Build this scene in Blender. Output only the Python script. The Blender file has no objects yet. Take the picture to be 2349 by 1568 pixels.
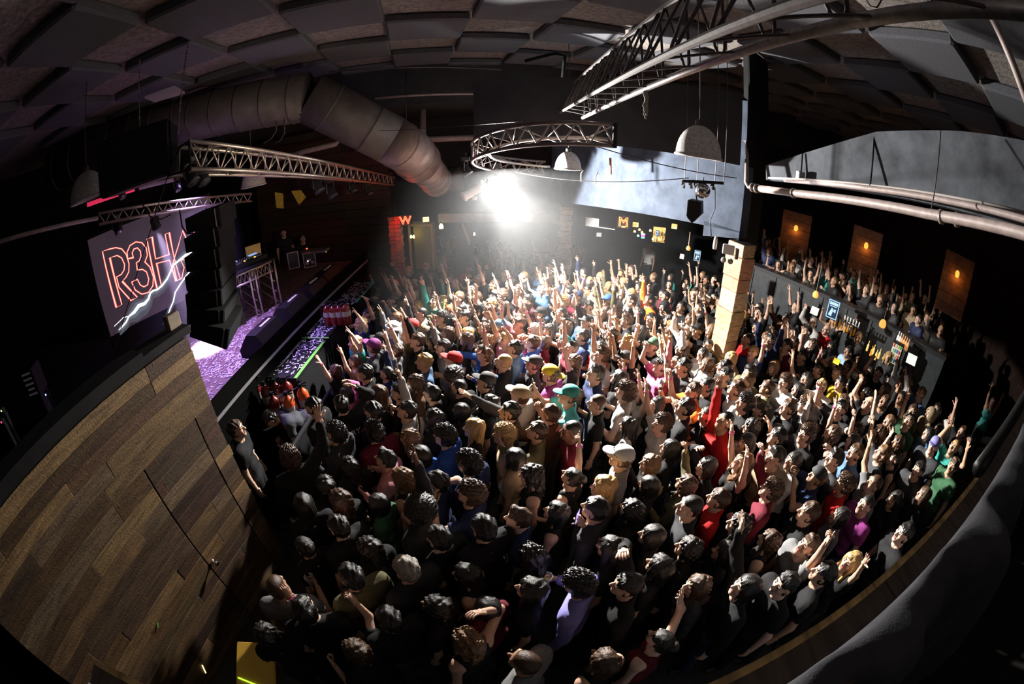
import bpy, math, random
import numpy as np
from mathutils import Vector, Matrix

SC = bpy.context.scene
COL = SC.collection
BS = 1.18
HC = 4.35                                   # camera height above the dance floor
CX, CY, FPX, PITCH = 2349/2, 1568/2, 980.0, math.radians(27.0)

# ---------------------------------------------------------------- camera (fisheye lens), world, lights, exposure
cam = bpy.data.cameras.new('camera')
cam.type = 'PANO'
cam.panorama_type = 'FISHEYE_EQUISOLID'
cam.fisheye_lens = FPX/2349*36.0
cam.fisheye_fov = math.radians(200)
cam.sensor_width = 36.0
cam.sensor_fit = 'HORIZONTAL'
cam.clip_start = 0.02
cam_ob = bpy.data.objects.new('camera', cam)
COL.objects.link(cam_ob)
cam_ob.location = (0, 0, HC)
cam_ob.rotation_euler = (math.pi/2 - PITCH, 0, 0)
SC.camera = cam_ob

SC.view_settings.view_transform = 'Standard'
SC.view_settings.look = 'None'
SC.view_settings.gamma = 1.0
SC.view_settings.use_curve_mapping = False
SC.view_settings.exposure = 0.0
SC.cycles.use_denoising = True
SC.cycles.max_bounces = 6
SC.cycles.diffuse_bounces = 3
SC.cycles.glossy_bounces = 2
SC.cycles.transmission_bounces = 4
SC.cycles.volume_bounces = 0
SC.cycles.sample_clamp_indirect = 4.0

w = bpy.data.worlds.new('world'); SC.world = w; w.use_nodes = True
w.node_tree.nodes['Background'].inputs[0].default_value = (0.003, 0.003, 0.004, 1)
w.node_tree.nodes['Background'].inputs[1].default_value = 1.0

def ray(px, py):
    x, y = px-CX, -(py-CY)
    r = max(1e-9, math.hypot(x, y)); th = 2*math.asin(min(1, r/(2*FPX)))
    a, b, c = math.sin(th)*x/r, math.sin(th)*y/r, math.cos(th)
    return Vector((a, c*math.cos(PITCH)+b*math.sin(PITCH), b*math.cos(PITCH)-c*math.sin(PITCH)))
def at(px, py, d): return Vector((0, 0, HC)) + ray(px, py)*d
def onz(px, py, z):
    r = ray(px, py); return Vector((0, 0, HC)) + r*((z-HC)/r.z)
def onx(px, py, x):
    r = ray(px, py); return Vector((0, 0, HC)) + r*(x/r.x)
def onplane(px, py, p, n):
    r = ray(px, py); o = Vector((0, 0, HC)); return o + r*((Vector(p)-o).dot(n)/r.dot(n))
def proj(v):
    x = v[0]; y = v[1]; z = v[2]-HC
    fw = y*math.cos(PITCH)-z*math.sin(PITCH); up = y*math.sin(PITCH)+z*math.cos(PITCH)
    n = math.sqrt(x*x+fw*fw+up*up); th = math.acos(fw/n); r = 2*FPX*math.sin(th/2); q = max(1e-9, math.hypot(x, up))
    return CX+r*x/q, CY-r*up/q
def floor_z(x, y): return 0.12-0.065*max(-3, y)

def light(name, kind, loc, energy, color=(1, 1, 1), target=None, size=None, angle=60, blend=0.15):
    l = bpy.data.lights.new(name, kind); l.energy = energy; l.color = color
    if kind == 'SPOT': l.spot_size = math.radians(angle); l.spot_blend = blend
    if size is not None:
        if kind == 'AREA': l.size = size
        else: l.shadow_soft_size = size
    o = bpy.data.objects.new(name, l); COL.objects.link(o); o.location = loc
    if target is not None:
        o.rotation_euler = (Vector(target)-Vector(loc)).to_track_quat('-Z', 'Y').to_euler()
    return o

LAMP = at(1135, 418, 8.2)
MAIN_W = 3700
light('moving_head_beam', 'SPOT', LAMP + Vector((0.0, -0.09, -0.06)), MAIN_W, (1.0, 0.96, 0.90), target=LAMP+Vector((2.6, -2.4, -1.9)), size=0.07, angle=172, blend=0.12)
light('moving_head_core', 'SPOT', LAMP + Vector((0.0, -0.09, -0.06)), 8200, (1.0, 0.95, 0.88), target=(2.5, 3.1, 0.6), size=0.07, angle=62, blend=0.7)
STAGE_LAMP = at(360, 524, 7.3)
STAGE_HOT = onz(474, 797, 1.5)
light('stage_beam', 'SPOT', STAGE_LAMP+(STAGE_HOT-STAGE_LAMP).normalized()*.06, 12000, (0.72, 0.55, 1.0), target=STAGE_HOT, size=0.05, angle=24, blend=0.9)
light('stage_fill', 'SPOT', (-5.0, 5.4, 4.6), 1500, (0.52, 0.32, 1.0), target=(-4.7, 5.3, 1.5), size=0.15, angle=84, blend=0.9)  # added purple fill over the boards, no lamp stands there
light('stage_fill_red', 'SPOT', (-6.8, 9.0, 5.4), 120, (1.0, 0.25, 0.35), target=(-5.8, 8.2, 1.5), size=0.15, angle=55, blend=0.9)  # added red fill for the stage rear
light('pit_fill', 'SPOT', (-2.6, 6.6, 4.4), 60, (0.45, 0.45, 1.0), target=(-3.2, 6.6, 1.0), size=0.15, angle=60, blend=0.9)  # invented lamp that tints the pit blue
light('truss_fill', 'SPOT', (-0.6, 3.2, 3.9), 150, (1.0, 0.80, 0.60), target=(-2.9, 5.2, 4.3), size=0.1, angle=70, blend=0.9)  # unseen warm fill that brightens the stage truss
light('wall_fill', 'SPOT', (0.4, 2.4, 4.7), 15, (1.0, 0.70, 0.40), target=(-2.9, 1.0, 1.2), size=0.06, angle=90, blend=0.9)  # unseen warm fill for the plank wall
light('ceiling_fill', 'SPOT', (-0.1, 6.6, 3.2), 34, (1.0, 0.84, 0.78), target=(0.0, 5.3, 6.2), size=0.1, angle=96, blend=1.0)  # added fill that lifts the ceiling panels, no such fixture
light('right_ceiling_fill', 'SPOT', (3.9, 6.0, 3.3), 40, (0.72, 0.82, 1.0), target=(5.2, 3.6, 6.2), size=0.1, angle=90, blend=1.0)  # added bluish fill for the right-hand ceiling

light('balcony_fill', 'POINT', (0.6, -1.6, 5.7), 6, (1.0, 0.85, 0.85), size=0.2)  # unseen fill over the balcony, lifts the drape and near crowd

# ---------------------------------------------------------------- materials
MATS = {}
def mat(name, color=(0.5, 0.5, 0.5), rough=0.6, metal=0.0, emit=0.0, ecol=None, noise=None, objcol=False, wood=None, alpha=None, bump=0.0, bscale=60, trans=0.0, spec=None, wcon=(.35, 1.35)):
    if name in MATS: return MATS[name]
    m = bpy.data.materials.new(name); m.use_nodes = True
    nt = m.node_tree; b = nt.nodes['Principled BSDF']
    b.inputs['Roughness'].default_value = rough; b.inputs['Metallic'].default_value = metal
    b.inputs['Base Color'].default_value = (*color, 1)
    if spec is not None: b.inputs['Specular IOR Level'].default_value = spec
    if trans: b.inputs['Transmission Weight'].default_value = trans; b.inputs['IOR'].default_value = 1.2
    src = None
    if objcol:
        oi = nt.nodes.new('ShaderNodeObjectInfo'); src = oi.outputs['Color']
    tc = nt.nodes.new('ShaderNodeTexCoord')
    if wood:                                  # wood = stretch along local axes
        mp = nt.nodes.new('ShaderNodeMapping'); mp.inputs['Scale'].default_value = wood
        oi2 = nt.nodes.new('ShaderNodeObjectInfo')
        add = nt.nodes.new('ShaderNodeVectorMath'); add.operation = 'MULTIPLY_ADD'
        cmb = nt.nodes.new('ShaderNodeCombineXYZ')
        for i in range(3): nt.links.new(oi2.outputs['Random'], cmb.inputs[i])
        add.inputs[1].default_value = (37, 53, 71); nt.links.new(cmb.outputs[0], add.inputs[0])
        nt.links.new(tc.outputs['Object'], add.inputs[2])
        nt.links.new(add.outputs[0], mp.inputs[0])
        nz = nt.nodes.new('ShaderNodeTexNoise'); nz.inputs['Scale'].default_value = 3.0; nz.inputs['Detail'].default_value = 6; nz.inputs['Roughness'].default_value = 0.65; nz.inputs['Distortion'].default_value = 0.6
        nt.links.new(mp.outputs[0], nz.inputs['Vector'])
        rp = nt.nodes.new('ShaderNodeMapRange'); rp.inputs[1].default_value = 0.3; rp.inputs[2].default_value = 0.72; rp.inputs[3].default_value = wcon[0]; rp.inputs[4].default_value = wcon[1]
        nt.links.new(nz.outputs['Fac'], rp.inputs[0])
        mx = nt.nodes.new('ShaderNodeMix'); mx.data_type = 'RGBA'; mx.blend_type = 'MULTIPLY'; mx.inputs[0].default_value = 1.0
        if src: nt.links.new(src, mx.inputs[6])
        else: mx.inputs[6].default_value = (*color, 1)
        nt.links.new(rp.outputs[0], mx.inputs[7]); src = mx.outputs[2]
    if noise:
        nz = nt.nodes.new('ShaderNodeTexNoise'); nz.inputs['Scale'].default_value = noise[0]; nz.inputs['Detail'].default_value = 5; nz.inputs['Roughness'].default_value = 0.6
        nt.links.new(tc.outputs['Object'], nz.inputs['Vector'])
        rp = nt.nodes.new('ShaderNodeMapRange'); rp.inputs[1].default_value = 0.3; rp.inputs[2].default_value = 0.7; rp.inputs[3].default_value = 1-noise[1]; rp.inputs[4].default_value = 1+noise[1]
        nt.links.new(nz.outputs['Fac'], rp.inputs[0])
        mx = nt.nodes.new('ShaderNodeMix'); mx.data_type = 'RGBA'; mx.blend_type = 'MULTIPLY'; mx.inputs[0].default_value = 1.0
        if src: nt.links.new(src, mx.inputs[6])
        else: mx.inputs[6].default_value = (*color, 1)
        nt.links.new(rp.outputs[0], mx.inputs[7]); src = mx.outputs[2]
    if src: nt.links.new(src, b.inputs['Base Color'])
    if bump:
        nb = nt.nodes.new('ShaderNodeTexNoise'); nb.inputs['Scale'].default_value = bscale; nb.inputs['Detail'].default_value = 4
        nt.links.new(tc.outputs['Object'], nb.inputs['Vector'])
        bp = nt.nodes.new('ShaderNodeBump'); bp.inputs['Strength'].default_value = bump; bp.inputs['Distance'].default_value = 0.02
        nt.links.new(nb.outputs['Fac'], bp.inputs['Height']); nt.links.new(bp.outputs[0], b.inputs['Normal'])
    if emit:
        b.inputs['Emission Color'].default_value = (*(ecol or color), 1); b.inputs['Emission Strength'].default_value = emit
    if alpha is not None: b.inputs['Alpha'].default_value = alpha
    MATS[name] = m; return m

BLACK = mat('black_paint', (0.012, 0.012, 0.013), 0.7, noise=(4, 0.3), spec=.15)
DARK = mat('dark_wall_paint', (0.022, 0.023, 0.027), 0.8, noise=(2.5, 0.35))
GREYWALL = mat('scuffed_grey_blue_paint', (0.060, 0.075, 0.105), 0.8, noise=(3.2, 0.35), bump=0.12, bscale=14, spec=.12)
GREYWALL2 = mat('streaked_grey_paint', (0.095, 0.103, 0.118), 0.8, noise=(2.4, 0.45), bump=0.12, bscale=14, spec=.12)
PANEL = mat('foam_panel', (0.085, 0.087, 0.10), 0.95, noise=(40, 0.25), bump=0.3, bscale=160)
RECESS = mat('rough_ceiling_board', (0.19, 0.165, 0.15), 0.95, noise=(14, 0.45), bump=0.5, bscale=40)
ALU = mat('brushed_aluminium', (0.62, 0.56, 0.50), 0.38, 0.85, noise=(20, 0.15))
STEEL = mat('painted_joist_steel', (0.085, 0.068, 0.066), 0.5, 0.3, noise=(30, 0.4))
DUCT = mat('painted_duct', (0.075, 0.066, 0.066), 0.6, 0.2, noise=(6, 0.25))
DUCT_LIT = mat('lit_duct_end', (0.40, 0.32, 0.30), 0.5, 0.5, noise=(6, 0.2))  # same duct, paler: lamplight on the far elbows put into the colour
PIPE = mat('painted_pipe', (0.42, 0.34, 0.32), 0.5, 0.1, noise=(12, 0.2))
WOODW = mat('reclaimed_plank', (0.2, 0.12, 0.06), 0.65, wood=(9, 0.9, 9), objcol=True, bump=0.25, bscale=50)
WOODB = mat('pine_block', (0.62, 0.42, 0.22), 0.55, wood=(3, 3, 14), objcol=True)
STAGEM = mat('stage_plywood', (0.20, 0.13, 0.12), 0.5, wood=(6, 0.8, 4), noise=(3, 0.3))
FLOORM = mat('dance_floor', (0.03, 0.027, 0.025), 0.55, noise=(3, 0.4))
CABINET = mat('speaker_black', (0.006, 0.006, 0.0065), 0.6, spec=.2)
GRILLE = mat('speaker_grille', (0.008, 0.008, 0.009), 0.8, 0.0, spec=.15, bump=0.3, bscale=220)
RUBBER = mat('cable_rubber', (0.006, 0.006, 0.006), 0.5)
CHROME = mat('chrome', (0.8, 0.8, 0.82), 0.12, 1.0)
ENAMEL = mat('flocked_dome_enamel', (0.58, 0.56, 0.54), 0.8, noise=(30, 0.35), bump=0.5, bscale=120)
REDWOOD = mat('dark_red_wood', (0.024, 0.013, 0.010), 0.8, spec=.15, noise=(5, 0.4))

# ---------------------------------------------------------------- mesh helpers
class MB:
    def __init__(s): s.v = []; s.f = []; s.m = []
    def add(s, vs, fs, m=0):
        o = len(s.v); s.v += [tuple(v) for v in vs]; s.f += [tuple(i+o for i in f) for f in fs]; s.m += [m]*len(fs); return s
    def box(s, c, size, rot=None, m=0, bev=0.0):
        hx, hy, hz = size[0]/2, size[1]/2, size[2]/2
        R = rot if rot is not None else Matrix.Identity(3); c = Vector(c)
        if bev <= 0:
            vs = [c + R @ Vector((sx*hx, sy*hy, sz*hz)) for sz in (-1, 1) for sy in (-1, 1) for sx in (-1, 1)]
            return s.add(vs, [(0, 2, 3, 1), (4, 5, 7, 6), (0, 1, 5, 4), (2, 6, 7, 3), (0, 4, 6, 2), (1, 3, 7, 5)], m)
        b = min(bev, hx*.9, hy*.9, hz*.9); vs = []; ring = [(-1, -1), (1, -1), (1, 1), (-1, 1)]
        for z, e in ((-hz, b), (-hz+b, 0), (hz-b, 0), (hz, b)):
            for i, (sx, sy) in enumerate(ring):
                if i % 2 == 0: pts = [(sx*(hx-e), sy*(hy-e-b+e*0)) , (sx*(hx-e-b+e*0), sy*(hy-e))]
                else: pts = [(sx*(hx-e-b+e*0), sy*(hy-e)), (sx*(hx-e), sy*(hy-e-b+e*0))]
                for p in pts: vs.append(c + R @ Vector((p[0], p[1], z)))
        fs = [tuple(range(7, -1, -1)), tuple(range(24, 32))]
        for r in range(3):
            for i in range(8): fs.append((r*8+i, r*8+(i+1) % 8, (r+1)*8+(i+1) % 8, (r+1)*8+i))
        return s.add(vs, fs, m)
    def tube(s, pts, rad, n=8, m=0, caps=True):
        pts = [Vector(p) for p in pts]; rad = rad if isinstance(rad, (list, tuple)) else [rad]*len(pts)
        vs = []; fs = []; prev = None
        for i, p in enumerate(pts):
            t = (pts[min(i+1, len(pts)-1)]-pts[max(i-1, 0)]).normalized()
            if prev is None: u = t.orthogonal().normalized()
            else:
                u = prev - t*prev.dot(t)
                u = u.normalized() if u.length > 1e-6 else t.orthogonal().normalized()
            prev = u; q = t.cross(u)
            for k in range(n):
                a = 2*math.pi*k/n; vs.append(p + (u*math.cos(a)+q*math.sin(a))*rad[i])
        for i in range(len(pts)-1):
            for k in range(n): fs.append((i*n+k, i*n+(k+1) % n, (i+1)*n+(k+1) % n, (i+1)*n+k))
        if caps: fs += [tuple(range(n-1, -1, -1)), tuple(range((len(pts)-1)*n, len(pts)*n))]
        return s.add(vs, fs, m)
    def lathe(s, c, prof, n=20, m=0, axis=None, closed=False):
        c = Vector(c); R = Matrix.Identity(3) if axis is None else Vector((0, 0, 1)).rotation_difference(Vector(axis)).to_matrix()
        vs = [c + R @ Vector((r*math.cos(2*math.pi*k/n), r*math.sin(2*math.pi*k/n), z)) for r, z in prof for k in range(n)]
        fs = [(i*n+k, i*n+(k+1) % n, (i+1)*n+(k+1) % n, (i+1)*n+k) for i in range(len(prof)-1) for k in range(n)]
        if closed: fs += [tuple(range(n-1, -1, -1)), tuple(range((len(prof)-1)*n, len(prof)*n))]
        return s.add(vs, fs, m)
    def prism(s, poly, d, m=0):                 # poly: 3-D points, extruded by vector d
        n = len(poly); d = Vector(d); vs = [Vector(p) for p in poly] + [Vector(p)+d for p in poly]
        fs = [tuple(range(n-1, -1, -1)), tuple(range(n, 2*n))] + [(i, (i+1) % n, n+(i+1) % n, n+i) for i in range(n)]
        return s.add(vs, fs, m)
    def build(s, name, mats, parent=None, loc=None, smooth=False, color=None):
        if parent is not None: off = Vector(parent['_org'])
        elif loc is not None: off = Vector(loc)
        else: off = Vector((0, 0, 0))
        me = bpy.data.meshes.new(name)
        me.from_pydata([tuple(Vector(v)-off) for v in s.v], [], s.f)
        for x in (mats if isinstance(mats, (list, tuple)) else [mats]): me.materials.append(x)
        if any(s.m): me.polygons.foreach_set('material_index', s.m)
        if smooth: me.polygons.foreach_set('use_smooth', [True]*len(s.f))
        me.update()
        o = bpy.data.objects.new(name, me); COL.objects.link(o)
        if parent is not None: o.parent = parent
        elif loc is not None: o.location = loc
        o['_org'] = tuple(off)
        if color: o.color = (*color, 1)
        return o
def tag(o, label=None, cat=None, group=None, kind=None):
    if label: o['label'] = label
    if cat: o['category'] = cat
    if group: o['group'] = group
    if kind: o['kind'] = kind
    return o
def thing(name, loc, label, cat, group=None, kind=None):
    o = bpy.data.objects.new(name, None); COL.objects.link(o); o.location = loc; o['_org'] = tuple(loc); o.empty_display_size = 0.1
    return tag(o, label, cat, group, kind)
def structure(name, loc=(0, 0, 0), label=None):
    o = bpy.data.objects.new(name, None); COL.objects.link(o); o.location = loc; o['_org'] = tuple(loc); o['kind'] = 'structure'
    if label: o['label'] = label
    return o
def smesh(mb, name, m, label=None, parent=None, smooth=False):
    o = mb.build(name, m, parent, smooth=smooth)
    if parent is None: o['kind'] = 'structure'
    if label: o['label'] = label
    return o
def lerp(a, b, t): return Vector(a)*(1-t)+Vector(b)*t
def text(name, body, size, loc, xdir, up, m, parent, depth=0.004, outline=0.0, align='CENTER'):
    cu = bpy.data.curves.new(name, 'FONT'); cu.body = body; cu.size = size; cu.align_x = align; cu.align_y = 'CENTER'
    cu.resolution_u = 3
    if outline: cu.fill_mode = 'NONE'; cu.bevel_depth = outline; cu.bevel_resolution = 1
    else: cu.extrude = depth
    X = Vector(xdir).normalized(); Y = Vector(up); Y = (Y-X*Y.dot(X)).normalized(); Z = X.cross(Y)
    R = Matrix((X, Y, Z)).transposed().to_4x4()
    tmp = bpy.data.objects.new(name+'_tmp', cu); COL.objects.link(tmp)
    dg = bpy.context.evaluated_depsgraph_get()
    me = bpy.data.meshes.new_from_object(tmp.evaluated_get(dg)); bpy.data.objects.remove(tmp); bpy.data.curves.remove(cu)
    me.name = name; me.materials.clear(); me.materials.append(m)
    o = bpy.data.objects.new(name, me); COL.objects.link(o)
    if parent is not None:
        o.parent = parent; o.matrix_local = Matrix.Translation(Vector(loc)-Vector(parent['_org'])) @ R
    else: o.matrix_world = Matrix.Translation(loc) @ R
    return o
# ================================================================ STRUCTURE
rnd = random.Random(7)
# floor (the dance floor falls slightly away from the balcony)
mb = MB()
ys = [-4, -3, 0, 4, 8, 12, 16]
for i in range(len(ys)-1):
    a, b = ys[i], ys[i+1]
    mb.add([(-12, a, floor_z(0, a)), (16, a, floor_z(0, a)), (16, b, floor_z(0, b)), (-12, b, floor_z(0, b))], [(0, 1, 2, 3)])
smesh(mb, 'floor', FLOORM)
CEIL = 6.25
cs, sn = math.cos(math.radians(13)), math.sin(math.radians(13))
def cxy(u, v): return (-0.30+u*cs-v*sn, 4.9+u*sn+v*cs)       # ceiling grid frame
mb = MB()
mb.add([(-14, -6, CEIL+0.16), (-14, 17, CEIL+0.16), (16, 17, CEIL+0.16), (16, -6, CEIL+0.16)], [(0, 1, 2, 3)])
ceiling = smesh(mb, 'ceiling', RECESS)
ceiling['_org'] = (0, 0, 0)
pm = None; T = 1.2
for i in range(-8, 11):
    for j in range(-6, 5):
        if (i+j) % 2: continue
        x, y = cxy((i+0.5)*T, (j+0.5)*T)
        if x < -9 or x > 11 or y < -4 or y > 10.6+0.22*x: continue
        if pm is None:
            mb = MB(); mb.box((0, 0, 0), (T-0.015, T-0.015, 0.15), Matrix.Rotation(math.radians(13), 3, 'Z'), bev=0.03)
            o = mb.build('ceiling_panel', PANEL, ceiling); pm = o.data; pm.name = 'ceiling_panel'
        else:
            o = bpy.data.objects.new('ceiling_panel', pm); COL.objects.link(o); o.parent = ceiling
        o.location = (x, y, CEIL+0.085); o.rotation_euler = (rnd.uniform(-.01, .01), rnd.uniform(-.01, .01), rnd.uniform(-.012, .012))
# low-ceiling band beyond the panels: a beam across the room and a lower dark ceiling behind it
mb = MB()
A, B = Vector((-12, 7.6, 0)), Vector((12, 12.6, 0))
mb.add([(A.x, A.y, CEIL+0.2), (B.x, B.y, CEIL+0.2), (B.x, B.y, 5.35), (A.x, A.y, 5.35)], [(0, 1, 2, 3)])
mb.add([(A.x, A.y, 5.35), (B.x, B.y, 5.35), (B.x, 17, 5.35), (A.x, 17, 5.35)], [(0, 1, 2, 3)])
smesh(mb, 'trim_1', DARK, 'dark drop beam closing the panelled ceiling')
# walls
mb = MB(); mb.box((2, 15.4, 2.5), (28, 0.2, 8)); smesh(mb, 'wall_back', DARK)
mb = MB(); mb.box((-12, 4, 2.5), (0.2, 24, 8)); smesh(mb, 'wall_stage_end', BLACK)
mb = MB(); mb.box((13.5, 4, 2.5), (0.2, 24, 8)); smesh(mb, 'wall_right', REDWOOD)
mb = MB(); mb.box((2, -5, 2.5), (28, 0.2, 8)); smesh(mb, 'wall_front', BLACK)

# far left: dark red timber wall beyond the stage and the red-lit brick pier
p1, p2 = at(700, 470, 13.0), at(895, 480, 12.6)
mb = MB(); n = Vector((0.02, 1, 0))
mb.prism([(p1.x-2.6, 12.9, 0), (p2.x, 12.6, 0), (p2.x, 12.6, 5.4), (p1.x-2.6, 12.9, 5.4)], (0, 0.15, 0))
wl = smesh(mb, 'wall_left_back', REDWOOD)
wl['_org'] = (0, 0, 0)
for r in range(18):                                  # boards laid level on that wall
    z = 0.5+r*0.27
    for k in range(3):
        xa = p1.x-2.6+k*(p2.x-p1.x+2.6)/3; xb = xa+(p2.x-p1.x+2.6)/3-0.012
        mb = MB(); mb.box(((xa+xb)/2, 12.72-0.1*((xa+xb)/2-p1.x+2.6)/(p2.x-p1.x+2.6), z), (xb-xa, 0.05+rnd.uniform(0, .02), 0.255))
        mb.build('plank', WOODW, wl, color=[c*rnd.uniform(.6, 1.3) for c in (0.07, 0.035, 0.025)])
a0, a1 = at(893, 500, 12.1), at(911, 500, 12.1)
mb = MB()
pier = structure('pillar_1', (a0.x, a0.y, -0.6), 'red-lit rough brick pier beside the dark timber wall')
zz = -0.6; top = at(900, 496, 12.1).z
row = 0
while zz < top:
    for k in range(2):
        wq = (a1.x-a0.x+0.12)/2
        mb = MB(); mb.box((a0.x+wq*(k+0.5)+(0.008 if row % 2 else -0.008), a0.y+rnd.uniform(0, .015), zz+0.055), (wq-0.01, 0.3, 0.10))
        o = mb.build('brick', mat('brick', (0.35, 0.16, 0.12), 0.85, noise=(20, .3), objcol=True), pier, color=[c*rnd.uniform(.7, 1.2) for c in (0.36, 0.17, 0.13)])
    zz += 0.112; row += 1

# ---- F1: lit grey-blue bulkhead wall and the dark overhang above it
def flat(az, d, z): a = math.radians(az); return Vector((math.sin(a)*d, math.cos(a)*d, z))
Cc, D8 = flat(31.0, 6.95, 0), flat(8.0, 10.2, 0)
u = (D8-Cc).normalized(); D0 = Cc+u*5.6
nrm = Vector((u.y, -u.x, 0));  nrm = nrm if nrm.y < 0 else -nrm
zb = onplane(1610, 507, Cc, nrm).z; zb2 = zb+(onplane(1298, 462, Cc, nrm).z-zb)*5.6/((onplane(1298, 462, Cc, nrm)-onplane(1610, 507, Cc, nrm)).length+.35)
mb = MB()
mb.prism([Cc+Vector((0, 0, zb)), D0+Vector((0, 0, zb2)), D0+Vector((0, 0, 5.4)), Cc+Vector((0, 0, 5.4))], -nrm*0.25)
smesh(mb, 'wall_bulkhead', GREYWALL, 'scuffed grey-blue bulkhead wall lit by the moving head lamp')
mb = MB()
q0 = Cc+nrm*0.35-u*0.1; q1 = flat(-5.0, 7.35, 0); nq = Vector((q1.y-q0.y, -(q1.x-q0.x), 0)).normalized(); nq = nq if nq.y < 0 else -nq
zt0 = onplane(1689, 378, q0, nq).z; zm = onplane(1326, 327, q0, nq); zt1 = zt0+(zm.z-zt0)*(q1-q0).length/(Vector((zm.x, zm.y, 0))-q0).length
mb.prism([q0+Vector((0, 0, zt0)), q1+Vector((0, 0, zt1)), q1+Vector((0, 0, 5.45)), q0+Vector((0, 0, 5.45))], -nq*0.36)
smesh(mb, 'trim_2', DARK, 'dark overhanging box beam above the grey-blue bulkhead')
# lower tongue of the bulkhead by the pillar
t0 = Cc; t1 = onplane(1612, 540, Cc, nrm)
mb = MB(); mb.prism([Vector((t0.x, t0.y, at(1672, 545, 6.95).z)), Vector((t1.x, t1.y, onplane(1612, 540, Cc, nrm).z)), Vector((t1.x, t1.y, zb+.02)), Vector((t0.x, t0.y, zb+.02))], -nrm*0.25)
smesh(mb, 'trim_3', GREYWALL, 'lower tongue of the grey-blue bulkhead above the block pillar')
# F2: return beside the corner, its shade painted black; F3: lit grey wall behind the pipes
f2 = Cc+Vector((0.75, 0.55, 0))
mb = MB(); mb.prism([(Cc.x, Cc.y, 2.95), (f2.x, f2.y, 2.95), (f2.x, f2.y, CEIL+.1), (Cc.x, Cc.y, CEIL+.1)], (0.02, 0.2, 0))
mb.prism([Cc+nrm*.02-u*.001+Vector((0, 0, zt0)), Cc-nrm*.27-u*.001+Vector((0, 0, zt0)), Cc-nrm*.27-u*.001+Vector((0, 0, CEIL)), Cc+nrm*.02-u*.001+Vector((0, 0, CEIL))], -u*.03)  # black sheet over the bulkhead end, shade put into its colour
smesh(mb, 'wall_return', BLACK, 'dark return of the bulkhead corner')
W0, W1 = flat(36.3, 6.6, 0), flat(80, 4.9, 0)
W1 = W0+(W1-W0)*1.35
zl0, zl1 = at(1757, 409, 6.6).z, at(2340, 520, 5.0).z
wd = (W1-W0).normalized(); wn = Vector((-wd.y, wd.x, 0)); wn = wn if wn.dot(-W0) > 0 else -wn
mb = MB()
mb.prism([onplane(px, py, W0, wn) for px, py in ((1757, 379), (1757, 412), (1990, 440), (2180, 478), (2349, 528), (2440, 560), (2440, 350), (2349, 322), (2200, 300), (2010, 302), (1890, 337))], -wn*0.2)
smesh(mb, 'wall_bulkhead_right', GREYWALL2, 'streaked grey bulkhead wall behind the long pipes')

# ---- block-clad pillars
def block_pillar(base, wx, wy, yaw, z0, z1, heights, cols, proud, name, label):
    root = structure(name, (base.x, base.y, z0), label)
    R = Matrix.Rotation(yaw, 3, 'Z'); z = z0; i = 0
    mbc = MB(); mbc.box((base.x, base.y, (z0+z1)/2), (wx*.8, wy*.8, z1-z0), R); mbc.build('core', BLACK, root)
    while z < z1-0.02:
        h = min(heights[i % len(heights)], z1-z); p = proud[i % len(proud)]
        mb = MB(); mb.box((base.x, base.y, z+h/2), (wx+p, wy+p, h-0.008), R, bev=0.008)
        mb.build('block', WOODB, root, color=[c*rnd.uniform(.85, 1.1) for c in cols[i % len(cols)]])
        z += h; i += 1
    return root
pc = flat(31.6, 6.85, 0); PILLAR = pc
block_pillar(pc, 0.30, 0.36, math.radians(17.5), floor_z(0, pc.y), at(1690, 556, 6.85).z, [0.30, 0.24, 0.33, 0.22, 0.35, 0.28], [(.60, .40, .20), (.66, .47, .26), (.55, .36, .18), (.68, .50, .33), (.66, .42, .20)], [0.0, .035, 0.005, .012, .03, 0.0], 'pillar_2', 'tall pillar clad in stacked pale pine blocks beneath the bulkhead corner')
p2c = flat(7.25, 11.8, 0)
block_pillar(p2c, 0.34, 0.34, math.radians(-8), floor_z(0, p2c.y), at(1298, 474, 11.8).z, [0.16, 0.13, 0.19, 0.15], [(.30, .23, .17), (.40, .33, .24), (.25, .18, .15), (.36, .31, .25)], [0.0, .05, .01, .03], 'pillar_3', 'far pillar clad in thin weathered wooden blocks behind the crowd')

# ---- plank wall at the left with a hidden door
yE = 2.62; xE = -2.88; wy = math.radians(9)
def wl_p(s, z): return Vector((xE - s*math.sin(wy), yE - s*math.cos(wy), z))       # s metres back from the free end
wn_l = Vector((math.cos(wy), -math.sin(wy), 0))
wallL = structure('wall_left', (0, 0, 0), 'wall of reclaimed planks between the balcony and the stage')
Lw = 3.28
mb = MB(); mb.prism([wl_p(0.03, 0), wl_p(Lw, 0), wl_p(Lw, 3.07), wl_p(0.03, 3.07)], -wn_l*0.12); mb.build('wall_core', BLACK, wallL)
door = structure('door_1', (0, 0, 0), 'hidden door of the same reclaimed planks')
s_d0, s_d1, z_d = 0.265, 1.054, 2.33
cols = [(.20, .125, .06), (.17, .11, .06), (.13, .075, .045), (.24, .16, .085), (.20, .15, .10), (.10, .055, .04), (.27, .19, .10), (.15, .10, .065), (.32, .23, .12)]
z = 0.02; r = 0
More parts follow.
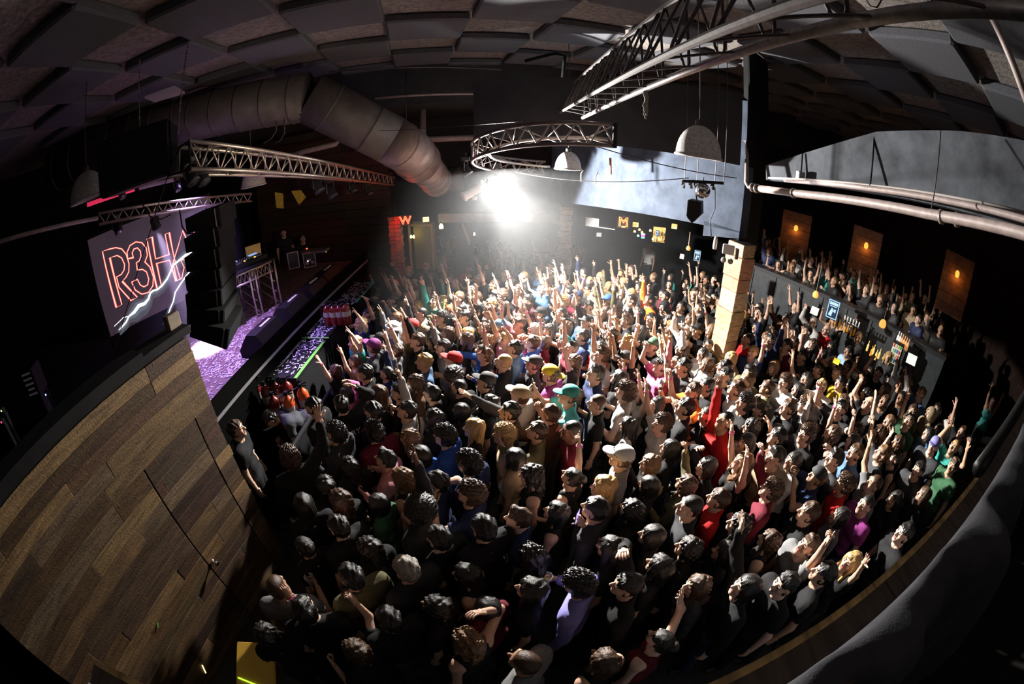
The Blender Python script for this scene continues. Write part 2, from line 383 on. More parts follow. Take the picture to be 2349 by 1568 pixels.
while z < 3.06:
    h = rnd.choice([.13, .16, .16, .19]); h = min(h, 3.08-z)
    cuts = [0.0]; s = rnd.uniform(0.5, 1.9)
    while s < Lw-0.25: cuts.append(s); s += rnd.uniform(1.1, 2.4)
    cuts.append(Lw)
    if z < z_d: cuts = sorted([c for c in cuts if abs(c-s_d0) > .1 and abs(c-s_d1) > .1] + [s_d0, s_d1])
    for a, b in zip(cuts[:-1], cuts[1:]):
        g = 0.004 if (z < z_d and (a in (s_d0, s_d1) or b in (s_d0, s_d1))) else 0.0015
        ga = 0.008 if (z < z_d and a in (s_d0, s_d1)) else 0.0015; gb = 0.008 if (z < z_d and b in (s_d0, s_d1)) else 0.0015
        pr = rnd.uniform(0.016, 0.022); jag = rnd.uniform(-.012, .012) if a == 0 else 0
        a2, b2 = a+ga+jag, b-gb
        mid = wl_p((a2+b2)/2, z+h/2) + wn_l*(pr/2)
        mb = MB(); mb.box(mid, (pr, b2-a2, h-0.004), Matrix.Rotation(-wy, 3, 'Z') if False else Matrix.Rotation(-wy, 3, 'Z'), bev=0.003)
        c = rnd.choice(cols); k = rnd.uniform(.30, .80)
        isd = z < z_d and a >= s_d0-1e-6 and b <= s_d1+1e-6
        o = mb.build('plank', WOODW, door if isd else wallL, color=[c[0]*k*1.12, c[1]*k*.97, c[2]*k*.80])
        # give each plank its own origin so grain differs
        o.data.transform(Matrix.Translation(-mid)); o.location = mid
        o.data.transform(Matrix.Rotation(wy, 4, 'Z')); o.rotation_euler = (0, 0, -wy)
    z += h; r += 1
kp = wl_p(s_d1-0.07, onplane(480, 1290, wl_p(0, 0), wn_l).z) + wn_l*0.03
mb = MB(); mb.lathe(kp, [(0, 0), (.026, 0), (.026, .008), (.011, .012), (.010, .04), (.024, .05), (.03, .065), (.024, .08), (0, .084)], 14, axis=wn_l)
h_ = mb.build('door_knob', CHROME, door, smooth=True); h_['label'] = 'chrome round door knob'
# black ledge along the top of the plank wall
mb = MB(); mb.prism([wl_p(-0.06, 3.085), wl_p(Lw, 3.085), wl_p(Lw, 3.20), wl_p(0.55, 3.20), wl_p(0.55, 3.16), wl_p(-0.06, 3.16)], -wn_l*0.30)
mb.build('top_ledge', BLACK, wallL)
mb = MB(); mb.box(wl_p(0.04, 3.235)-wn_l*0.14, (0.10, 0.16, 0.14), Matrix.Rotation(-wy, 3, 'Z'), bev=.01)
tag(mb.build('timber_offcut', mat('grey_timber', (.22, .17, .12), .8, noise=(8, .3))), 'short grey timber offcut on the free end of the plank wall top', 'timber')

# ---- stage and its far side
ST = 1.5; XS = -3.79
stage = structure('stage', (0, 0, 0), 'raised stage floor of worn plywood sheets')
stage['kind'] = 'structure'
xs_ = [XS, -4.95, -6.15, -7.35, -8.55, -9.75, -10.95]
yy = [0.4, 2.95, 5.4, 7.85, 10.3]
for i in range(len(xs_)-1):
    for j in range(len(yy)-1):
        mb = MB(); cx_, cy_ = (xs_[i]+xs_[i+1])/2, (yy[j]+yy[j+1])/2
        mb.box((0, 0, 0), (xs_[i]-xs_[i+1]-.006, yy[j+1]-yy[j]-.008, 0.03))
        o = mb.build('stage_panel', STAGEM, stage); o.location = (cx_, cy_, ST-0.015+rnd.uniform(-.001, .001))
mb = MB(); mb.box((XS+0.012, 5.35, (ST-.6)/2+.28), (0.03, 9.9, ST+.55)); mb.build('stage_front', mat('stage_skirt', (.003, .003, .003), .9, spec=.02), stage)
mb = MB(); mb.box((XS+0.02, 5.35, ST-.012), (0.035, 9.9, 0.05)); o = mb.build('stage_edge_strip', mat('edge_metal', (.35, .33, .36), .4, .6), stage); o['label'] = 'worn metal strip on the stage edge'
mb = MB(); mb.box((-7.4, 5.35, ST/2-.4), (7.1, 9.85, ST+.7)); mb.build('stage_base', BLACK, stage)
# dark backstage platform behind the plank wall
mb = MB(); mb.box((-7.1, 0.15, 1.05), (6.4, 4.3, 2.5)); tag(mb.build('backstage_riser', mat('riser_black', (.006, .006, .007), .8, noise=(2, .3), spec=.1), loc=(-6.6, -0.2, -0.2)), 'wide black backstage riser behind the plank wall', 'riser')
mb = MB(); mb.prism([at(0, 815, 7.2), at(250, 775, 7.6), at(280, 860, 7.3), at(0, 1010, 6.4)], (-.2, -.2, -.05)); tag(mb.build('backstage_flat', mat('riser_face', (.005, .0045, .006), .9, spec=.1)), 'large dark flat leaning behind the plank wall', 'scenery')
# ================================================================ RIGGING
def truss(name, label, corners0, corners1, rad, brad, nb, faces, group=None, mid=None, closed=True):
    """chords run from corners0[i] to corners1[i]; zig-zag braces on the listed chord pairs"""
    nch = len(corners0)
    root = thing(name, tuple(lerp(corners0[0], corners1[0], .5)), label, 'truss', group)
    for i in range(nch):
        mb = MB(); mb.tube([corners0[i], corners1[i]], rad, 10); mb.build('chord', ALU if 'lattice' not in label else STEEL, root, smooth=True)
    return root
def braces(root, f, pairs, nb, brad, m, t0=0.0, t1=1.0):
    for (i, j) in pairs:
        for k in range(nb):
            ta, tb = t0+(t1-t0)*k/nb, t0+(t1-t0)*(k+0.5)/nb; tc = t0+(t1-t0)*(k+1)/nb
            mb = MB(); mb.tube([f(i, ta), f(j, tb)], brad, 6); mb.build('brace', m, root, smooth=True)
            mb = MB(); mb.tube([f(j, tb), f(i, tc)], brad, 6); mb.build('brace', m, root, smooth=True)
# aluminium box truss over the stage front (near end at left)
c0 = [at(434, 323, 4.6), at(437, 388, 4.6), at(412, 338, 4.95), at(386, 403, 4.95)]
c1 = [at(905, 406, 11.5), at(903, 424, 11.5), at(897, 404, 11.9), at(894, 423, 11.9)]
tr = truss('stage_truss', 'aluminium box truss hung over the stage front below the big duct', c0, c1, .026, .011, 0, [])
f = lambda i, t: lerp(c0[i], c1[i], t)
braces(tr, f, [(0, 1), (2, 3)], 22, .011, ALU); braces(tr, f, [(1, 3), (0, 2)], 11, .009, ALU)
STAGE_TRUSS = f
mb = MB()
for i, j in ((0, 1), (1, 3), (3, 2), (2, 0)): mb.tube([c0[i], c0[j]], .013, 8)
mb.build('end_frame', BLACK, tr)
# ladder truss in front of the stage screen
d0 = [at(226, 490, 6.6), at(228, 515, 6.6)]; d1 = [at(577, 444, 8.6), at(577, 461, 8.6)]
t2 = thing('ladder_truss', tuple(d0[0]), 'narrow ladder truss in front of the stage screen lit purple', 'truss')
f2_ = lambda i, t: lerp(d0[i], d1[i], t)
for i in range(2):
    mb = MB(); mb.tube([d0[i], d1[i]], .022, 8); mb.build('chord', ALU, t2, smooth=True)
braces(t2, f2_, [(0, 1)], 15, .009, ALU)
# pipe further left along the same line
mb = MB(); mb.tube([Vector((-11.92, 1.2, at(2, 553, 6.6).z)), at(2, 553, 6.6), at(225, 500, 6.7)], .03, 8)
tag(mb.build('stage_pipe', PIPE, loc=tuple(at(2, 553, 6.6)), smooth=True), 'grey pipe running off to the left of the ladder truss', 'pipe')

# curved truss ring
root = thing('curved_truss', (1.1, 7.2, 4.3), 'curved aluminium truss arc carrying the bright moving head lamp', 'truss')
def ring(i, t):
    a = math.radians(-84 - t*172); rr = (1.78, 1.78, 1.50)[i] ; c = Vector((1.12, 7.25))
    x = c.x+rr*math.cos(a); y = c.y+rr*math.sin(a)
    return Vector((x, y, 4.36-.20*(y-5.45)+(0, .29, .145)[i]))
for i in range(3):
    mb = MB(); mb.tube([ring(i, k/40) for k in range(41)], .027, 10); mb.build('chord', mat('backlit_tube', (.13, .11, .11), .35, .5) if i < 2 else ALU, root, smooth=True)  # outer chords darkened: backlit shade put into the metal's colour
RB = mat('backlit_brace', (.34, .29, .27), .4, .5); braces(root, ring, [(0, 1)], 16, .013, RB); braces(root, ring, [(0, 2), (1, 2)], 8, .009, RB)  # braces carry the same backlit shade in their colour
mb = MB(); mb.box((ring(0, 0)+ring(1, 0))/2, (.05, .06, .34)); mb.build('end_plate', BLACK, root)

# open-web steel joist overhead
ja = lambda t: Vector((.95, 11.0-11.5*t, 5.36)); jb = lambda t: Vector((.74, 9.6-10.1*t, 4.86)); jc = lambda t: Vector((1.02, 6.35-6.2*t, 4.76+.19*t))
jroot = thing('open_web_joist', (0.95, 3, 5), 'dusty open-web lattice joist crossing under the ceiling panels', 'joist')
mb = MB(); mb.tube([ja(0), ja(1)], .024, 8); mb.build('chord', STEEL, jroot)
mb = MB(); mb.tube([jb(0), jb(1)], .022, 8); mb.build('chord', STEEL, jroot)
mb = MB(); mb.tube([jc(0), jc(1)], .027, 8); o = mb.build('chord', mat('lit_chord_steel', (.5, .46, .45), .35, .7, noise=(30, .3)), jroot, smooth=True); o['label'] = 'brightly lit lower chord'  # lamplight on this chord put into a paler steel
def xat(fn, y):
    a, b = fn(0), fn(1); return lerp(a, b, (a.y-y)/(a.y-b.y))
for k in range(15):
    y = 6.1-k*.46
    if y < -.6: break
    for fn in (jc, jb):
        p0 = xat(ja, y+.17); p1 = xat(fn, y+.03); p2 = xat(fn, y-.03); p3 = xat(ja, y-.17)
        mb = MB(); mb.tube([p0, lerp(p0, p1, .9), (p1+p2)/2+Vector((0, 0, -.008)), lerp(p3, p2, .9), p3], .0095, 6); mb.build('brace', STEEL, jroot, smooth=True)
    mb = MB(); mb.tube([xat(jb, y+.2), xat(jc, y-.2)], .008, 6); mb.build('brace', STEEL, jroot)
for k in range(4):
    y = 6.6+k*.6
    p0 = xat(ja, y+.25); p1 = xat(jb, y); p3 = xat(ja, y-.25)
    mb = MB(); mb.tube([p0, p1, p3], .0095, 6); mb.build('brace', STEEL, jroot)
# rag hanging from the joist chord
p = onplane(1481, 205, jc(.3), Vector((1, 0, 0)))
mb = MB()
for k in range(3): mb.tube([p+Vector((rnd.uniform(-.015, .015), rnd.uniform(-.01, .01), -j*.035)) for j in range(8)], [.016, .012, .016, .01, .014, .012, .009, .004], 6)
tag(mb.build('hanging_rag', mat('dusty_rag', (.45, .42, .38), .95, noise=(40, .4)), loc=tuple(p), smooth=True), 'dusty frayed strip of tape hanging from the bright joist chord', 'rag')

# big spiral duct
droot = thing('spiral_duct', tuple(at(707, 228, 7.6)), 'big round spiral duct bending under the ceiling above the stage truss', 'duct')
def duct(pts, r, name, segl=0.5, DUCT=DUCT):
    P = [Vector(p) for p in pts]; mb = MB(); mb.tube(P, r, 28, caps=True)
    o = mb.build(name, DUCT, droot, smooth=True)
    for a, b in zip(P[:-1], P[1:]):
        n = max(1, int((b-a).length/segl)); d = (b-a).normalized()
        for k in range(n):
            c = lerp(a, b, (k+.5)/n); mb = MB(); mb.lathe(c-d*.012, [(r*.99, 0), (r+.012, 0), (r+.014, .012), (r+.012, .024), (r*.99, .024)], 28, axis=d); mb.build('seam', DUCT, droot, smooth=True)
E0 = at(707, 222, 7.7); E1 = at(893, 318, 7.9)
mb = MB()
duct([at(120, 395, 10.2), at(430, 275, 8.8), E0], .46, 'duct_run', .45)
duct([E0, at(800, 270, 7.8), E1], .46, 'duct_run', .8)
duct([E1, at(935, 345, 8.3), at(962, 372, 8.8)], .46, 'duct_elbow', .35, DUCT_LIT)
duct([at(962, 372, 8.8), at(985, 395, 9.4), at(1003, 418, 10.1)], .36, 'duct_elbow', .3, DUCT_LIT)
duct([at(1020, 410, 10.8), at(1062, 410, 10.6)], .30, 'duct_run', .2)
mb = MB(); mb.box(at(988, 428, 10.2), (.36, .3, .2)); mb.build('outlet_box', DUCT, droot)
# hanger wires and pipes under the ceiling
def pipe(pts, r, name, label, m=PIPE, cat='pipe', n=8, group=None, smooth=True):
    mb = MB(); mb.tube(pts, r, n); return tag(mb.build(name, m, loc=tuple(pts[0]), smooth=smooth), label, cat, group)
pipe([at(931, 160, 9.0), at(932, 278, 8.3)], .006, 'hanger_rod', 'thin rod holding up the round duct near its bend', STEEL, 'rod')
pipe([at(860, 226, 9.2), at(960, 218, 9.3), at(1060, 215, 9.4), at(1140, 217, 9.5), at(1220, 222, 9.6)], .028, 'ceiling_pipe', 'thin brown pipe crossing under the drop beam left of the joist', PIPE)
pipe([at(1235, 224, 9.4), at(1400, 245, 8.6), at(1549, 283, 8.0), at(1640, 306, 7.4), at(1712, 324, 7.0), at(1714, 360, 6.9), at(1713, 415, 6.8)], .026, 'ceiling_pipe', 'thin brown pipe passing behind the big dome lamp to the corner', PIPE)
_a = at(984, 320, 11.5)
pipe([Vector((_a.x-.15, _a.y, 5.4)), _a+Vector((-.15, 0, .12)), _a, at(1090, 316, 11.5)], .085, 'grey_conduit', 'fat dull conduit behind the left bend of the curved truss', PIPE)
_a = at(770, 330, 10.5)
pipe([at(640, 363, 10.5), _a, _a+Vector((.1, .05, .1)), Vector((_a.x+.1, _a.y+.05, 5.4))], .07, 'grey_conduit', 'fat dull conduit below the duct above the stage truss', PIPE)
pipe([at(755, 165, 8.5), at(900, 156, 8.5), at(1150, 160, 8.6)], .014, 'thin_conduit', 'thin conduit along the drop beam below the panels', STEEL)
pipe([at(1205, 140, 7.4), at(1275, 122, 7.2), at(1296, 128, 7.2), at(1290, 180, 7.4), at(1268, 262, 7.8)], .03, 'bent_conduit', 'black bent conduit dropping behind the joist', BLACK)
# long pipes at right
big = [at(1713, 365, 6.6), at(1711, 418, 6.5), at(1716, 428, 6.45), at(1743, 432.5, 6.35), at(1821, 443, 5.95), at(2128, 490.5, 4.4), at(2349, 536, 3.7), at(2460, 570, 3.4)]
broot = thing('sprinkler_main', tuple(big[0]), 'fat painted sprinkler pipe running along the right wall, nearest the ceiling edge', 'pipe')
mb = MB(); mb.tube(big[:4], .030, 10); mb.build('riser', PIPE, broot, smooth=True)
mb = MB(); mb.tube(big[3:], .052, 12); mb.build('main_pipe', PIPE, broot, smooth=True)
for t, px in ((.5, (1821, 443, 5.95)), (.7, (2160, 497, 4.28)), (.8, (2196, 504, 4.18)), (.1, (1737, 432, 6.37)), (.1, (1728, 430, 6.4))):
    c = at(*px); dd = (at(2128, 490.5, 4.4)-at(1821, 443, 5.95)).normalized()
    mb = MB(); mb.lathe(c-dd*.02, [(.05, 0), (.068, 0), (.068, .04), (.05, .04)], 14, axis=dd); mb.build('coupling', mat('coupling_iron', (.35, .30, .28), .4, .5), broot, smooth=True)
pipe([at(1800, 412, 6.4), at(1990, 432, 5.5), at(2180, 462, 4.8), at(2349, 503, 4.35), at(2440, 525, 4.1)], .036, 'wall_conduit', 'thinner pipe fixed along the foot of the grey wall above the fat pipe', PIPE)
pipe([at(1763, 408, 6.45), at(1990, 424, 5.55), at(2200, 455, 4.8), at(2349, 487, 4.4)], .016, 'wall_conduit', 'slim conduit topmost of the pipes along the grey wall', mat('pale_conduit', (.5, .45, .42), .5), 'pipe')
for px, d in (((2158, 300, 4.9), (2137, 478, 4.45)), ):
    pipe([at(*px), at(*d)], .007, 'hanger_rod', 'long rod hanging the fat pipe at the right wall', STEEL, 'rod')
pipe([at(2006, 302, 5.75), at(1995, 433, 5.5)], .012, 'drop_conduit', 'black drop conduit on the middle of the grey wall', BLACK, 'pipe')
pipe([at(1841, 352, 6.35), at(1837, 400, 6.3)], .012, 'drop_conduit', 'black drop conduit near the dark corner of the grey wall', BLACK, 'pipe')
mb = MB(); mb.box(at(1836, 404, 6.25), (.12, .09, .14), bev=.01); tag(mb.build('junction_box', mat('grey_box', (.35, .36, .37), .5), loc=tuple(at(1836, 404, 6.25))), 'small grey junction box on the conduit by the dark corner', 'junction box')
# pipe crossing the top right corner
_a = at(2265, 20, 3.2)
pipe([Vector((_a.x, _a.y, CEIL+.17)), _a+Vector((0, 0, .1)), _a, at(2300, 90, 3.2), at(2340, 190, 3.2), at(2365, 260, 3.2)], .035, 'corner_pipe', 'brown pipe crossing the ceiling panels in the top right corner', PIPE)
_a, _b = at(1980, -10, 4.0), at(2025, -5, 4.0)
pipe([Vector((_a.x, _a.y, CEIL+.05)), _a, at(1997, 14, 4.0), at(2012, 17, 4.0), _b, Vector((_b.x, _b.y, CEIL+.05))], .008, 'wire_loop', 'bent wire loop under the ceiling beyond the joist end', STEEL, 'wire')

# cables slung across the room
def sag(a, b, s, n=14): return [lerp(a, b, k/n)+Vector((0, 0, -s*4*(k/n)*(1-k/n))) for k in range(n+1)]
pipe(sag(at(1325, 322, 5.6), at(1690, 408, 6.4), .10), .007, 'slung_cable', 'black cable slung from the curved truss end to the corner', RUBBER, 'cable', 6)
pipe(sag(at(1165, 390, 8.4), at(1580, 408, 6.4), .18), .007, 'slung_cable', 'black cable slung low from the truss to the mirror ball bar', RUBBER, 'cable', 6)
pipe(sag(at(870, 300, 7.2), at(1200, 278, 6.5), .05), .004, 'slung_cable', 'hair-thin cable crossing in front of the round duct', RUBBER, 'cable', 5)

# dome lamps
def dome(name, c, r, h, label, m=ENAMEL):
    root = thing(name, tuple(c), label, 'lamp', 'dome lamps under the ceiling')
    prof = [(r*math.cos(a), h*math.sin(a)) for a in [math.pi/2*k/10 for k in range(11)]]
    mb = MB(); mb.lathe(c, prof+[(0.001, h)], 28); mb.lathe(c, [(p[0]*.97, p[1]*.97) for p in prof], 28); mb.build('shade', m, root, smooth=True)
    mb = MB(); mb.lathe(c, [(r*.96, .02), (r*1.05, .012), (r*1.07, 0), (r*1.05, -.012), (r*.96, -.02), (r*.96, .02)], 28); mb.build('rim', m, root, smooth=True)
    mb = MB(); mb.lathe(c+Vector((0, 0, h)), [(.05, -.02), (.05, .05), (.02, .07), (.001, .07)], 12); mb.build('cap', STEEL, root, smooth=True)
    mb = MB(); mb.tube([c+Vector((0, 0, h+.06)), Vector((c.x, c.y, CEIL+.17))], .008, 6); mb.build('stem', STEEL, root)
    return root
c = at(1602, 358, 4.9); dome('dome_lamp', c, .262, .36, 'big grey flocked dome lamp half lit, nearest the lattice joist')
c = at(1303, 387, 8.2); dome('dome_lamp', c, .25, .34, 'far dome lamp behind the slung cable left of the grey wall')
c = at(203, 455, 6.2); dome('dome_lamp', c, .29, .37, 'dim brown dome lamp at far left above the pink strip light')
c = at(582, 426, 8.8); dome('dome_lamp', c, .26, .34, 'dim dome lamp half hidden below the stage truss')

# chains and the dark hung speaker at left
c8 = at(318, 365, 5.4)
hs = thing('hung_speaker', tuple(c8), 'big black speaker hung on two chains beside the stage truss end', 'speaker')
Rz = Matrix.Rotation(math.radians(38), 3, 'Z')
mb = MB(); mb.box(c8, (.95, .75, .64), Rz, bev=.03); mb.build('cabinet', CABINET, hs)
mb = MB(); mb.box(c8+Rz @ Vector((.48, 0, 0)), (.02, .7, .58), Rz); mb.build('grille', GRILLE, hs)
mb = MB(); mb.box(c8+Rz @ Vector((.45, .38, 0)), (.04, .02, .64), Rz); mb.build('corner_edge', mat('worn_edge', (.12, .11, .11), .5), hs)
for a, b in (((321, 136, 6.0), (322, 305, 5.6)), ((431, 106, 5.6), (409, 308, 5.15))):
    pa, pb = at(*a), at(*b); n = max(6, int((pb-pa).length/.045))
    mb = MB()
    for k in range(n):
        q0, q1 = lerp(pa, pb, k/n), lerp(pa, pb, (k+.8)/n); mb.tube([q0, q1], .009 if k % 2 else .013, 5)
    mb.build('chain', mat('chain_steel', (.28, .25, .25), .4, .7), hs)
pipe([at(385, 405, 4.9), at(345, 530, 5.2), at(300, 680, 5.6), at(265, 800, 5.8)], .006, 'slack_cable', 'black slack cable hanging across the front of the screen', RUBBER, 'cable', 6)
pipe([at(325, 466, 6.2), at(345, 497, 6.2), at(370, 503, 6.2), at(392, 492, 6.2)], .010, 'slack_cable', 'black cable loop under the ladder truss', RUBBER, 'cable', 6)
pipe([at(412, 480, 5.9), at(418, 520, 5.9), at(428, 535, 5.9), at(445, 535, 5.9)], .010, 'slack_cable', 'black cable loop beside the line array top', RUBBER, 'cable', 6)
pipe([at(634, 275, 7.6), at(634, 300, 7.6), at(622, 318, 7.7), at(605, 328, 7.8)], .012, 'flex_conduit', 'looped flexible conduit under the duct elbow, left loop', STEEL, 'conduit')
pipe([at(652, 272, 7.5), at(653, 305, 7.5), at(643, 322, 7.6), at(632, 328, 7.7)], .012, 'flex_conduit', 'looped flexible conduit under the duct elbow, right loop', STEEL, 'conduit')
# pink strip light at left; beam and tray with lilac light put in their colour
mb = MB(); a, b = at(200, 470, 7.4), at(308, 434, 7.6); mb.tube([a, b], .035, 8)
tag(mb.build('strip_light', mat('pink_strip', (.8, .05, .12), .5, emit=.55, ecol=(1, .04, .13)), loc=tuple(a)), 'glowing pink-red strip light at far left under the hung speaker', 'light')
mb = MB(); a, b = at(318, 431, 7.7), at(398, 412, 8.0); mb.tube([a, b], .04, 6)
tag(mb.build('lilac_beam', mat('lilac_lit_tint', (.30, .22, .36), .7), loc=tuple(a)), 'lilac-lit beam continuing the pink strip light', 'beam')
mb = MB(); mb.prism([at(332, 226, 7.5), at(356, 235, 7.5), at(424, 215, 7.6), at(400, 201, 7.6)], (0, 0, .04))
tag(mb.build('ceiling_tray', mat('lilac_lit_tray', (.30, .24, .36), .7), loc=tuple(at(332, 226, 7.5))), 'lilac-lit ceiling tray between the two chains', 'tray')

# moving head lamp (the bright one) and other fixtures
def fixture(name, loc, aim, s, label, lens=None, group=None, hang=None, yoke=True, bodym=None):
    loc = Vector(loc); d = (Vector(aim)-loc).normalized(); root = thing(name, tuple(loc), label, 'stage light', group)
    bm_ = bodym or mat('fixture_black', (.03, .03, .032), .45)
    mb = MB(); mb.lathe(loc-d*.26*s, [(.001, 0), (.08*s, .0), (.11*s, .04*s), (.11*s, .20*s), (.12*s, .22*s), (.12*s, .26*s), (.105*s, .262*s)], 18, axis=d); mb.build('barrel', bm_, root, smooth=True)
    lm = lens or mat('dead_lens', (.05, .055, .07), .1)
    mb = MB(); mb.lathe(loc-d*.004, [(.106*s, 0), (.08*s, .012*s), (.04*s, .02*s), (.001, .022*s)], 18, axis=d); mb.build('lens', lm, root, smooth=True)
    side = d.cross(Vector((0, 0, 1))).normalized(); mid = loc-d*.12*s; up = Vector((0, 0, 1))
    mb = MB()
    for sg in (-1, 1): mb.tube([mid+side*sg*.11*s, mid+side*sg*.14*s, mid+side*sg*.14*s+up*.2*s, mid+up*.24*s], .014*s, 6)
    mb.build('yoke', bm_, root)
    mb = MB(); mb.box(mid+up*.28*s, (.2*s, .16*s, .09*s), bev=.01); mb.build('base_box', bm_, root)
    top = hang if hang is not None else mid+up*.42*s
    mb = MB(); mb.tube([mid+up*.3*s, top], .014*s, 6); mb.build('clamp', STEEL, root)
    return root
fixture('moving_head_lamp', LAMP, (.3, 0.2, 3.4), 1.15, 'dazzling white moving head lamp under the curved truss', mat('white_lens', (1, 1, 1), .3, emit=420, ecol=(1, .97, .93)), hang=ring(0, .85))
# white barrel beside it
a, b = at(1062, 452, 8.0), at(1112, 424, 8.1)
br = thing('ellipsoidal_lamp', tuple(a), 'pale barrel spotlight pointing down left beside the dazzling lamp', 'stage light')
d = (b-a).normalized(); Ln = (b-a).length
mb = MB(); mb.lathe(a, [(.02, 0), (.098, .0), (.10, .04), (.085, .05), (.082, Ln*.7), (.11, Ln*.72), (.11, Ln), (.02, Ln)], 16, axis=d); mb.build('barrel', mat('white_fixture', (.65, .58, .55), .5), br, smooth=True)
mb = MB(); mb.box(lerp(a, b, .45)+Vector((.03, 0, -.13)), (.08, .05, .07), bev=.01); mb.build('shutter_knob', mat('white_fixture', (.65, .58, .55), .5), br)
mb = MB(); mb.tube([lerp(a, b, .5), ring(0, .80)], .015, 6); mb.build('bracket', BLACK, br)
# black fixtures along the trusses
for k, (px, py, dd, s, lb) in enumerate([
    (1075, 400, 8.0, .8, 'black fixture clamped at the left bend of the curved truss'),
    (1100, 396, 8.3, .7, 'black fixture between the truss bend and the dazzling lamp'),
    (445, 418, 5.0, .7, 'pair-end black fixture below the near end of the stage truss'),
    (470, 420, 5.2, .7, 'black fixture second from the near end below the stage truss'),
    (735, 440, 8.3, .95, 'black fixture with pale rim below the middle of the stage truss'),
    (765, 452, 8.8, .95, 'square-shadowed black fixture below the stage truss right of centre'),
    (812, 440, 9.4, .7, 'small black fixture towards the far end of the stage truss'),
    (850, 446, 10.2, .7, 'last small black fixture at the far end of the stage truss'),
    (274, 534, 6.8, .65, 'black fixture under the left end of the ladder truss'),
    (282, 452, 6.8, .55, 'small dim fixture above the ladder truss, left'),
    (410, 436, 7.2, .5, 'small shield-shaped fixture above the ladder truss, right')]):
    p = at(px, py, dd); fixture('stage_light', p, p+Vector((.5, -.1, -.8)), s, lb, group='dark stage lights on the trusses')
pl = STAGE_LAMP; fixture('stage_spotlight', pl, STAGE_HOT, .75, 'purple-white glowing spotlight in front of the screen lettering', mat('purple_lens', (.8, .7, 1), .3, emit=70, ecol=(.62, .55, 1)))

# mirror ball bar at the corner
c = at(1608, 418, 6.25)
bar = thing('mirror_ball_bar', tuple(c), 'black bar on drop rods carrying a mirror ball and clutter', 'bar')
e0, e1 = at(1566, 415, 6.25), at(1660, 420, 6.15)
mb = MB(); mb.tube([e0, e1], .022, 8); mb.build('bar_tube', BLACK, bar)
for px in (1570, 1600, 1642, 1663):
    p = lerp(e0, e1, (px-1566)/97); mb = MB(); mb.tube([p, Vector((p.x, p.y, CEIL+.17))], .006, 6); mb.build('drop_rod', STEEL, bar)
for px in (1567, 1585, 1597, 1612, 1637):
    p = lerp(e0, e1, (px-1566)/97)+Vector((0, 0, -.03)); mb = MB(); mb.box(p, (.05, .05, .06), bev=.008); mb.box(p+Vector((.02, .01, -.05)), (.03, .04, .05)); mb.build('clamp', CHROME, bar)
mbp = at(1612, 437, 6.2)
ball = thing('mirror_ball', tuple(mbp), 'small mirror ball below the bar at the bulkhead corner', 'mirror ball')
mb = MB(); r_ = .115
for i in range(12):
    for k in range(20):
        t0, t1 = math.pi*i/12, math.pi*(i+1)/12; q0, q1 = 2*math.pi*k/20, 2*math.pi*(k+1)/20
        P_ = [mbp+Vector((math.sin(t)*math.cos(q), math.sin(t)*math.sin(q), math.cos(t)))*r_ for t, q in ((t0, q0), (t1, q0), (t1, q1), (t0, q1))]
        mb.add(P_, [(0, 1, 2, 3)])
o = mb.build('mirror_facets', CHROME, ball); o['kind'] = 'stuff'
mb = MB(); mb.tube([mbp+Vector((0, 0, .11)), mbp+Vector((0, 0, .2))], .006, 6); mb.build('hook', STEEL, ball)
c = at(1596, 481, 6.3)
sp = thing('corner_speaker', tuple(c), 'black wedge loudspeaker hanging below the mirror ball bar', 'speaker')
Rz = Matrix.Rotation(math.radians(-35), 3, 'Z')
def R3(*a): return c+Rz @ Vector(a)
mb = MB(); mb.prism([R3(-.10, -.1, .14), R3(.08, -.1, .14), R3(.10, -.1, -.04), R3(-.02, -.1, -.19), R3(-.10, -.1, -.12)], Rz @ Vector((0, .22, 0))); mb.build('cabinet', CABINET, sp)
mb = MB(); mb.prism([R3(-.105, -.09, .13), R3(-.115, -.09, .13), R3(-.115, -.09, -.11), R3(-.105, -.09, -.11)], Rz @ Vector((0, .2, 0))); mb.build('grille', mat('grey_grille', (.2, .2, .21), .6), sp)
mb = MB(); mb.tube([c+Vector((0, 0, .14)), lerp(e0, e1, .3)], .012, 6); mb.build('bracket', BLACK, sp)
pipe([at(1632, 545, 6.7), at(1629, 505, 6.75), at(1640, 480, 6.75), at(1640, 430, 6.5)], .008, 'wall_cable', 'loose black cable looping down the corner of the grey wall', RUBBER, 'cable', 6)
mb = MB(); c = at(1641, 555, 6.7); mb.lathe(c+Vector((0, 0, -.11)), [(.001, 0), (.03, 0), (.035, .05), (.03, .16), (.02, .2), (.001, .2)], 10)
tag(mb.build('cable_socket', mat('white_fixture', (.65, .58, .55), .5), loc=tuple(c), smooth=True), 'white cable socket hanging beside the pillar top', 'socket')
# emergency light on the block pillar
pn = Vector((-.48, -.88, 0)); c = at(1671, 572, 6.62)
em = thing('emergency_light', tuple(c), 'white emergency light box with two round lamps on the block pillar', 'emergency light')
Rz = Matrix.Rotation(math.radians(-28), 3, 'Z')
mb = MB(); mb.box(c, (.19, .08, .15), Rz, bev=.012); mb.build('box', mat('white_plastic', (.8, .8, .78), .4), em)
for sx in (-.055, .055):
    q = c+Rz @ Vector((sx, -.05, -.15))
    mb = MB(); mb.lathe(q+Rz @ Vector((0, .05, 0)), [(.001, 0), (.02, 0), (.04, .04), (.045, .07), (.04, .085), (.001, .09)], 14, axis=Rz @ Vector((0, -1, -.15))); mb.build('lamp_head', mat('grey_lamp', (.3, .3, .3), .35), em, smooth=True)
mb = MB(); c2 = at(1690, 582, 6.6); mb.box(c2, (.06, .1, .16), Rz, bev=.01); mb.build('side_box', mat('brown_box', (.12, .08, .06), .6), em)
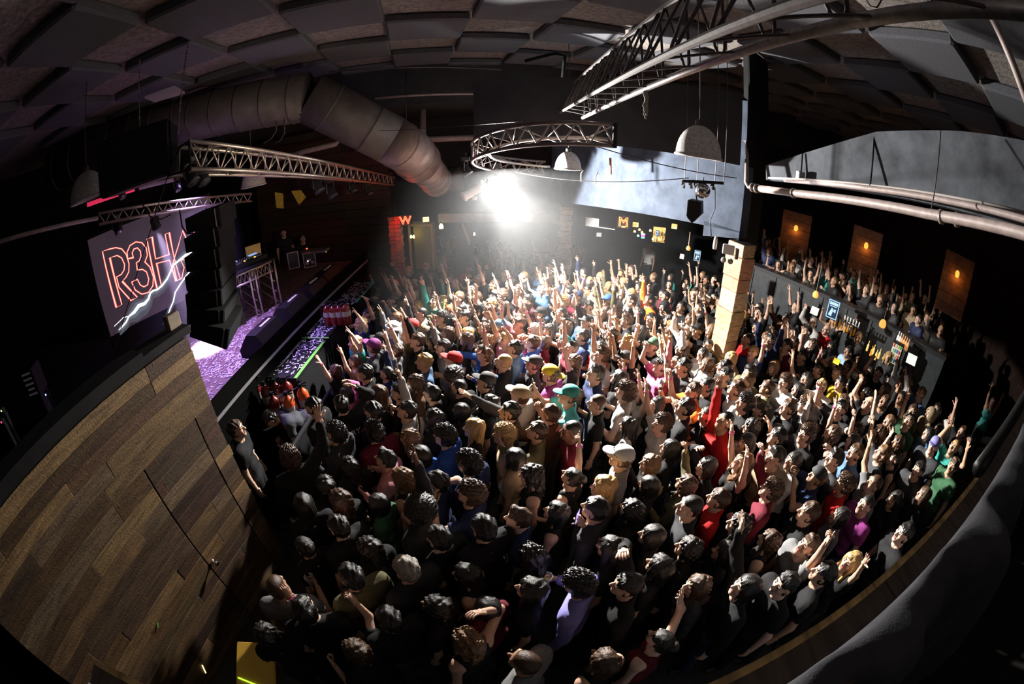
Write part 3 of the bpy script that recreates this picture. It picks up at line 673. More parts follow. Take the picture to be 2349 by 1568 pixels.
# pair of hanging hooks and small debris by the far dome
for px, py, d_, lb in ((1333, 400, 8.0, 'pale hook dangling right of the far dome lamp'), (1366, 405, 8.0, 'bare bulb cord dangling left of the rust-red pipe'),):
    pipe([at(px+6, py-10, d_), at(px, py-2, d_), at(px, py+16, d_)], .012, 'dangling_hook', lb, mat('pale_hook', (.5, .45, .36), .6), 'hook')
pipe([at(1400, 362, 8.1), at(1401, 400, 8.1)], .022, 'rust_pipe', 'short rust-red sprinkler drop in front of the grey wall', mat('rust_red', (.45, .12, .07), .6), 'pipe')
ORD = ['first', 'second', 'third', 'fourth', 'fifth', 'sixth', 'seventh', 'eighth', 'ninth', 'tenth']
# ================================================================ STAGE
# --- screen
S0 = Vector((-7.17, 4.37, 0)); sdir = Vector((math.sin(math.radians(30)), math.cos(math.radians(30)), 0)); snr = Vector((sdir.y, -sdir.x, 0))
def onscr(px, py, off=0.0):
    return onplane(px, py, S0+snr*off, snr)
tl = onscr(201, 551); zt = tl.z
screen = thing('video_screen', tuple(S0+Vector((0, 0, ST))), 'video screen with red outline lettering and white lightning at the stage rear', 'screen')
mb = MB(); zbot = onscr(290, 753).z
a = Vector((tl.x, tl.y, zbot)); W_ = 2.75
mb.prism([a, a+sdir*W_, a+sdir*W_+Vector((0, 0, zt-zbot)), a+Vector((0, 0, zt-zbot))], -snr*.06)
mb.build('panel', mat('screen_panel', (.01, .01, .012), .4, emit=1, ecol=(.034, .022, .032)), screen)
mb = MB(); mb.prism([a-sdir*.05+Vector((0, 0, -.02)), a+sdir*(W_+.05)+Vector((0, 0, -.02)), a+sdir*(W_+.05)+Vector((0, 0, zt-zbot+.05)), a-sdir*.05+Vector((0, 0, zt-zbot+.05))], -snr*.05)
fr = mb.build('frame', BLACK, screen); fr.location = fr.location - snr*.062
REDN = mat('screen_red', (0, 0, 0), .5, emit=2.3, ecol=(1.0, .085, .06)); PINKN = mat('screen_pink', (0, 0, 0), .5, emit=1.9, ecol=(1, .55, .45))
BOLT = mat('screen_white', (0, 0, 0), .5, emit=2.2, ecol=(.92, 1, .98)); GLOW = mat('screen_grey', (0, 0, 0), .5, emit=1, ecol=(.13, .15, .18)); LGLOW = mat('screen_darkgrey', (0, 0, 0), .5, emit=1, ecol=(.075, .075, .095))
def ribbon(pts, wd, off, name, m, closed=False):
    P = [onscr(x, y, off) for x, y in pts]
    if closed: P = P+[P[0]]
    wd = wd if isinstance(wd, list) else [wd]*len(P)
    vs = []; fs = []
    for i, p in enumerate(P):
        i0, i1 = max(i-1, 0), min(i+1, len(P)-1)
        if closed and i in (0, len(P)-1): i0, i1 = -2, 1
        t = (P[i1]-P[i0]).normalized()
        nn = snr.cross(t)
        # mitre
        ta = (P[i]-P[i0]).normalized() if (P[i]-P[i0]).length > 1e-6 else t
        k = 1/max(.5, abs(ta.dot(t)))
        vs += [p+nn*wd[i]*k, p-nn*wd[i]*k]
    for i in range(len(P)-1): fs.append((2*i, 2*i+1, 2*i+3, 2*i+2))
    mb = MB(); mb.add(vs, fs); return mb.build(name, m, screen)
def z2(l): return [(x/5.8725, 560+y/5.8725) for x, y in l]
def z4(l): return [(x/2.93625, 500+y/2.93625) for x, y in l]
LET = [z2([(1380, 95), (1470, 66), (1560, 45), (1640, 62), (1700, 135), (1738, 260), (1735, 370), (1700, 440), (1648, 500), (1850, 712), (1765, 758), (1605, 580), (1570, 440), (1635, 405), (1672, 345), (1678, 270), (1640, 185), (1580, 150), (1480, 182), (1642, 812), (1568, 850)]),
       z4([(860, 275), (856, 230), (875, 185), (915, 160), (955, 165), (985, 200), (993, 250), (976, 295), (1010, 330), (1033, 395), (1030, 455), (1000, 500), (955, 512), (912, 485), (887, 430), (925, 412), (945, 450), (970, 463), (995, 448), (1002, 410), (987, 362), (960, 345), (925, 350), (918, 300), (938, 288), (950, 255), (945, 222), (925, 200), (902, 208), (890, 235), (898, 265)]),
       z4([(990, 140), (1025, 128), (1048, 275), (1140, 245), (1112, 108), (1140, 98), (1172, 262), (1215, 412), (1185, 424), (1142, 283), (1055, 305), (1090, 465), (1058, 475)]),
       z4([(1165, 300), (1200, 190), (1230, 85), (1285, 200), (1340, 330), (1310, 340), (1275, 265), (1218, 285), (1240, 330), (1225, 405), (1190, 420)]),
       z4([(1302, 70), (1345, 58), (1400, 66), (1420, 110), (1400, 150), (1440, 170), (1452, 220), (1420, 262), (1370, 280), (1345, 250), (1320, 160)])]
for L, nm in zip(LET, 'R3HAB'):
    o = ribbon(L, .0125, .006, 'letter', REDN, True); ribbon(L, .005, .009, 'letter_core', PINKN, True)
B1 = z4([(805, 752), (850, 700), (868, 662), (905, 632), (935, 590), (975, 575), (1000, 545), (1012, 505), (1030, 490), (1062, 480), (1095, 450), (1125, 410), (1147, 365), (1165, 318), (1210, 282), (1250, 250), (1300, 232), (1335, 226)])
wf = [.012, .016, .014, .03, .034, .03, .022, .018, .016, .016, .018, .018, .016, .016, .02, .026, .02, .012]
ribbon([(x-2, y+7) for x, y in B1], [q*5.5 for q in wf], .002, 'bolt_halo', LGLOW); ribbon([(x-1, y+3) for x, y in B1], [q*3.0 for q in wf], .004, 'bolt_halo', GLOW)
ribbon(B1, wf, .012, 'lightning_bolt', BOLT)
B2 = z4([(1128, 665), (1146, 610), (1168, 560), (1180, 500), (1215, 445), (1252, 392), (1285, 350)])
ribbon(B2, [.05]*7, .003, 'bolt_halo', LGLOW); ribbon(B2, [.008, .012, .014, .012, .013, .015, .01], .012, 'lightning_bolt', BOLT)
ribbon(z4([(770, 728), (800, 700), (832, 668), (870, 662)]), .006, .012, 'lightning_bolt', BOLT)
ribbon(z4([(1098, 715), (1112, 690), (1128, 665)]), .004, .012, 'lightning_bolt', GLOW)
# --- line array
la = thing('line_array', tuple(at(478, 620, 5.6)), 'curved black line array of stacked loudspeakers in front of the screen', 'speaker')
centres = [(462, 497, 5.75, 0), (460, 540, 5.72, 0), (461, 583, 5.68, -2), (462, 627, 5.62, -5), (463, 668, 5.55, -9), (466, 705, 5.45, -16), (474, 738, 5.35, -24)]
yawA = math.radians(20)
for k, (px, py, dd, tilt) in enumerate(centres):
    c = at(px+22, py, dd); R = Matrix.Rotation(yawA, 3, 'Z') @ Matrix.Rotation(math.radians(-tilt), 3, 'Y')
    def q(x, y, z): return c+R @ Vector((x, y, z))
    hf, hb, wd_ = .128, .088, .36
    mb = MB(); mb.add([q(-.24, -wd_, -hb), q(.26, -wd_, -hf), q(.26, wd_, -hf), q(-.24, wd_, -hb), q(-.24, -wd_, hb), q(.26, -wd_, hf), q(.26, wd_, hf), q(-.24, wd_, hb)],
        [(0, 3, 2, 1), (4, 5, 6, 7), (0, 1, 5, 4), (1, 2, 6, 5), (2, 3, 7, 6), (3, 0, 4, 7)])
    cab = mb.build('speaker_cabinet', CABINET, la)
    mb = MB(); mb.add([q(.266, -wd_+.02, -hf+.012), q(.266, wd_-.02, -hf+.012), q(.266, wd_-.02, hf-.012), q(.266, -wd_+.02, hf-.012)], [(0, 1, 2, 3)]); mb.build('grille', GRILLE, cab)
    for a_, b_ in ((q(-.20, wd_+.01, -.09), q(-.20, wd_+.01, .11)), (q(.2, -wd_-.01, -.1), q(.2, -wd_-.01, .12))): mb = MB(); mb.tube([a_, b_], .012, 6); mb.build('rigging_bar', mat('rig_steel', (.12, .11, .11), .5, .5), la)
p = at(474, 742, 5.25)
mb = MB(); mb.tube([at(458, 752, 5.2), at(484, 730, 5.25), at(482, 757, 5.2), at(460, 748, 5.2)], .012, 6); o = mb.build('pull_back_bracket', mat('rust_bracket', (.28, .16, .12), .6, .4), la)
mb = MB(); mb.prism([at(505, 478, 6.0), at(534, 474, 6.1), at(534, 655, 6.0), at(520, 700, 5.9), at(498, 735, 5.7)], Vector((-.1, .05, 0)))
tag(mb.build('side_panel_drape', mat('brown_drape', (.05, .035, .03), .8, noise=(4, .3)), loc=tuple(at(520, 560, 6.0))), 'tall dark brown drape just right of the line array', 'drape')
pipe([at(494, 478, 5.6), at(497, 560, 5.55), at(497, 660, 5.5)], .010, 'rigging_cable', 'pale cable running down the back of the line array', STEEL, 'cable')
# --- DJ table
def onst(px, py, dz=0.0): return onz(px, py, ST+dz)
ta, tb = onst(641, 701), onst(553, 748)
dj = thing('dj_table', tuple(lerp(ta, tb, .5)), 'truss-legged DJ table with a fabric front on the stage', 'table')
tdir = (tb-ta); tdir.z = 0; tl_ = tdir.length; tdir.normalize(); tn = Vector((-tdir.y, tdir.x, 0))
if tn.x > 0: tn = -tn
H_ = .98
for t in (0, .5, 1):
    for s in (0, .75):
        b = ta+tdir*tl_*t+tn*s
        for dx in (-.07, .07):
            mb = MB(); mb.tube([b+tdir*dx, b+tdir*dx+Vector((0, 0, H_))], .022, 8); mb.build('leg', ALU, dj, smooth=True)
    for k in range(4):
        b = ta+tdir*tl_*t
        mb = MB(); mb.tube([b+Vector((0, 0, .1+k*.22)), b+tn*.75+Vector((0, 0, .32+k*.22 if k < 3 else H_-.02))], .012, 6); mb.build('brace', ALU, dj, smooth=True)
for s in (0, .75):
    for z_ in (H_-.02, H_-.22):
        mb = MB(); mb.tube([ta+tn*s+Vector((0, 0, z_)), tb+tn*s+Vector((0, 0, z_))], .022, 8); mb.build('chord', ALU, dj, smooth=True)
    for k in range(10):
        mb = MB(); mb.tube([ta+tdir*tl_*k/10+tn*s+Vector((0, 0, H_-.22)), ta+tdir*tl_*(k+.5)/10+tn*s+Vector((0, 0, H_-.02)), ta+tdir*tl_*(k+1)/10+tn*s+Vector((0, 0, H_-.22))], .009, 6); mb.build('brace', ALU, dj, smooth=True)
mb = MB(); mb.box(lerp(ta, tb, .5)+tn*.37+Vector((0, 0, H_+.02)), (tl_+.2, .85, .03), Matrix.Rotation(math.atan2(tdir.y, tdir.x), 3, 'Z')); mb.build('table_top', BLACK, dj)
def tt(t, s, dz): return ta+tdir*tl_*t+tn*s+Vector((0, 0, H_+.035+dz))
RT = Matrix.Rotation(math.atan2(tdir.y, tdir.x), 3, 'Z')
for k, t in enumerate((.12, .37, .63, .88)):
    c = tt(t, .35, .05); nm = 'mixer' if k == 1 else 'media_player'
    lb = ['media player at the far end of the DJ table', 'DJ mixer with lit faders beside the far media player', 'media player in the middle of the DJ table', 'media player nearest the line array on the DJ table'][k]
    g = thing(nm, tuple(c), lb, 'deck')
    mb = MB(); mb.box(c, (.32, .42, .10), RT, bev=.012); mb.build('case', CABINET, g)
    if nm != 'mixer':
        mb = MB(); mb.lathe(c+Vector((0, 0, .05))-tn*.05, [(.11, 0), (.11, .012), (.095, .016), (.001, .016)], 20); mb.build('jog_wheel', mat('deck_silver', (.35, .35, .4), .3, .6), g)
        mb = MB(); mb.box(c+tn*.14+Vector((0, 0, .062)), (.2, .1, .02), RT); mb.build('display', mat('deck_screen', (.1, .2, .3), .3, emit=.8, ecol=(.35, .55, 1)), g)
    else:
        for r in range(4):
            for q_ in range(3):
                mb = MB(); mb.lathe(c+RT @ Vector((-.1+.066*r, -.12+.09*q_, .05)), [(.014, 0), (.012, .02), (.001, .02)], 8); mb.build('knob', mat('deck_silver', (.35, .35, .4), .3, .6), g)
    mb = MB(); mb.box(c-tn*.12+RT @ Vector((.12, 0, .055)), (.03, .03, .012), RT); o = mb.build('cue_button', mat('amber_led', (1, .5, .1), .3, emit=6, ecol=(1, .42, .08)), g); o['label'] = 'glowing amber button'
# cone of drape under the line array (fabric skirt of the DJ riser)
q = [onst(480, 768, 0), onst(556, 745, 0), onst(534, 690, .35), onst(505, 722, .4)]
mb = MB()
mb.prism([at(487, 764, 5.9), at(566, 742, 6.4), at(546, 668, 6.6), at(524, 690, 6.2), at(502, 735, 6.0)], Vector((-.25, .12, 0)))
tag(mb.build('riser_skirt', mat('grey_scrim', (.085, .075, .10), .8, noise=(3, .2)), loc=tuple(at(520, 745, 6.1))), 'grey fabric skirt draped below the line array on stage', 'drape')
# panel behind the decks, its yellow light put in as colour and glow, road cases, backstage people in the dark
p0, p1 = at(562, 568, 9.4), at(597, 557, 9.8)
mb = MB(); mb.prism([p0, p1, at(603, 612, 9.6), at(572, 622, 9.3)], (-.03, .04, 0)); 
pb = thing('lit_banner', tuple(lerp(p0, p1, .5)), 'ochre banner with an orange foot glowing behind the decks', 'banner')
mb.build('banner_cloth', mat('yellow_lit_cloth', (.42, .27, .10), .8, emit=.12, ecol=(.5, .3, .1), noise=(3, .2)), pb)
mb = MB(); mb.prism([at(571, 609, 9.25), at(602, 598, 9.55), at(604, 611, 9.52), at(573, 621, 9.22)], (-.02, .03, 0)); mb.build('orange_foot', mat('orange_lit_cloth', (.7, .3, .04), .7, emit=.35, ecol=(.8, .3, .03)), pb)
def road_case(px0, py0, px1, py1, d, label, busy):
    a, b = at(px0, py1, d), at(px1, py1-2, d); c = at(px0-3, py0, d)
    X = b-a; X.z = 0; wd_ = X.length; X.normalize(); Y = Vector((-X.y, X.x, 0)); h = at(px0, py0, d).z-a.z
    g = thing('road_case', tuple(a), label, 'case', 'road cases at the back of the stage')
    R = Matrix((X, Y, Vector((0, 0, 1)))).transposed()
    ctr = a+X*wd_/2+Y*.25+Vector((0, 0, h/2))
    mb = MB(); mb.box(ctr, (wd_, .5, h), R); mb.build('body', mat('case_laminate', (.02, .018, .025), .5), g)
    EM = mat('case_edge', (.55, .42, .5), .35, .5)
    for s0, s1 in (((0, 0), (1, 0)), ((1, 0), (1, 1)), ((1, 1), (0, 1)), ((0, 1), (0, 0))):
        mb = MB(); mb.tube([a+X*wd_*s0[0]+Vector((0, 0, h*s0[1]))-Y*.01, a+X*wd_*s1[0]+Vector((0, 0, h*s1[1]))-Y*.01], .014, 6); mb.build('edge', EM, g)
    if busy:
        for k in range(3): mb = MB(); mb.box(a+X*wd_*(.25+.25*k)+Vector((0, 0, h*(.3+.2*(k % 2))))-Y*.012, (.08, .02, .06), R); mb.build('latch', EM, g)
        mb = MB(); mb.lathe(a+X*wd_*.35+Vector((0, 0, h*.45))-Y*.02, [(.001, 0), (.02, .0), (.02, .01), (.001, .01)], 8, axis=-Y); mb.build('lit_button', mat('pale_led', (1, .8, .9), .4, emit=1.5, ecol=(1, .8, .85)), g)
    for k in (0.1, .9):
        mb = MB(); mb.lathe(a+X*wd_*k+Vector((0, 0, -.05))+Y*.05, [(.001, 0), (.03, 0), (.03, .05), (.001, .05)], 8); mb.build('caster', RUBBER, g)
road_case(664, 578, 688, 617, 10.6, 'plain road case with bright edging at the stage rear', False)
road_case(699, 580, 726, 614, 10.9, 'road case with latches and a lit button at the stage rear', True)
# control desk on top
mb = MB(); mb.box(at(722, 575, 10.9), (.7, .3, .06)); g = tag(mb.build('control_desk', mat('desk_metal', (.16, .12, .13), .5, .3), loc=tuple(at(722, 575, 10.9))), 'low control desk with cue lights on the road cases', 'desk')
g['_org'] = tuple(at(722, 575, 10.9))
mb = MB(); mb.lathe(at(704, 571, 10.7), [(.001, 0), (.022, 0), (.022, .02), (.001, .02)], 8); mb.build('cue_light', mat('red_led', (1, .1, .05), .4, emit=6, ecol=(1, .05, .02)), g)
mb = MB(); mb.lathe(at(748, 578, 10.7), [(.001, 0), (.01, 0), (.01, .01), (.001, .01)], 6); mb.build('cue_light', mat('green_led', (.4, 1, .1), .4, emit=4, ecol=(.4, 1, .1)), g)
# wedge monitors along the stage edge
def wedge(px, py, label, s=1.0):
    c = onst(px, py); c.x = min(c.x, XS-.26)
    g = thing('wedge_monitor', tuple(c), label, 'speaker', 'stage wedges along the front edge')
    R = Matrix.Rotation(math.radians(0), 3, 'Z')
    L2, D2, Hh = .37*s, .27*s, .40*s
    prof = [(D2, 0), (D2, Hh*.55), (D2*.55, Hh), (-D2*.2, Hh), (-D2, Hh*.35), (-D2, 0)]
    mb = MB(); mb.prism([c+Vector((x, -L2, z_)) for x, z_ in prof], (0, 2*L2, 0)); cb = mb.build('cabinet', CABINET, g)
    a_, b_ = Vector((-D2*.2, 0, Hh)), Vector((-D2, 0, Hh*.35)); nn = Vector((-.8, 0, .75)).normalized()
    mb = MB(); mb.add([c+a_+nn*.006+Vector((0, -L2+.03, 0)), c+b_+nn*.006+Vector((0, -L2+.03, 0)), c+b_+nn*.006+Vector((0, L2-.03, 0)), c+a_+nn*.006+Vector((0, L2-.03, 0))], [(0, 1, 2, 3)]); mb.build('grille', GRILLE, cb)
    mb = MB(); mb.box(c+Vector((D2*.2, .1, Hh+.006)), (.05, .34*s, .012)); mb.build('label_tape', mat('cream_tape', (.5, .48, .33), .7), g)
wedge(619, 797, 'wedge monitor nearest the camera on the stage edge with cream tape')
wedge(675, 735, 'second wedge monitor along the stage edge')
wedge(718, 690, 'third wedge monitor along the stage edge')
wedge(748, 657, 'farthest wedge monitor on the stage edge')
# confetti
def confetti(n, fn, name, label, seed):
    r = random.Random(seed); mb = MB()
    for _ in range(n):
        c = fn(r); a_ = r.uniform(0, math.pi); d_ = Vector((math.cos(a_), math.sin(a_), r.uniform(-.15, .15)))*.026; e_ = Vector((-math.sin(a_), math.cos(a_), r.uniform(-.3, .3)))*.0065
        mb.add([c-d_-e_, c+d_-e_, c+d_+e_, c-d_+e_], [(0, 1, 2, 3)])
    o = mb.build(name, mat('confetti_paper', (.62, .60, .72), .6), kind_none) if False else mb.build(name, mat('confetti_paper', (.62, .60, .72), .6))
    return tag(o, label, 'confetti', kind='stuff')
def cf1(r):
    while True:
        y = 3.4+abs(r.gauss(0, 1)) ** .9*2.6; x = XS-.05-abs(r.gauss(0, .95))
        if y > 10.1 or x < -6.8: continue
        if y < 4.4 and r.random() < .75: continue
        return Vector((x, y, ST+.012))
confetti(2300, cf1, 'confetti', 'white paper confetti strips scattered over the stage boards', 3)
# pit: subwoofer blocks with green tape in front of the stage
SUBZ = 1.30
gz0, gz1 = onz(682, 868, SUBZ), onz(744, 782, SUBZ)
XB = (gz0.x+gz1.x)/2
for k, (y0, y1, lb) in enumerate([(gz0.y, gz1.y, 'nearest pit subwoofer with green tape along its front edge'), (gz1.y+.1, gz1.y+1.15, 'second pit subwoofer under the confetti'), (gz1.y+1.75, gz1.y+3.0, 'third pit subwoofer in the shadows'), (gz1.y+3.1, gz1.y+4.3, 'farthest pit subwoofer below the stage')]):
    g = thing('subwoofer', ((XS+XB)/2, (y0+y1)/2, floor_z(0, y0)), lb, 'speaker', 'subwoofers in the pit')
    mb = MB(); z0_ = floor_z(0, y1)-.02; mb.box(((XS+.03+XB)/2, (y0+y1)/2, (SUBZ+z0_)/2), (XB-XS-.05, y1-y0, SUBZ-z0_), bev=.01); cb = mb.build('cabinet', CABINET, g)
    mb = MB(); mb.box((XB+.008, (y0+y1)/2, (SUBZ+z0_)/2), (.012, y1-y0-.08, SUBZ-z0_-.1)); mb.build('grille', GRILLE, cb)
    GT = mat('green_tape', (.16, .50, .08), .5)
    if k == 0:
        mb = MB(); mb.box((XB-.02, (y0+y1)/2, SUBZ+.004), (.05, y1-y0, .008)); mb.build('green_tape', GT, g)
        mb = MB(); mb.box((XB-.08, y1-.02, SUBZ+.004), (.14, .04, .008)); mb.build('green_tape', GT, g)
    if k == 1:
        mb = MB(); mb.box(((XS+XB)/2+.05, y0+.02, SUBZ+.004), (.55, .035, .008)); mb.build('green_tape', GT, g)
    if k == 2:
        mb = MB(); mb.box((XB-.02, (y0+y1)/2, SUBZ+.004), (.04, y1-y0, .008)); mb.build('teal_tape', mat('teal_tape', (.04, .38, .25), .5), g)
confetti(650, lambda r: Vector((r.uniform(XS+.1, XB-.05), gz0.y+.05+(r.random() ** .8)*4.2, SUBZ+.012)), 'confetti', 'white paper confetti strips lying on the pit subwoofers', 5)
# metal bars / mic stand lying along the stage lip
for (x0, y0, x1, y1, lb) in ((610, 838, 650, 785, 'silver bar lying along the stage lip, nearest'), (668, 765, 683, 748, 'silver clamp arm on the stage lip past the second wedge'), (700, 738, 722, 710, 'silver bar along the pit beside the tiled panel')):
    a, b = onz(x0, y0, 1.3), onz(x1, y1, 1.3); a.x = b.x = XS+.12
    pipe([a, b], .018, 'metal_bar', lb, mat('bar_metal', (.4, .42, .5), .3, .7), 'bar')
for k, (px, py, lb) in enumerate(((737, 727, 'tilted confetti-dusted panel in the pit'), (818, 640, 'blue-lit card sheet leaning at the far pit end'))):
    c = onz(px, py, 1.15); mb = MB(); mb.box(c, (.36, .34, .03), Matrix.Rotation(.5, 3, 'Y'))
    tag(mb.build('tilted_card', mat('blue_lit_card', (.25, .27, .5), .5, noise=(30, .5)), loc=tuple(c)), lb, 'panel')  # blue light put into the cards' own colour
# barrier
bt0, bt1 = onz(757, 800, .98), onz(835, 640, .9)
XR = XB+.42
bar_ = thing('crowd_barrier', (XR, 6, -.3), 'black crowd barrier between the pit and the audience', 'barrier')
for k in range(7):
    y0 = 3.3+k*1.05; z0_ = floor_z(0, y0+.5)
    mb = MB(); mb.box((XR, y0+.5, z0_+.58), (.04, 1.02, 1.14)); mb.build('panel', BLACK, bar_)
    mb = MB(); mb.tube([(XR, y0, z0_+1.17), (XR, y0+1.03, z0_+1.15)], .035, 8); mb.build('top_rail', mat('barrier_rail', (.03, .03, .032), .35, .5), bar_)
# fire extinguishers in the pit corner
def extinguisher(px, py, zt, label, col, h=.52):
    c = onz(px, py, zt); g = thing('fire_extinguisher', tuple(c), label, 'extinguisher', 'extinguishers standing in the pit')
    z0_ = c.z-h
    b = Vector((c.x, c.y, z0_))
    mb = MB(); mb.lathe(b, [(.001, 0), (.085, 0), (.09, .02), (.09, h*.70), (.08, h*.78), (.05, h*.85), (.025, h*.89), (.025, h*.93), (.001, h*.93)], 16); mb.build('cylinder', mat('extinguisher_'+('red' if col else 'orange'), (.15, .012, .010) if col else (.55, .09, .02), .25), g, smooth=True); cy = g.children[0]
    mb = MB(); mb.lathe(b, [(.0905, h*.40), (.0915, h*.40), (.0915, h*.62), (.0905, h*.62)], 16); mb.build('label_band', mat('paper_label', (.35, .32, .27), .5), cy)
    mb = MB(); mb.box(b+Vector((0, 0, h*.97)), (.05, .05, .06)); mb.tube([b+Vector((0, 0, h*.98)), b+Vector((.11, .02, h*1.06))], .012, 6); mb.tube([b+Vector((0, 0, h*.94)), b+Vector((.10, .02, h*.96))], .009, 6); mb.build('valve_lever', BLACK, g)
    mb = MB(); mb.tube([b+Vector((-.02, -.02, h*.95)), b+Vector((-.10, -.06, h*.9)), b+Vector((-.12, -.05, h*.5)), b+Vector((-.10, -.03, h*.3))], .012, 6); mb.build('hose', RUBBER, g)
    return g
EZ = 1.42
for k, (px, py, cc, lb) in enumerate([(580, 868, 1, 'dark red extinguisher nearest the stage corner'), (603, 876, 1, 'red extinguisher second from the stage corner'), (627, 870, 1, 'red extinguisher in the middle of the pit corner group'),
    (652, 866, 1, 'red extinguisher with a pale label in the pit corner group'), (688, 881, 0, 'bright orange extinguisher nearest the crowd barrier'), (622, 900, 1, 'low red extinguisher in front of the pit corner group'), (655, 899, 0, 'orange extinguisher in front of the pit corner group')]):
    extinguisher(px, py, EZ, lb, cc, .56)
e0, e1 = onz(575, 885, EZ-.56), onz(690, 900, EZ-.56)
mb = MB(); mb.box(((onz(580, 868, EZ).x+onz(688, 881, EZ).x)/2, (onz(580, 868, EZ).y+onz(655, 899, EZ).y)/2-.02, (EZ-.56-.05)/2-.02), (onz(688, 881, EZ).x-onz(580, 868, EZ).x+.26, .62, EZ-.56+.05), bev=.01)
tag(mb.build('pit_case', CABINET, loc=(onz(630, 880, EZ).x, onz(630, 880, EZ).y, -.05)), 'black case under the extinguishers in the pit corner', 'case')
for k, (px, py, lb) in enumerate([(748, 694, 'farther pit group extinguisher, leftmost of four'), (762, 694, 'farther pit group extinguisher, second of four'), (776, 693, 'farther pit group extinguisher, third of four'), (790, 692, 'farther pit group extinguisher, rightmost of four')]):
    extinguisher(px, py, SUBZ+.43, lb, 1, .43)
# amplifier rack in the backstage dark
c = at(78, 868, 5.6)
g = thing('amplifier_rack', tuple(c), 'small amplifier rack with grey panels in the backstage dark', 'rack')
R = Matrix.Rotation(math.radians(30), 3, 'Z')
mb = MB(); mb.box(c, (.22, .25, .33), R, bev=.01); mb.build('case', CABINET, g)
mb = MB(); mb.box(Vector((c.x, c.y, (c.z-.16+2.3)/2)), (.18, .2, c.z-.16-2.3), R); mb.build('stand', CABINET, g)
for k in range(5):
    mb = MB(); mb.box(c+R @ Vector((-.01, -.128, .12-.06*k)), (.17-.04*(k == 3), .01, .022), R); mb.build('front_panel', mat('rack_grey', (.30, .30, .32), .5, emit=.03, ecol=(.5, .5, .55)), g)
for px, py, cc, lb in ((105, 905, (.25, .45, 1), 'blue'), (3, 942, (.4, 1, .2), 'green'), (3, 968, (1, .05, .1), 'red')):
    p = at(px, py, 5.4); g = thing('standby_box', tuple(p), 'tiny box with a glowing %s standby light backstage' % lb, 'electronics')
    mb = MB(); mb.box(p+Vector((0, .03, 0)), (.10, .05, .06), bev=.006); mb.build('case', CABINET, g)
    mb = MB(); mb.box(Vector((p.x, p.y+.05, (p.z-.03+2.3)/2)), (.06, .04, max(.02, p.z-.03-2.3))); mb.build('stand', CABINET, g)
    mb = MB(); mb.lathe(p, [(.001, 0), (.011, 0), (.009, .006), (.001, .008)], 8, axis=(0.2, -1, 0)); mb.build('standby_light', mat('led_'+lb, cc, .4, emit=7, ecol=cc), g)

# ================================================================ BACK OF THE ROOM
def sign(name, px, py, w_, h_, d, body, label, face, ink, emit, size, letters_emit=None):
    c = at(px, py, d); n = Vector((-c.x, -c.y, 0)).normalized(); X = Vector((-n.y, n.x, 0)); X = X if X.x > 0 else -X
    g = thing(name, tuple(c), label, 'sign')
    R = Matrix((X, -n, Vector((0, 0, 1)))).transposed()
    mb = MB(); mb.box(c, (w_, .06, h_), R, bev=.006); mb.build('box', face, g)
    if body: text('lettering', body, size, c+n*.034, X, (0, 0, 1), ink, g, depth=.003)
    return g
EXF = mat('exit_face', (.9, .85, .6), .4, emit=1.6, ecol=(1, .80, .42)); EXI = mat('exit_ink', (.5, .08, .02), .5, emit=.5, ecol=(.9, .25, .05))
EXO = mat('exit_face_amber', (.9, .7, .4), .4, emit=1.5, ecol=(1, .55, .16))
sign('exit_sign', 977, 503, .175, .135, 12.0, 'EXIT', 'lit cream EXIT sign right of the red W', EXF, EXI, 1, .075)
sign('exit_sign', 1458, 515, .16, .125, 12.0, 'EXIT', 'amber EXIT sign right of the red M', EXO, EXI, 1, .07)
sign('exit_sign', 1547, 519, .15, .125, 11.5, 'EXIT', 'amber EXIT sign above the far bar corner', EXO, EXI, 1, .07)
NEON = mat('red_neon', (1, .1, .05), .4, emit=9, ecol=(1, .05, .02)); NEONO = mat('amber_neon', (1, .5, .1), .4, emit=1.7, ecol=(1, .09, .03))
def neon(px, py, d, ch, size, label, m):
    c = at(px, py, d); n = Vector((-c.x, -c.y, 0)).normalized(); X = Vector((-n.y, n.x, 0)); X = X if X.x > 0 else -X
    g = thing('neon_sign', tuple(c), label, 'sign')
    mb = MB(); mb.box(c-n*.05, (size*.9, .03, size*.95), Matrix((X, -n, Vector((0, 0, 1)))).transposed()); mb.build('backing', BLACK, g)
    text('neon_letter', ch, size, c, X, (0, 0, 1), m, g, outline=.009)
    l = light('neon_glow', 'POINT', c+n*.22, 9, (1, .06, .03), size=.05); return g
neon(930, 506, 11.6, 'W', .30, 'glowing red neon W beside the red pier', NEON)
neon(1430, 510, 11.6, 'M', .36, 'glowing red neon M under the grey-blue bulkhead', NEONO)
mb = MB(); c = at(1430, 520, 11.6); mb.box(c, (.10, .04, .03), bev=.006); tag(mb.build('amber_light', mat('amber_led', (1, .5, .1), .3), loc=tuple(c)), 'tiny amber light just below the red neon M', 'light')
light('red_pier_lamp', 'SPOT', at(903, 497, 11.75)+Vector((.15, 0, .3)), 55, (1, .05, .03), target=at(904, 585, 12.0), size=.05, angle=60, blend=.8)
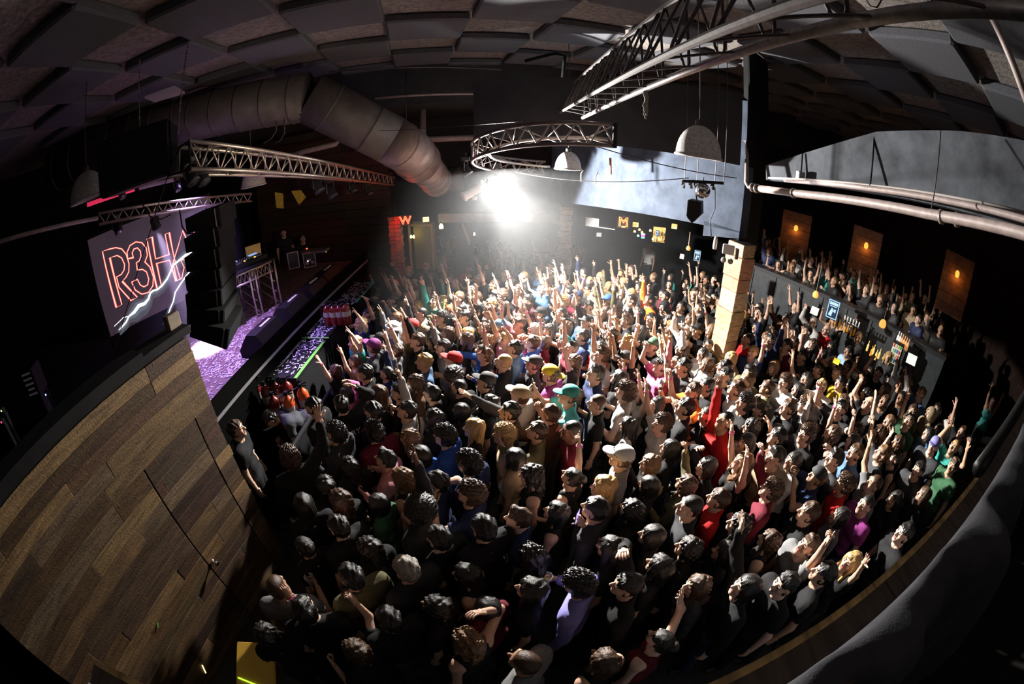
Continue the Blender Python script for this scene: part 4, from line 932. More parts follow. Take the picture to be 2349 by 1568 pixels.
def lantern(px, py, d, label, w_=.09, h_=.13, col=(1, .72, .25), em=5, shape=0):
    c = at(px, py, d); g = thing('lantern', tuple(c), label, 'lamp')
    mb = MB(); mb.lathe(c+Vector((0, 0, -h_/2)), [(.001, 0), (w_/2, 0), (w_/2, h_*.6), (w_*.28, h_*.8), (w_*.25, h_), (.001, h_)], 12); mb.build('glass', mat('lantern_glass_%d' % int(col[1]*100), col, .3, emit=em, ecol=col), g, smooth=True)
    mb = MB(); mb.lathe(c+Vector((0, 0, h_/2)), [(w_*.3, 0), (w_*.3, .02), (.01, .03), (.01, .06), (.001, .06)], 10); mb.build('cap', BLACK, g)
    return g
lantern(1012, 518, 12.0, 'small lit lantern hanging right of the cream EXIT sign', .12, .15)
lantern(1088, 536, 12.6, 'tiny lit lantern at the back of the hall below the haze', .06, .09)
lantern(943, 542, 12.2, 'yellow lantern left of the pair in the back hallway', .06, .09, (1, .8, .2))
lantern(949, 542, 12.2, 'yellow lantern right of the pair in the back hallway', .055, .10, (1, .8, .2))
# hallway doorway, far beam, board and menus
mb = MB(); c0_, c1_ = at(938, 516, 12.5), at(990, 516, 12.6); zb_ = c0_.z-1.4
hall = thing('hallway_frame', tuple(c0_), 'dim yellow-lit doorway frame below the W and EXIT signs', 'doorway')
for a, b in ((c0_, c0_+Vector((0, 0, -1.5))), (c1_, c1_+Vector((0, 0, -1.5))), (c0_, c1_)):
    mb = MB(); mb.tube([a, b], .04, 4); mb.build('jamb', mat('hall_trim', (.45, .36, .16), .6), hall)
mb = MB(); mb.prism([c0_+Vector((0, .5, 0)), c1_+Vector((0, .5, 0)), c1_+Vector((0, .5, -1.5)), c0_+Vector((0, .5, -1.5))], (0, .05, 0)); mb.build('hall_wall', mat('hall_wall', (.16, .14, .05), .8), hall)
light('hall_lamp', 'POINT', lerp(c0_, c1_, .3)+Vector((0, .25, -.35)), 2.2, (1, .75, .25), size=.05)
a, b = at(1005, 500, 12.3), at(1295, 502, 12.6)
mb = MB(); mb.prism([a+Vector((0, 0, .12)), b+Vector((0, 0, .12)), b+Vector((0, 0, -.14)), a+Vector((0, 0, -.14))], (0, .25, 0)); smesh(mb, 'trim_4', mat('pale_grey_beam', (.28, .28, .30), .7, noise=(3, .2)), 'pale grey beam across the back of the hall below the haze')
for px, lb in ((1057, 'tan jamb'), (1068, 'tan jamb')): pass
pipe([at(1062, 514, 12.5), at(1072, 545, 12.4), at(1078, 562, 12.3)], .05, 'leaning_board', 'tan board leaning at the back of the hall', mat('tan_board', (.5, .38, .22), .7), 'board', 4, smooth=False)
a, b = at(1344, 498, 11.2), at(1412, 507, 10.9)
mb = MB(); mb.prism([a, lerp(a, b, .45), lerp(a, b, .45)+Vector((0, 0, -.21)), a+Vector((0, 0, -.21))], (0, .03, 0)); g = tag(mb.build('grey_board', mat('grey_board', (.34, .34, .33), .7), loc=tuple(a)), 'grey board with a ledge under the bulkhead beside the far pillar', 'board'); g['_org'] = tuple(a)
mb = MB(); mb.tube([a+Vector((0, 0, -.22)), b+Vector((0, 0, -.22))], .015, 6); mb.build('ledge', mat('grey_board', (.34, .34, .33), .7), g)
c = at(1374, 538, 11.4); mb = MB(); mb.box(c, (.13, .02, .11)); g = tag(mb.build('wall_notice', mat('notice_paper', (.30, .31, .34), .7), loc=tuple(c)), 'small grey notice on the dark wall below the grey board', 'notice')
# far bar: lit back shelves, neon and screens
mb = MB(); a = at(1512, 538, 11.9); mb.box(a, (.34, .05, .42), Matrix.Rotation(-.2, 3, 'Z')); g = tag(mb.build('back_bar_shelf', mat('amber_backlight', (.5, .33, .12), .6, emit=.55, ecol=(1, .55, .13), noise=(20, .6)), loc=tuple(a)), 'amber backlit bar shelf with bottles under the far EXIT sign', 'shelf'); g['_org'] = tuple(a)
for k in range(10):
    p = at(1500+(k % 5)*6, 540+(k//5)*14, 11.75); mb = MB(); mb.lathe(p, [(.001, 0), (.022, 0), (.022, .07), (.009, .10), (.009, .13), (.001, .13)], 8)
    tag(mb.build('bottle', mat('bottle_%d' % (k % 3), [(.25, .12, .02), (.05, .12, .04), (.4, .35, .25)][k % 3], .15, spec=.8), loc=tuple(p), smooth=True), 'small bottle on the far amber-lit shelf, %s in its %s row' % (ORD[k % 5], 'upper' if k < 5 else 'lower'), 'bottle', 'bottles on the far amber shelf')
def tv(px, py, w_, h_, d, yaw, label, roll=0.0):
    c = at(px, py, d); R = Matrix.Rotation(yaw, 3, 'Z'); g = thing('wall_screen', tuple(c), label, 'screen')
    mb = MB(); mb.box(c, (w_, .07, h_), R, bev=.008); mb.build('housing', mat('tv_blue_black', (.03, .06, .10), .3), g)
    f_ = lambda x, z_, o=-.037: c+R @ Vector((x*w_, o, z_*h_))
    mb = MB(); mb.add([f_(-.45, -.45), f_(.45, -.45), f_(.45, .45), f_(-.45, .45)], [(0, 1, 2, 3)]); mb.build('picture', mat('tv_white', (0, 0, 0), .4, emit=1.0, ecol=(.55, .78, 1)), g)
    mb = MB(); mb.add([f_(-.38, -.40, -.039), f_(.38, -.40, -.039), f_(.38, .40, -.039), f_(-.38, .40, -.039)], [(0, 1, 2, 3)]); mb.build('picture_ground', mat('tv_dark', (0, 0, 0), .4, emit=1, ecol=(.02, .05, .10)), g)
    mb = MB(); mb.add([f_(-.34, .22, -.041), f_(.34, .22, -.041), f_(.34, .36, -.041), f_(-.34, .36, -.041)], [(0, 1, 2, 3)]); mb.add([f_(-.28, .14, -.041), f_(.28, .14, -.041), f_(.28, .18, -.041), f_(-.28, .18, -.041)], [(0, 1, 2, 3)])
    mb.add([f_(-.3, -.3, -.041), f_(-.02, -.34, -.041), f_(.05, .02, -.041), f_(-.1, .08, -.041)], [(0, 1, 2, 3)]); mb.add([f_(.06, -.1, -.041), f_(.26, -.12, -.041), f_(.24, .05, -.041), f_(.1, .04, -.041)], [(0, 1, 2, 3)])
    mb.build('picture_marks', mat('tv_marks', (0, 0, 0), .4, emit=1.1, ecol=(.6, .85, 1)), g)
    return g
tv(1600, 586, .16, .26, 9.9, -.55, 'bright blue-white portrait screen on the bar wall left of the block pillar')
tv(1508, 535, .10, .17, 11.6, -.35, 'far blue-white portrait screen under the EXIT sign')
tv(1911, 709, .32, .47, 8.6*BS, -.9, 'bright framed portrait screen on the black bar wall')
c = at(1475, 541, 11.7); g = thing('beer_neon', tuple(c), 'tiny blue, pink and green neon sign at the far bar', 'sign')
for k, cc in enumerate(((.3, .6, 1), (1, .1, .4), (.1, 1, .4))):
    mb = MB(); mb.box(c+Vector((.0, 0, .05-.05*k)), (.11-.01*k, .03, .035)); mb.build('neon_strip', mat('neon_%d' % k, cc, .4, emit=1.6, ecol=cc), g)
for k, (px, py) in enumerate(((1467, 526), (1456, 530), (1473, 532), (1498, 547), (1464, 540), (1492, 528))):
    lantern(px, py, 11.9, ['amber glow lamp over the far bar, topmost of the cluster', 'amber glow lamp over the far bar, leftmost of the cluster', 'amber glow lamp over the far bar, middle of the cluster', 'small cream lamp beside the far neon sign', 'tiny greenish lamp left of the far neon sign', 'dim lamp left of the far blue screen'][k], .07, .06, [(1, .6, .2), (1, .62, .2), (1, .58, .2), (1, .85, .5), (.2, .9, .4), (.9, .64, .3)][k], 2.0)

# ================================================================ BAR AND MEZZANINE AT THE RIGHT
LZ = 1.75
led = [onz(1752, 622, LZ), onz(1850, 654, LZ), onz(1915, 685, LZ), onz(2032, 731, LZ), onz(2102, 777, LZ), onz(2172, 816, LZ)]
LA, LB = led[1], led[4]; ld = (LB-LA); ld.z = 0; ld.normalize(); ln_ = Vector((ld.y, -ld.x, 0)); ln_ = ln_ if ln_.dot(-LA) > 0 else -ln_
LE0, LE1 = LA-ld*2.4, onplane(2172, 816, LA, ln_); LE1.z = LZ
barw = structure('wall_bar', (0, 0, 0), 'black panelled wall carrying the mezzanine above the bar')
nP = 9
for k in range(nP):
    a, b = lerp(LE0, LE1, k/nP), lerp(LE0, LE1, (k+1)/nP)
    mb = MB(); mb.prism([Vector((a.x, a.y, 0))+ld*.012, Vector((b.x, b.y, 0))-ld*.012, Vector((b.x, b.y, LZ-.09))-ld*.012, Vector((a.x, a.y, LZ-.09))+ld*.012], -ln_*.1)
    mb.build('panel', mat('bar_panel', (.045, .05, .055), .55, noise=(6, .3)), barw)
mb = MB(); mb.prism([LE0+ln_*.10, LE1+ln_*.10, LE1-ln_*.25, LE0-ln_*.25], (0, 0, -.09)); mb.build('ledge', mat('bar_ledge', (.03, .03, .033), .45), barw)
mb = MB(); mb.prism([LE0-ln_*.3+Vector((0, 0, -1.30)), LE1-ln_*.3+Vector((0, 0, -1.30)), LE1-ln_*6+Vector((0, 0, -1.18)), LE0-ln_*6+Vector((0, 0, -1.18))], (0, 0, -.1)); smesh(mb, 'floor_mezzanine', FLOORM, 'raised floor of the mezzanine behind the bar wall')
def onbar(px, py, off=.06): return onplane(px, py, LA+ln_*off, ln_)
def yawbar(): return math.atan2(ld.y, ld.x)
# pendant lamps
def pendant(px, py, d, top, label, r=.07):
    c = at(px, py, d); g = thing('pendant_lamp', tuple(c), label, 'lamp', 'orange pendant lamps over the bar')
    mb = MB(); mb.lathe(c+Vector((0, 0, -r*.9)), [(.001, 0), (r*.75, .02*r), (r, r*.5), (r*.95, r*1.1), (r*.6, r*1.75), (r*.25, r*1.95), (.001, r*1.97)], 16); mb.build('shade', mat('orange_glass', (1, .4, .1), .4, emit=1.5, ecol=(1, .36, .08)), g, smooth=True)
    mb = MB(); mb.tube([c+Vector((0, 0, r)), Vector((c.x, c.y, at(*top).z))], .008, 6); mb.build('cord', mat('pendant_cord', (.35, .25, .18), .6), g)
    return g
pendant(1871, 675, 9.2, (1893, 600, 9.2), 'orange glass pendant over the bar left of the framed screen')
pendant(2025, 742, 8.2, (2060, 640, 8.2), 'orange glass pendant over the bar nearest the bottles', .075)
pendant(1579, 569, 8.6, (1580, 530, 8.6), 'orange glass pendant left of the block pillar', .045)
pendant(1513, 549, 11.5, (1513, 530, 11.5), 'far orange pendant below the far blue screen', .045)
# tills, card, papers, bottles, taps
def slab(px, py, d, w_, h_, yaw, pitch, name, label, cat, m, back=True):
    c = at(px, py, d); R = Matrix.Rotation(yaw, 3, 'Z') @ Matrix.Rotation(pitch, 3, 'X')
    g = thing(name, tuple(c), label, cat)
    mb = MB(); mb.box(c, (w_, .03, h_), R, bev=.005); cs_ = mb.build('case', CABINET, g)
    mb = MB(); mb.box(c+R @ Vector((0, -.018, 0)), (w_*.92, .006, h_*.9), R); mb.build('display', m, cs_)
    mb = MB(); mb.box(c+R @ Vector((0, .05, -h_*.35)), (w_*.4, .08, h_*.3), R, bev=.006); mb.build('stand', CABINET, g)
    return g
TILL = mat('till_white', (.8, .8, .7), .4, emit=.85, ecol=(1, 1, .82))
slab(1869, 713, 9.6, .20, .18, -1.0, -.35, 'till_screen', 'white till screen on the bar left of the framed screen', 'screen', TILL)
slab(2091, 824, 7.9, .22, .19, -.9, -.35, 'till_screen', 'white till screen nearest the dark end of the bar', 'screen', mat('till_cool', (.8, .85, .8), .4, emit=.95, ecol=(.95, 1, .93)))
slab(1565, 588, 9.2, .10, .11, -.7, -.2, 'menu_card', 'cream lit card on the bar under the orange pendant by the pillar', 'card', mat('cream_card', (.7, .55, .35), .5, emit=.5, ecol=(1, .75, .45)))
slab(1919, 829, 7.4, .13, .10, -1.0, -.5, 'amber_card', 'small amber glowing card held up by the bar crowd', 'card', mat('amber_card', (1, .6, .05), .4, emit=1.0, ecol=(1, .50, .03)))
bt = random.Random(11)
def bottle(p, s, col, label, group, emit=0):
    mb = MB(); mb.lathe(p, [(.001, 0), (.036*s, 0), (.038*s, .02*s), (.038*s, .16*s), (.03*s, .19*s), (.013*s, .22*s), (.013*s, .28*s), (.016*s, .285*s), (.016*s, .30*s), (.001, .30*s)], 10)
    key = 'glass_%d_%d_%d' % tuple(int(x*50) for x in col)
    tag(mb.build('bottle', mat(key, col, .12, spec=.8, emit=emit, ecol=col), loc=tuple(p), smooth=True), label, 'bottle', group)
for k in range(9):
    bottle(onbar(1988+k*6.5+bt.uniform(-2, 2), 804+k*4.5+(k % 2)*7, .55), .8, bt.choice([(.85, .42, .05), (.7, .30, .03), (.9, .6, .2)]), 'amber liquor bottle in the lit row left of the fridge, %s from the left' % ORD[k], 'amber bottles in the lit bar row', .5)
for k in range(6):
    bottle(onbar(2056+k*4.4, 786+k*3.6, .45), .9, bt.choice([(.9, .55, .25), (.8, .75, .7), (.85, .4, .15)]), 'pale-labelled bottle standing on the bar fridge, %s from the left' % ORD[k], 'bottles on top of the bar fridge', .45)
for k in range(7):
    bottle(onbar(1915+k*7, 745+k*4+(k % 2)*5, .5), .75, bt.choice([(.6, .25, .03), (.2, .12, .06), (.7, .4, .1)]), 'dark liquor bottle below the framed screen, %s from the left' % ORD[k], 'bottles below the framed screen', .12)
# bar fridge with colourful cans
c = onbar(2056, 808, .5); R = Matrix.Rotation(yawbar(), 3, 'Z')
fr_ = thing('bar_fridge', tuple(c), 'small lit drinks fridge behind the bar', 'fridge')
mb = MB(); mb.box(c, (.30, .32, .5), R, bev=.01); mb.build('cabinet', CABINET, fr_)
ny = -1 if (R @ Vector((0, -1, 0))).dot(ln_) > 0 else 1
mb = MB(); mb.box(c+R @ Vector((0, ny*.165, 0)), (.26, .01, .44), R); mb.build('lit_interior', mat('fridge_light', (.5, .5, .45), .5, emit=.35, ecol=(1, .9, .7)), fr_)
for i in range(4):
    for j in range(4):
        mb = MB(); mb.lathe(c+R @ Vector((-.09+.06*i, ny*.19, -.18+.11*j)), [(.001, 0), (.022, 0), (.022, .08), (.001, .08)], 8); cc = bt.choice([(.7, .1, .05), (.1, .2, .6), (.7, .6, .1), (.1, .5, .2), (.7, .7, .7)]); mb.build('can', mat('can_%d' % int(cc[0]*10+cc[2]*100), cc, .3, .3, emit=.15, ecol=cc), fr_)
# tap tower
c = onbar(1952, 748, .7)
tp = thing('tap_tower', tuple(c), 'chrome beer tap tower with white handles at the bar', 'beer tap')
mb = MB(); mb.tube([c+Vector((0, 0, -.3)), c+Vector((0, 0, .05))], .035, 12); mb.build('column', CHROME, tp, smooth=True)
mb = MB(); mb.tube([c-ld*.22+Vector((0, 0, .05)), c+ld*.22+Vector((0, 0, .05))], .035, 12); mb.build('cross_tube', CHROME, tp, smooth=True)
for k in range(6):
    q = c+ld*(-.2+.08*k)+ln_*.05+Vector((0, 0, .05)); mb = MB(); mb.tube([q, q+Vector((0, 0, .14))], [.009, .02], 8); mb.build('handle', mat('tap_white', (.75, .75, .72), .4), tp, smooth=True)
for px, py, lb in ((1949, 752, 'white handle'),): pass
# bar counter
ca, cb = LE0+ln_*1.3, LE1+ln_*1.25
mb = MB(); mb.prism([Vector((ca.x, ca.y, .78)), Vector((cb.x, cb.y, .78)), Vector((cb.x, cb.y, .84)), Vector((ca.x, ca.y, .84))], ln_*.5)
bc = tag(mb.build('bar_counter', mat('bar_top', (.05, .04, .035), .3), loc=(ca.x, ca.y, 0)), 'long dark bar counter in front of the black panelled wall', 'counter')
# amber wall sconces at the far right
SCO = mat('sconce_amber', (1, .5, .1), .4, emit=1.5, ecol=(1, .42, .06))
for px, py, lb in ((1826, 523, 'amber wall sconce nearest the bulkhead corner'), (1987, 563, 'amber wall sconce in the middle of the dark right wall'), (2196, 628, 'amber wall sconce farthest right on the dark wall')):
    d = 14.0 if px < 1900 else (13.4 if px < 2100 else 12.4)
    c = at(px, py, d); n = Vector((-c.x, -c.y, 0)).normalized(); g = thing('wall_sconce', tuple(c), lb, 'lamp', 'amber sconces on the dark right wall')
    mb = MB(); mb.lathe(c+Vector((0, 0, -.09)), [(.001, 0), (.05, .01), (.075, .08), (.06, .15), (.03, .18), (.001, .18)], 12); mb.build('glass_shade', SCO, g, smooth=True)
    mb = MB(); mb.box(c-n*.09, (.06, .06, .1)); mb.build('bracket', BLACK, g)
    X = Vector((-n.y, n.x, 0))
    pm_ = mat('sconce_board', (.22, .10, .05), .6, noise=(6, .4))
    bd = thing('sconce_board', tuple(c-n*.16+Vector((0, 0, -.5))), lb.replace('sconce', 'timber board behind the sconce'), 'board', 'timber boards behind the sconces')
    for k in range(6):
        mb = MB(); mb.box(c-n*.17+Vector((0, 0, .35-.27*k)), (1.0, .04, .26), Matrix((X, -n, Vector((0, 0, 1)))).transposed()); mb.build('plank', pm_, bd)
    light('sconce_light', 'POINT', c+n*.02+Vector((0, 0, -.13)), 2.4, (1, .40, .06), size=.05)
# added fills for the mezzanine crowd and the bar, no fixtures there
light('mezzanine_fill', 'SPOT', flat(52, 7.6, 4.2), 60, (1, .86, .78), target=lerp(LA, LB, .5)-ln_*1.0, size=.1, angle=75, blend=.8)
light('bar_fill', 'SPOT', lerp(LA, LB, .6)+ln_*1.0+Vector((0, 0, 1.3)), 14, (1, .85, .7), target=lerp(LA, LB, .6)+ln_*.3+Vector((0, 0, -1)), size=.1, angle=110, blend=.9)  # added fill above the bar, not a fixture

# ================================================================ BALCONY RAIL IN THE NEAR RIGHT CORNER
rd = Vector((math.sin(math.radians(80.5)), math.cos(math.radians(80.5)), 0)); rn = Vector((rd.y, -rd.x, 0))     # rn points back to the balcony
RZ = HC-.62
r0 = onz(2130, 1235, RZ); r0 = r0-rd*(r0.dot(rd)-.15)
def rl(s, n_, z_): return Vector((r0.x, r0.y, 0))+rd*s+rn*n_+Vector((0, 0, z_))
rail = structure('balcony_rail', (0, 0, 0), 'timber balcony rail draped in dark cloth at the near right'); 
tag(rail, cat=None)
nb_ = 7
for k in range(nb_):
    mb = MB(); a, b = -.9+k*.75, -.9+(k+1)*.75-.004
    mb.prism([rl(a, 0, RZ), rl(b, 0, RZ), rl(b, 0, RZ-.045), rl(a, 0, RZ-.045)], rn*.14); mb.build('rail_plank', WOODW, rail, color=(.12, .085, .06))
    mb = MB(); mb.prism([rl(a, -.02, RZ-.03), rl(b, -.02, RZ-.03), rl(b, -.02, RZ-.20), rl(a, -.02, RZ-.20)], rn*.02); mb.build('rail_plank', WOODW, rail, color=(.42, .30, .13))  # paler than the top plank: light on the outer face put in colour
# cloth over the rail and hanging down behind it
mb = MB(); nU, nV = 260, 28; vs = []; rr = random.Random(5)
ph = [(rr.uniform(3, 22), rr.uniform(0, 6.28), rr.uniform(.006, .018)) for _ in range(9)]+[(rr.uniform(26, 55), rr.uniform(0, 6.28), rr.uniform(.002, .005)) for _ in range(6)]
prof = [(.025, -.01), (.03, .012), (.07, .02), (.12, .02), (.16, .008), (.19, -.05)]
for j in range(nV+1):
    v = j/nV
    for i in range(nU+1):
        s = -.9+5.2*i/nU
        if v < .3:
            t = v/.3*(len(prof)-1); k = min(int(t), len(prof)-2); q = t-k
            n_, z_ = prof[k][0]*(1-q)+prof[k+1][0]*q, prof[k][1]*(1-q)+prof[k+1][1]*q; n_ += .03
        else:
            t = (v-.3)/.7; n_, z_ = .22+.12*t+.35*t*t, -.05-2.6*t
        w_ = sum(am*math.sin(fr_q*s+p_+v*2.2) for fr_q, p_, am in ph)
        w_ += .012*math.sin(17*v+1.4*math.sin(1.7*s)) + .006*math.sin(33*v+1.2*s)
        amp = min(1, v*2.2)
        vs.append(rl(s+.25*v, n_+w_*amp*1.9, RZ+z_+w_*amp*.8+.012))
fs = [(j*(nU+1)+i, j*(nU+1)+i+1, (j+1)*(nU+1)+i+1, (j+1)*(nU+1)+i) for j in range(nV) for i in range(nU)]
mb.add(vs, fs); o = mb.build('balcony_drape', mat('charcoal_cloth', (.055, .055, .064), .85, noise=(9, .25), bump=.15, bscale=200), None, smooth=True)
tag(o, 'charcoal cloth draped in folds over the balcony rail', 'drape')
c = at(2105, 1140, 1.35)
pipe([at(2245, 1075, 1.42), at(2290, 1010, 1.7), at(2349, 915, 2.2), at(2380, 860, 2.6)], .028, 'rail_tube', 'black foam-wrapped tube lying along the rail at far right', RUBBER, 'tube')
# table at bottom left, yellow light put into its top's colour and glow
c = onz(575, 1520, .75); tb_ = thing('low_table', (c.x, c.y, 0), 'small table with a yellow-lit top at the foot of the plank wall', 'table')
mb = MB(); mb.box((c.x+.05, c.y, .74), (.42, .5, .04), Matrix.Rotation(.3, 3, 'Z'), bev=.01); mb.build('table_top', mat('yellow_lit_table', (.42, .24, .035), .4, emit=.03, ecol=(.6, .35, .05)), tb_)
for sx in (-.16, .16):
    for sy in (-.2, .2): mb = MB(); mb.tube([(c.x+.05+sx, c.y+sy, 0), (c.x+.05+sx, c.y+sy, .73)], .02, 8); mb.build('leg', STEEL, tb_)
for px, py, col, lb in ((468, 1534, (.9, .75, .4), 'short glowing cream glow stick at the wall foot'), (570, 1563, (.5, .9, .05), 'long yellow-green glow stick on the low table')):
    a = onplane(px, py, wl_p(1, 0)+wn_l*.035, wn_l) if px < 500 else onz(px, py, .775); d_ = Vector((.0, .03, .05)) if px < 500 else Vector((.12, .0, 0)); mb = MB(); mb.tube([a-d_, a+d_], .009, 8)  # the cream one is a glowing stand-in for light on the planks
    tag(mb.build('glow_strip', mat('glow_%d' % px, col, .4, emit=1.5, ecol=col), loc=tuple(a)), lb, 'glow stick')
a = onplane(362, 1433, wl_p(1, 0)+wn_l*.03, wn_l); mb = MB(); mb.box(a, (.006, .05, .012), Matrix.Rotation(.5, 3, 'X')); tag(mb.build('green_tape_strip', GT, loc=tuple(a)), 'short green strip of tape on the plank wall', 'tape')
# haze around the lamp
mb = MB(); mb.box((0.3, 8.0, 2.55), (5.0, 4.2, 2.6)); hz = mb.build('haze', mat('haze_mat', (1, 1, 1)), None)
m_ = MATS['haze_mat']; nt = m_.node_tree; nt.nodes.remove(nt.nodes['Principled BSDF'])
vs_ = nt.nodes.new('ShaderNodeVolumeScatter'); vs_.inputs['Density'].default_value = .008; vs_.inputs['Anisotropy'].default_value = .25; vs_.inputs['Color'].default_value = (.93, .96, 1, 1)
nt.links.new(vs_.outputs[0], nt.nodes['Material Output'].inputs['Volume'])
tag(hz, 'thin stage haze hanging around the dazzling lamp', 'haze', kind='stuff')
mb = MB(); mb.box((-5.75, 5.0, 2.75), (2.3, 2.4, 2.4)); hz3 = mb.build('stage_haze', mat('stage_haze_mat', (1, 1, 1)), None)
m_ = MATS['stage_haze_mat']; nt = m_.node_tree; nt.nodes.remove(nt.nodes['Principled BSDF'])
vs_ = nt.nodes.new('ShaderNodeVolumeScatter'); vs_.inputs['Density'].default_value = .014
nt.links.new(vs_.outputs[0], nt.nodes['Material Output'].inputs['Volume'])
tag(hz3, 'faint haze over the stage catching the purple beam', 'haze', kind='stuff')
for px0, py0, px1, py1, px2, py2, px3, py3, dd, lb in ((630, 441, 648, 444, 650, 478, 634, 476, 12.0, 'narrow ochre drape at the stage rear below the truss'), (668, 438, 690, 436, 702, 452, 686, 470, 12.2, 'ochre drape with dark folds at the stage rear below the truss'), (792, 426, 806, 426, 806, 448, 794, 446, 12.4, 'small ochre drape at the far stage rear')):
    mb = MB(); yq = lambda px, py: onplane(px, py, (0, 12.64, 0), Vector((0, 1, 0))); mb.prism([yq(px0, py0), yq(px1, py1), yq(px2, py2), yq(px3, py3)], (0, .05, 0))
    tag(mb.build('ochre_drape', mat('lit_ochre_drape', (.5, .30, .05), .8, emit=.10, ecol=(.6, .33, .04), noise=(9, .5)), loc=tuple(yq(px0, py0))), lb, 'drape')  # light on the ochre cloth put in as a faint glow
# ================================================================ PEOPLE: bodies grown from a smooth field, one mesh per pose
V3 = np.array
def smin(a, b, k):
    h = np.maximum(k-np.abs(a-b), 0)/k
    return np.minimum(a, b)-h*h*k*.25
class Field:
    def __init__(s, lo, hi, vx):
        s.lo = np.array(lo, float); s.vx = vx; s.n = np.ceil((np.array(hi)-s.lo)/vx).astype(int)+1
        s.f = np.full(s.n, 1.0, np.float32)
        s.ax = [s.lo[i]+vx*np.arange(s.n[i]) for i in range(3)]
    def sub(s, lo, hi):
        a = np.maximum(np.floor((np.array(lo)-s.lo)/s.vx).astype(int), 0); b = np.minimum(np.ceil((np.array(hi)-s.lo)/s.vx).astype(int)+1, s.n)
        if np.any(b <= a): return None, None
        sl = tuple(slice(a[i], b[i]) for i in range(3))
        P = np.stack(np.meshgrid(*[s.ax[i][sl[i]] for i in range(3)], indexing='ij'), -1).astype(np.float32)
        return sl, P
    def cap(s, a, b, ra, rb=None, k=.03, sy=1.0, cut=None, mode='add'):
        a, b = np.array(a, float), np.array(b, float); rb = ra if rb is None else rb; m = max(ra, rb)+k+3*s.vx
        sl, P = s.sub(np.minimum(a, b)-m, np.maximum(a, b)+m)
        if sl is None: return s
        S = np.array([1, sy, 1]); A, B = a*S, b*S; Q = P*S-A; d = B-A; L = max(d@d, 1e-9)
        t = np.clip((Q@d)/L, 0, 1)
        D = np.linalg.norm(Q-t[..., None]*d, axis=-1)-(ra+(rb-ra)*t)
        if sy > 1: D = D/sy**.5
        if cut is not None:          # flat end past the fraction `cut`
            nd = (b-a)/np.linalg.norm(b-a); D = np.maximum(D, (P-(a+(b-a)*cut))@nd)
        if mode == 'add': s.f[sl] = smin(s.f[sl], D, k)
        else: s.f[sl] = -smin(-s.f[sl], D, k)
        return s
    def ell(s, c, r, k=.02, mode='add', R=None):
        c, r = np.array(c, float), np.array(r, float); m = r.max()+k+3*s.vx
        sl, P = s.sub(c-m, c+m)
        if sl is None: return s
        Q = P-c
        if R is not None: Q = Q@R
        k0 = np.linalg.norm(Q/r, axis=-1); k1 = np.linalg.norm(Q/(r*r), axis=-1)+1e-9; D = k0*(k0-1)/k1
        if mode == 'add': s.f[sl] = smin(s.f[sl], D, k)
        else: s.f[sl] = -smin(-s.f[sl], D, k)
        return s
    def P(s): return np.meshgrid(*s.ax, indexing='ij')
    def mesh(s):
        f = np.pad(s.f, 1, constant_values=1.0); ins = f < 0; n = np.array(f.shape)-1
        c = [f[i:i+n[0], j:j+n[1], k:k+n[2]] for i in (0, 1) for j in (0, 1) for k in (0, 1)]
        cnt = sum((x < 0).astype(np.int8) for x in c); act = (cnt > 0) & (cnt < 8)
        idx = np.full(n, -1, np.int64); ijk = np.argwhere(act); idx[act] = np.arange(len(ijk))
        val = np.stack([x[act] for x in c], 1)           # order ijk bits
        off = np.array([(i, j, k) for i in (0, 1) for j in (0, 1) for k in (0, 1)], float)
        acc = np.zeros((len(ijk), 3)); num = np.zeros(len(ijk))
        for a in range(8):
            for b in range(a+1, 8):
                if bin(a ^ b).count('1') != 1: continue
                va, vb = val[:, a], val[:, b]; cr = (va < 0) != (vb < 0)
                t = np.where(cr, va/(np.where(cr, va-vb, 1)), 0)
                acc += np.where(cr[:, None], off[a]+(off[b]-off[a])*t[:, None], 0); num += cr
        v = (ijk+acc/num[:, None]-1)*s.vx+s.lo
        F = []
        for ax in range(3):
            o1, o2 = [(1, 2), (2, 0), (0, 1)][ax]
            sl0 = [slice(None)]*3; sl1 = [slice(None)]*3; sl0[ax] = slice(0, -1); sl1[ax] = slice(1, None)
            A, B = ins[tuple(sl0)], ins[tuple(sl1)]; e = np.argwhere(A != B)
            fl = A[tuple(e.T)]
            ok = (e[:, o1] > 0) & (e[:, o2] > 0) & (e[:, o1] < n[o1]) & (e[:, o2] < n[o2]) & (e[:, ax] < n[ax])
            e, fl = e[ok], fl[ok]
            def g(d1, d2):
                q = e.copy(); q[:, o1] -= d1; q[:, o2] -= d2; return idx[tuple(q.T)]
            q = np.stack([g(1, 1), g(0, 1), g(0, 0), g(1, 0)], 1); q[~fl] = q[~fl][:, ::-1]
            F.append(q)
        return v, np.concatenate(F)
def to_mesh(name, v, f, mats_, midx=None, smooth=True):
    me = bpy.data.meshes.new(name); me.vertices.add(len(v)); me.vertices.foreach_set('co', np.asarray(v, np.float32).ravel())
    f = np.asarray(f); me.loops.add(f.size); me.loops.foreach_set('vertex_index', f.ravel().astype(np.int32))
    me.polygons.add(len(f)); me.polygons.foreach_set('loop_start', (np.arange(len(f))*f.shape[1]).astype(np.int32))
    for m in mats_: me.materials.append(m)
    if midx is not None: me.polygons.foreach_set('material_index', np.asarray(midx, np.int32))
    me.polygons.foreach_set('use_smooth', np.ones(len(f), bool)); me.update(calc_edges=True); return me

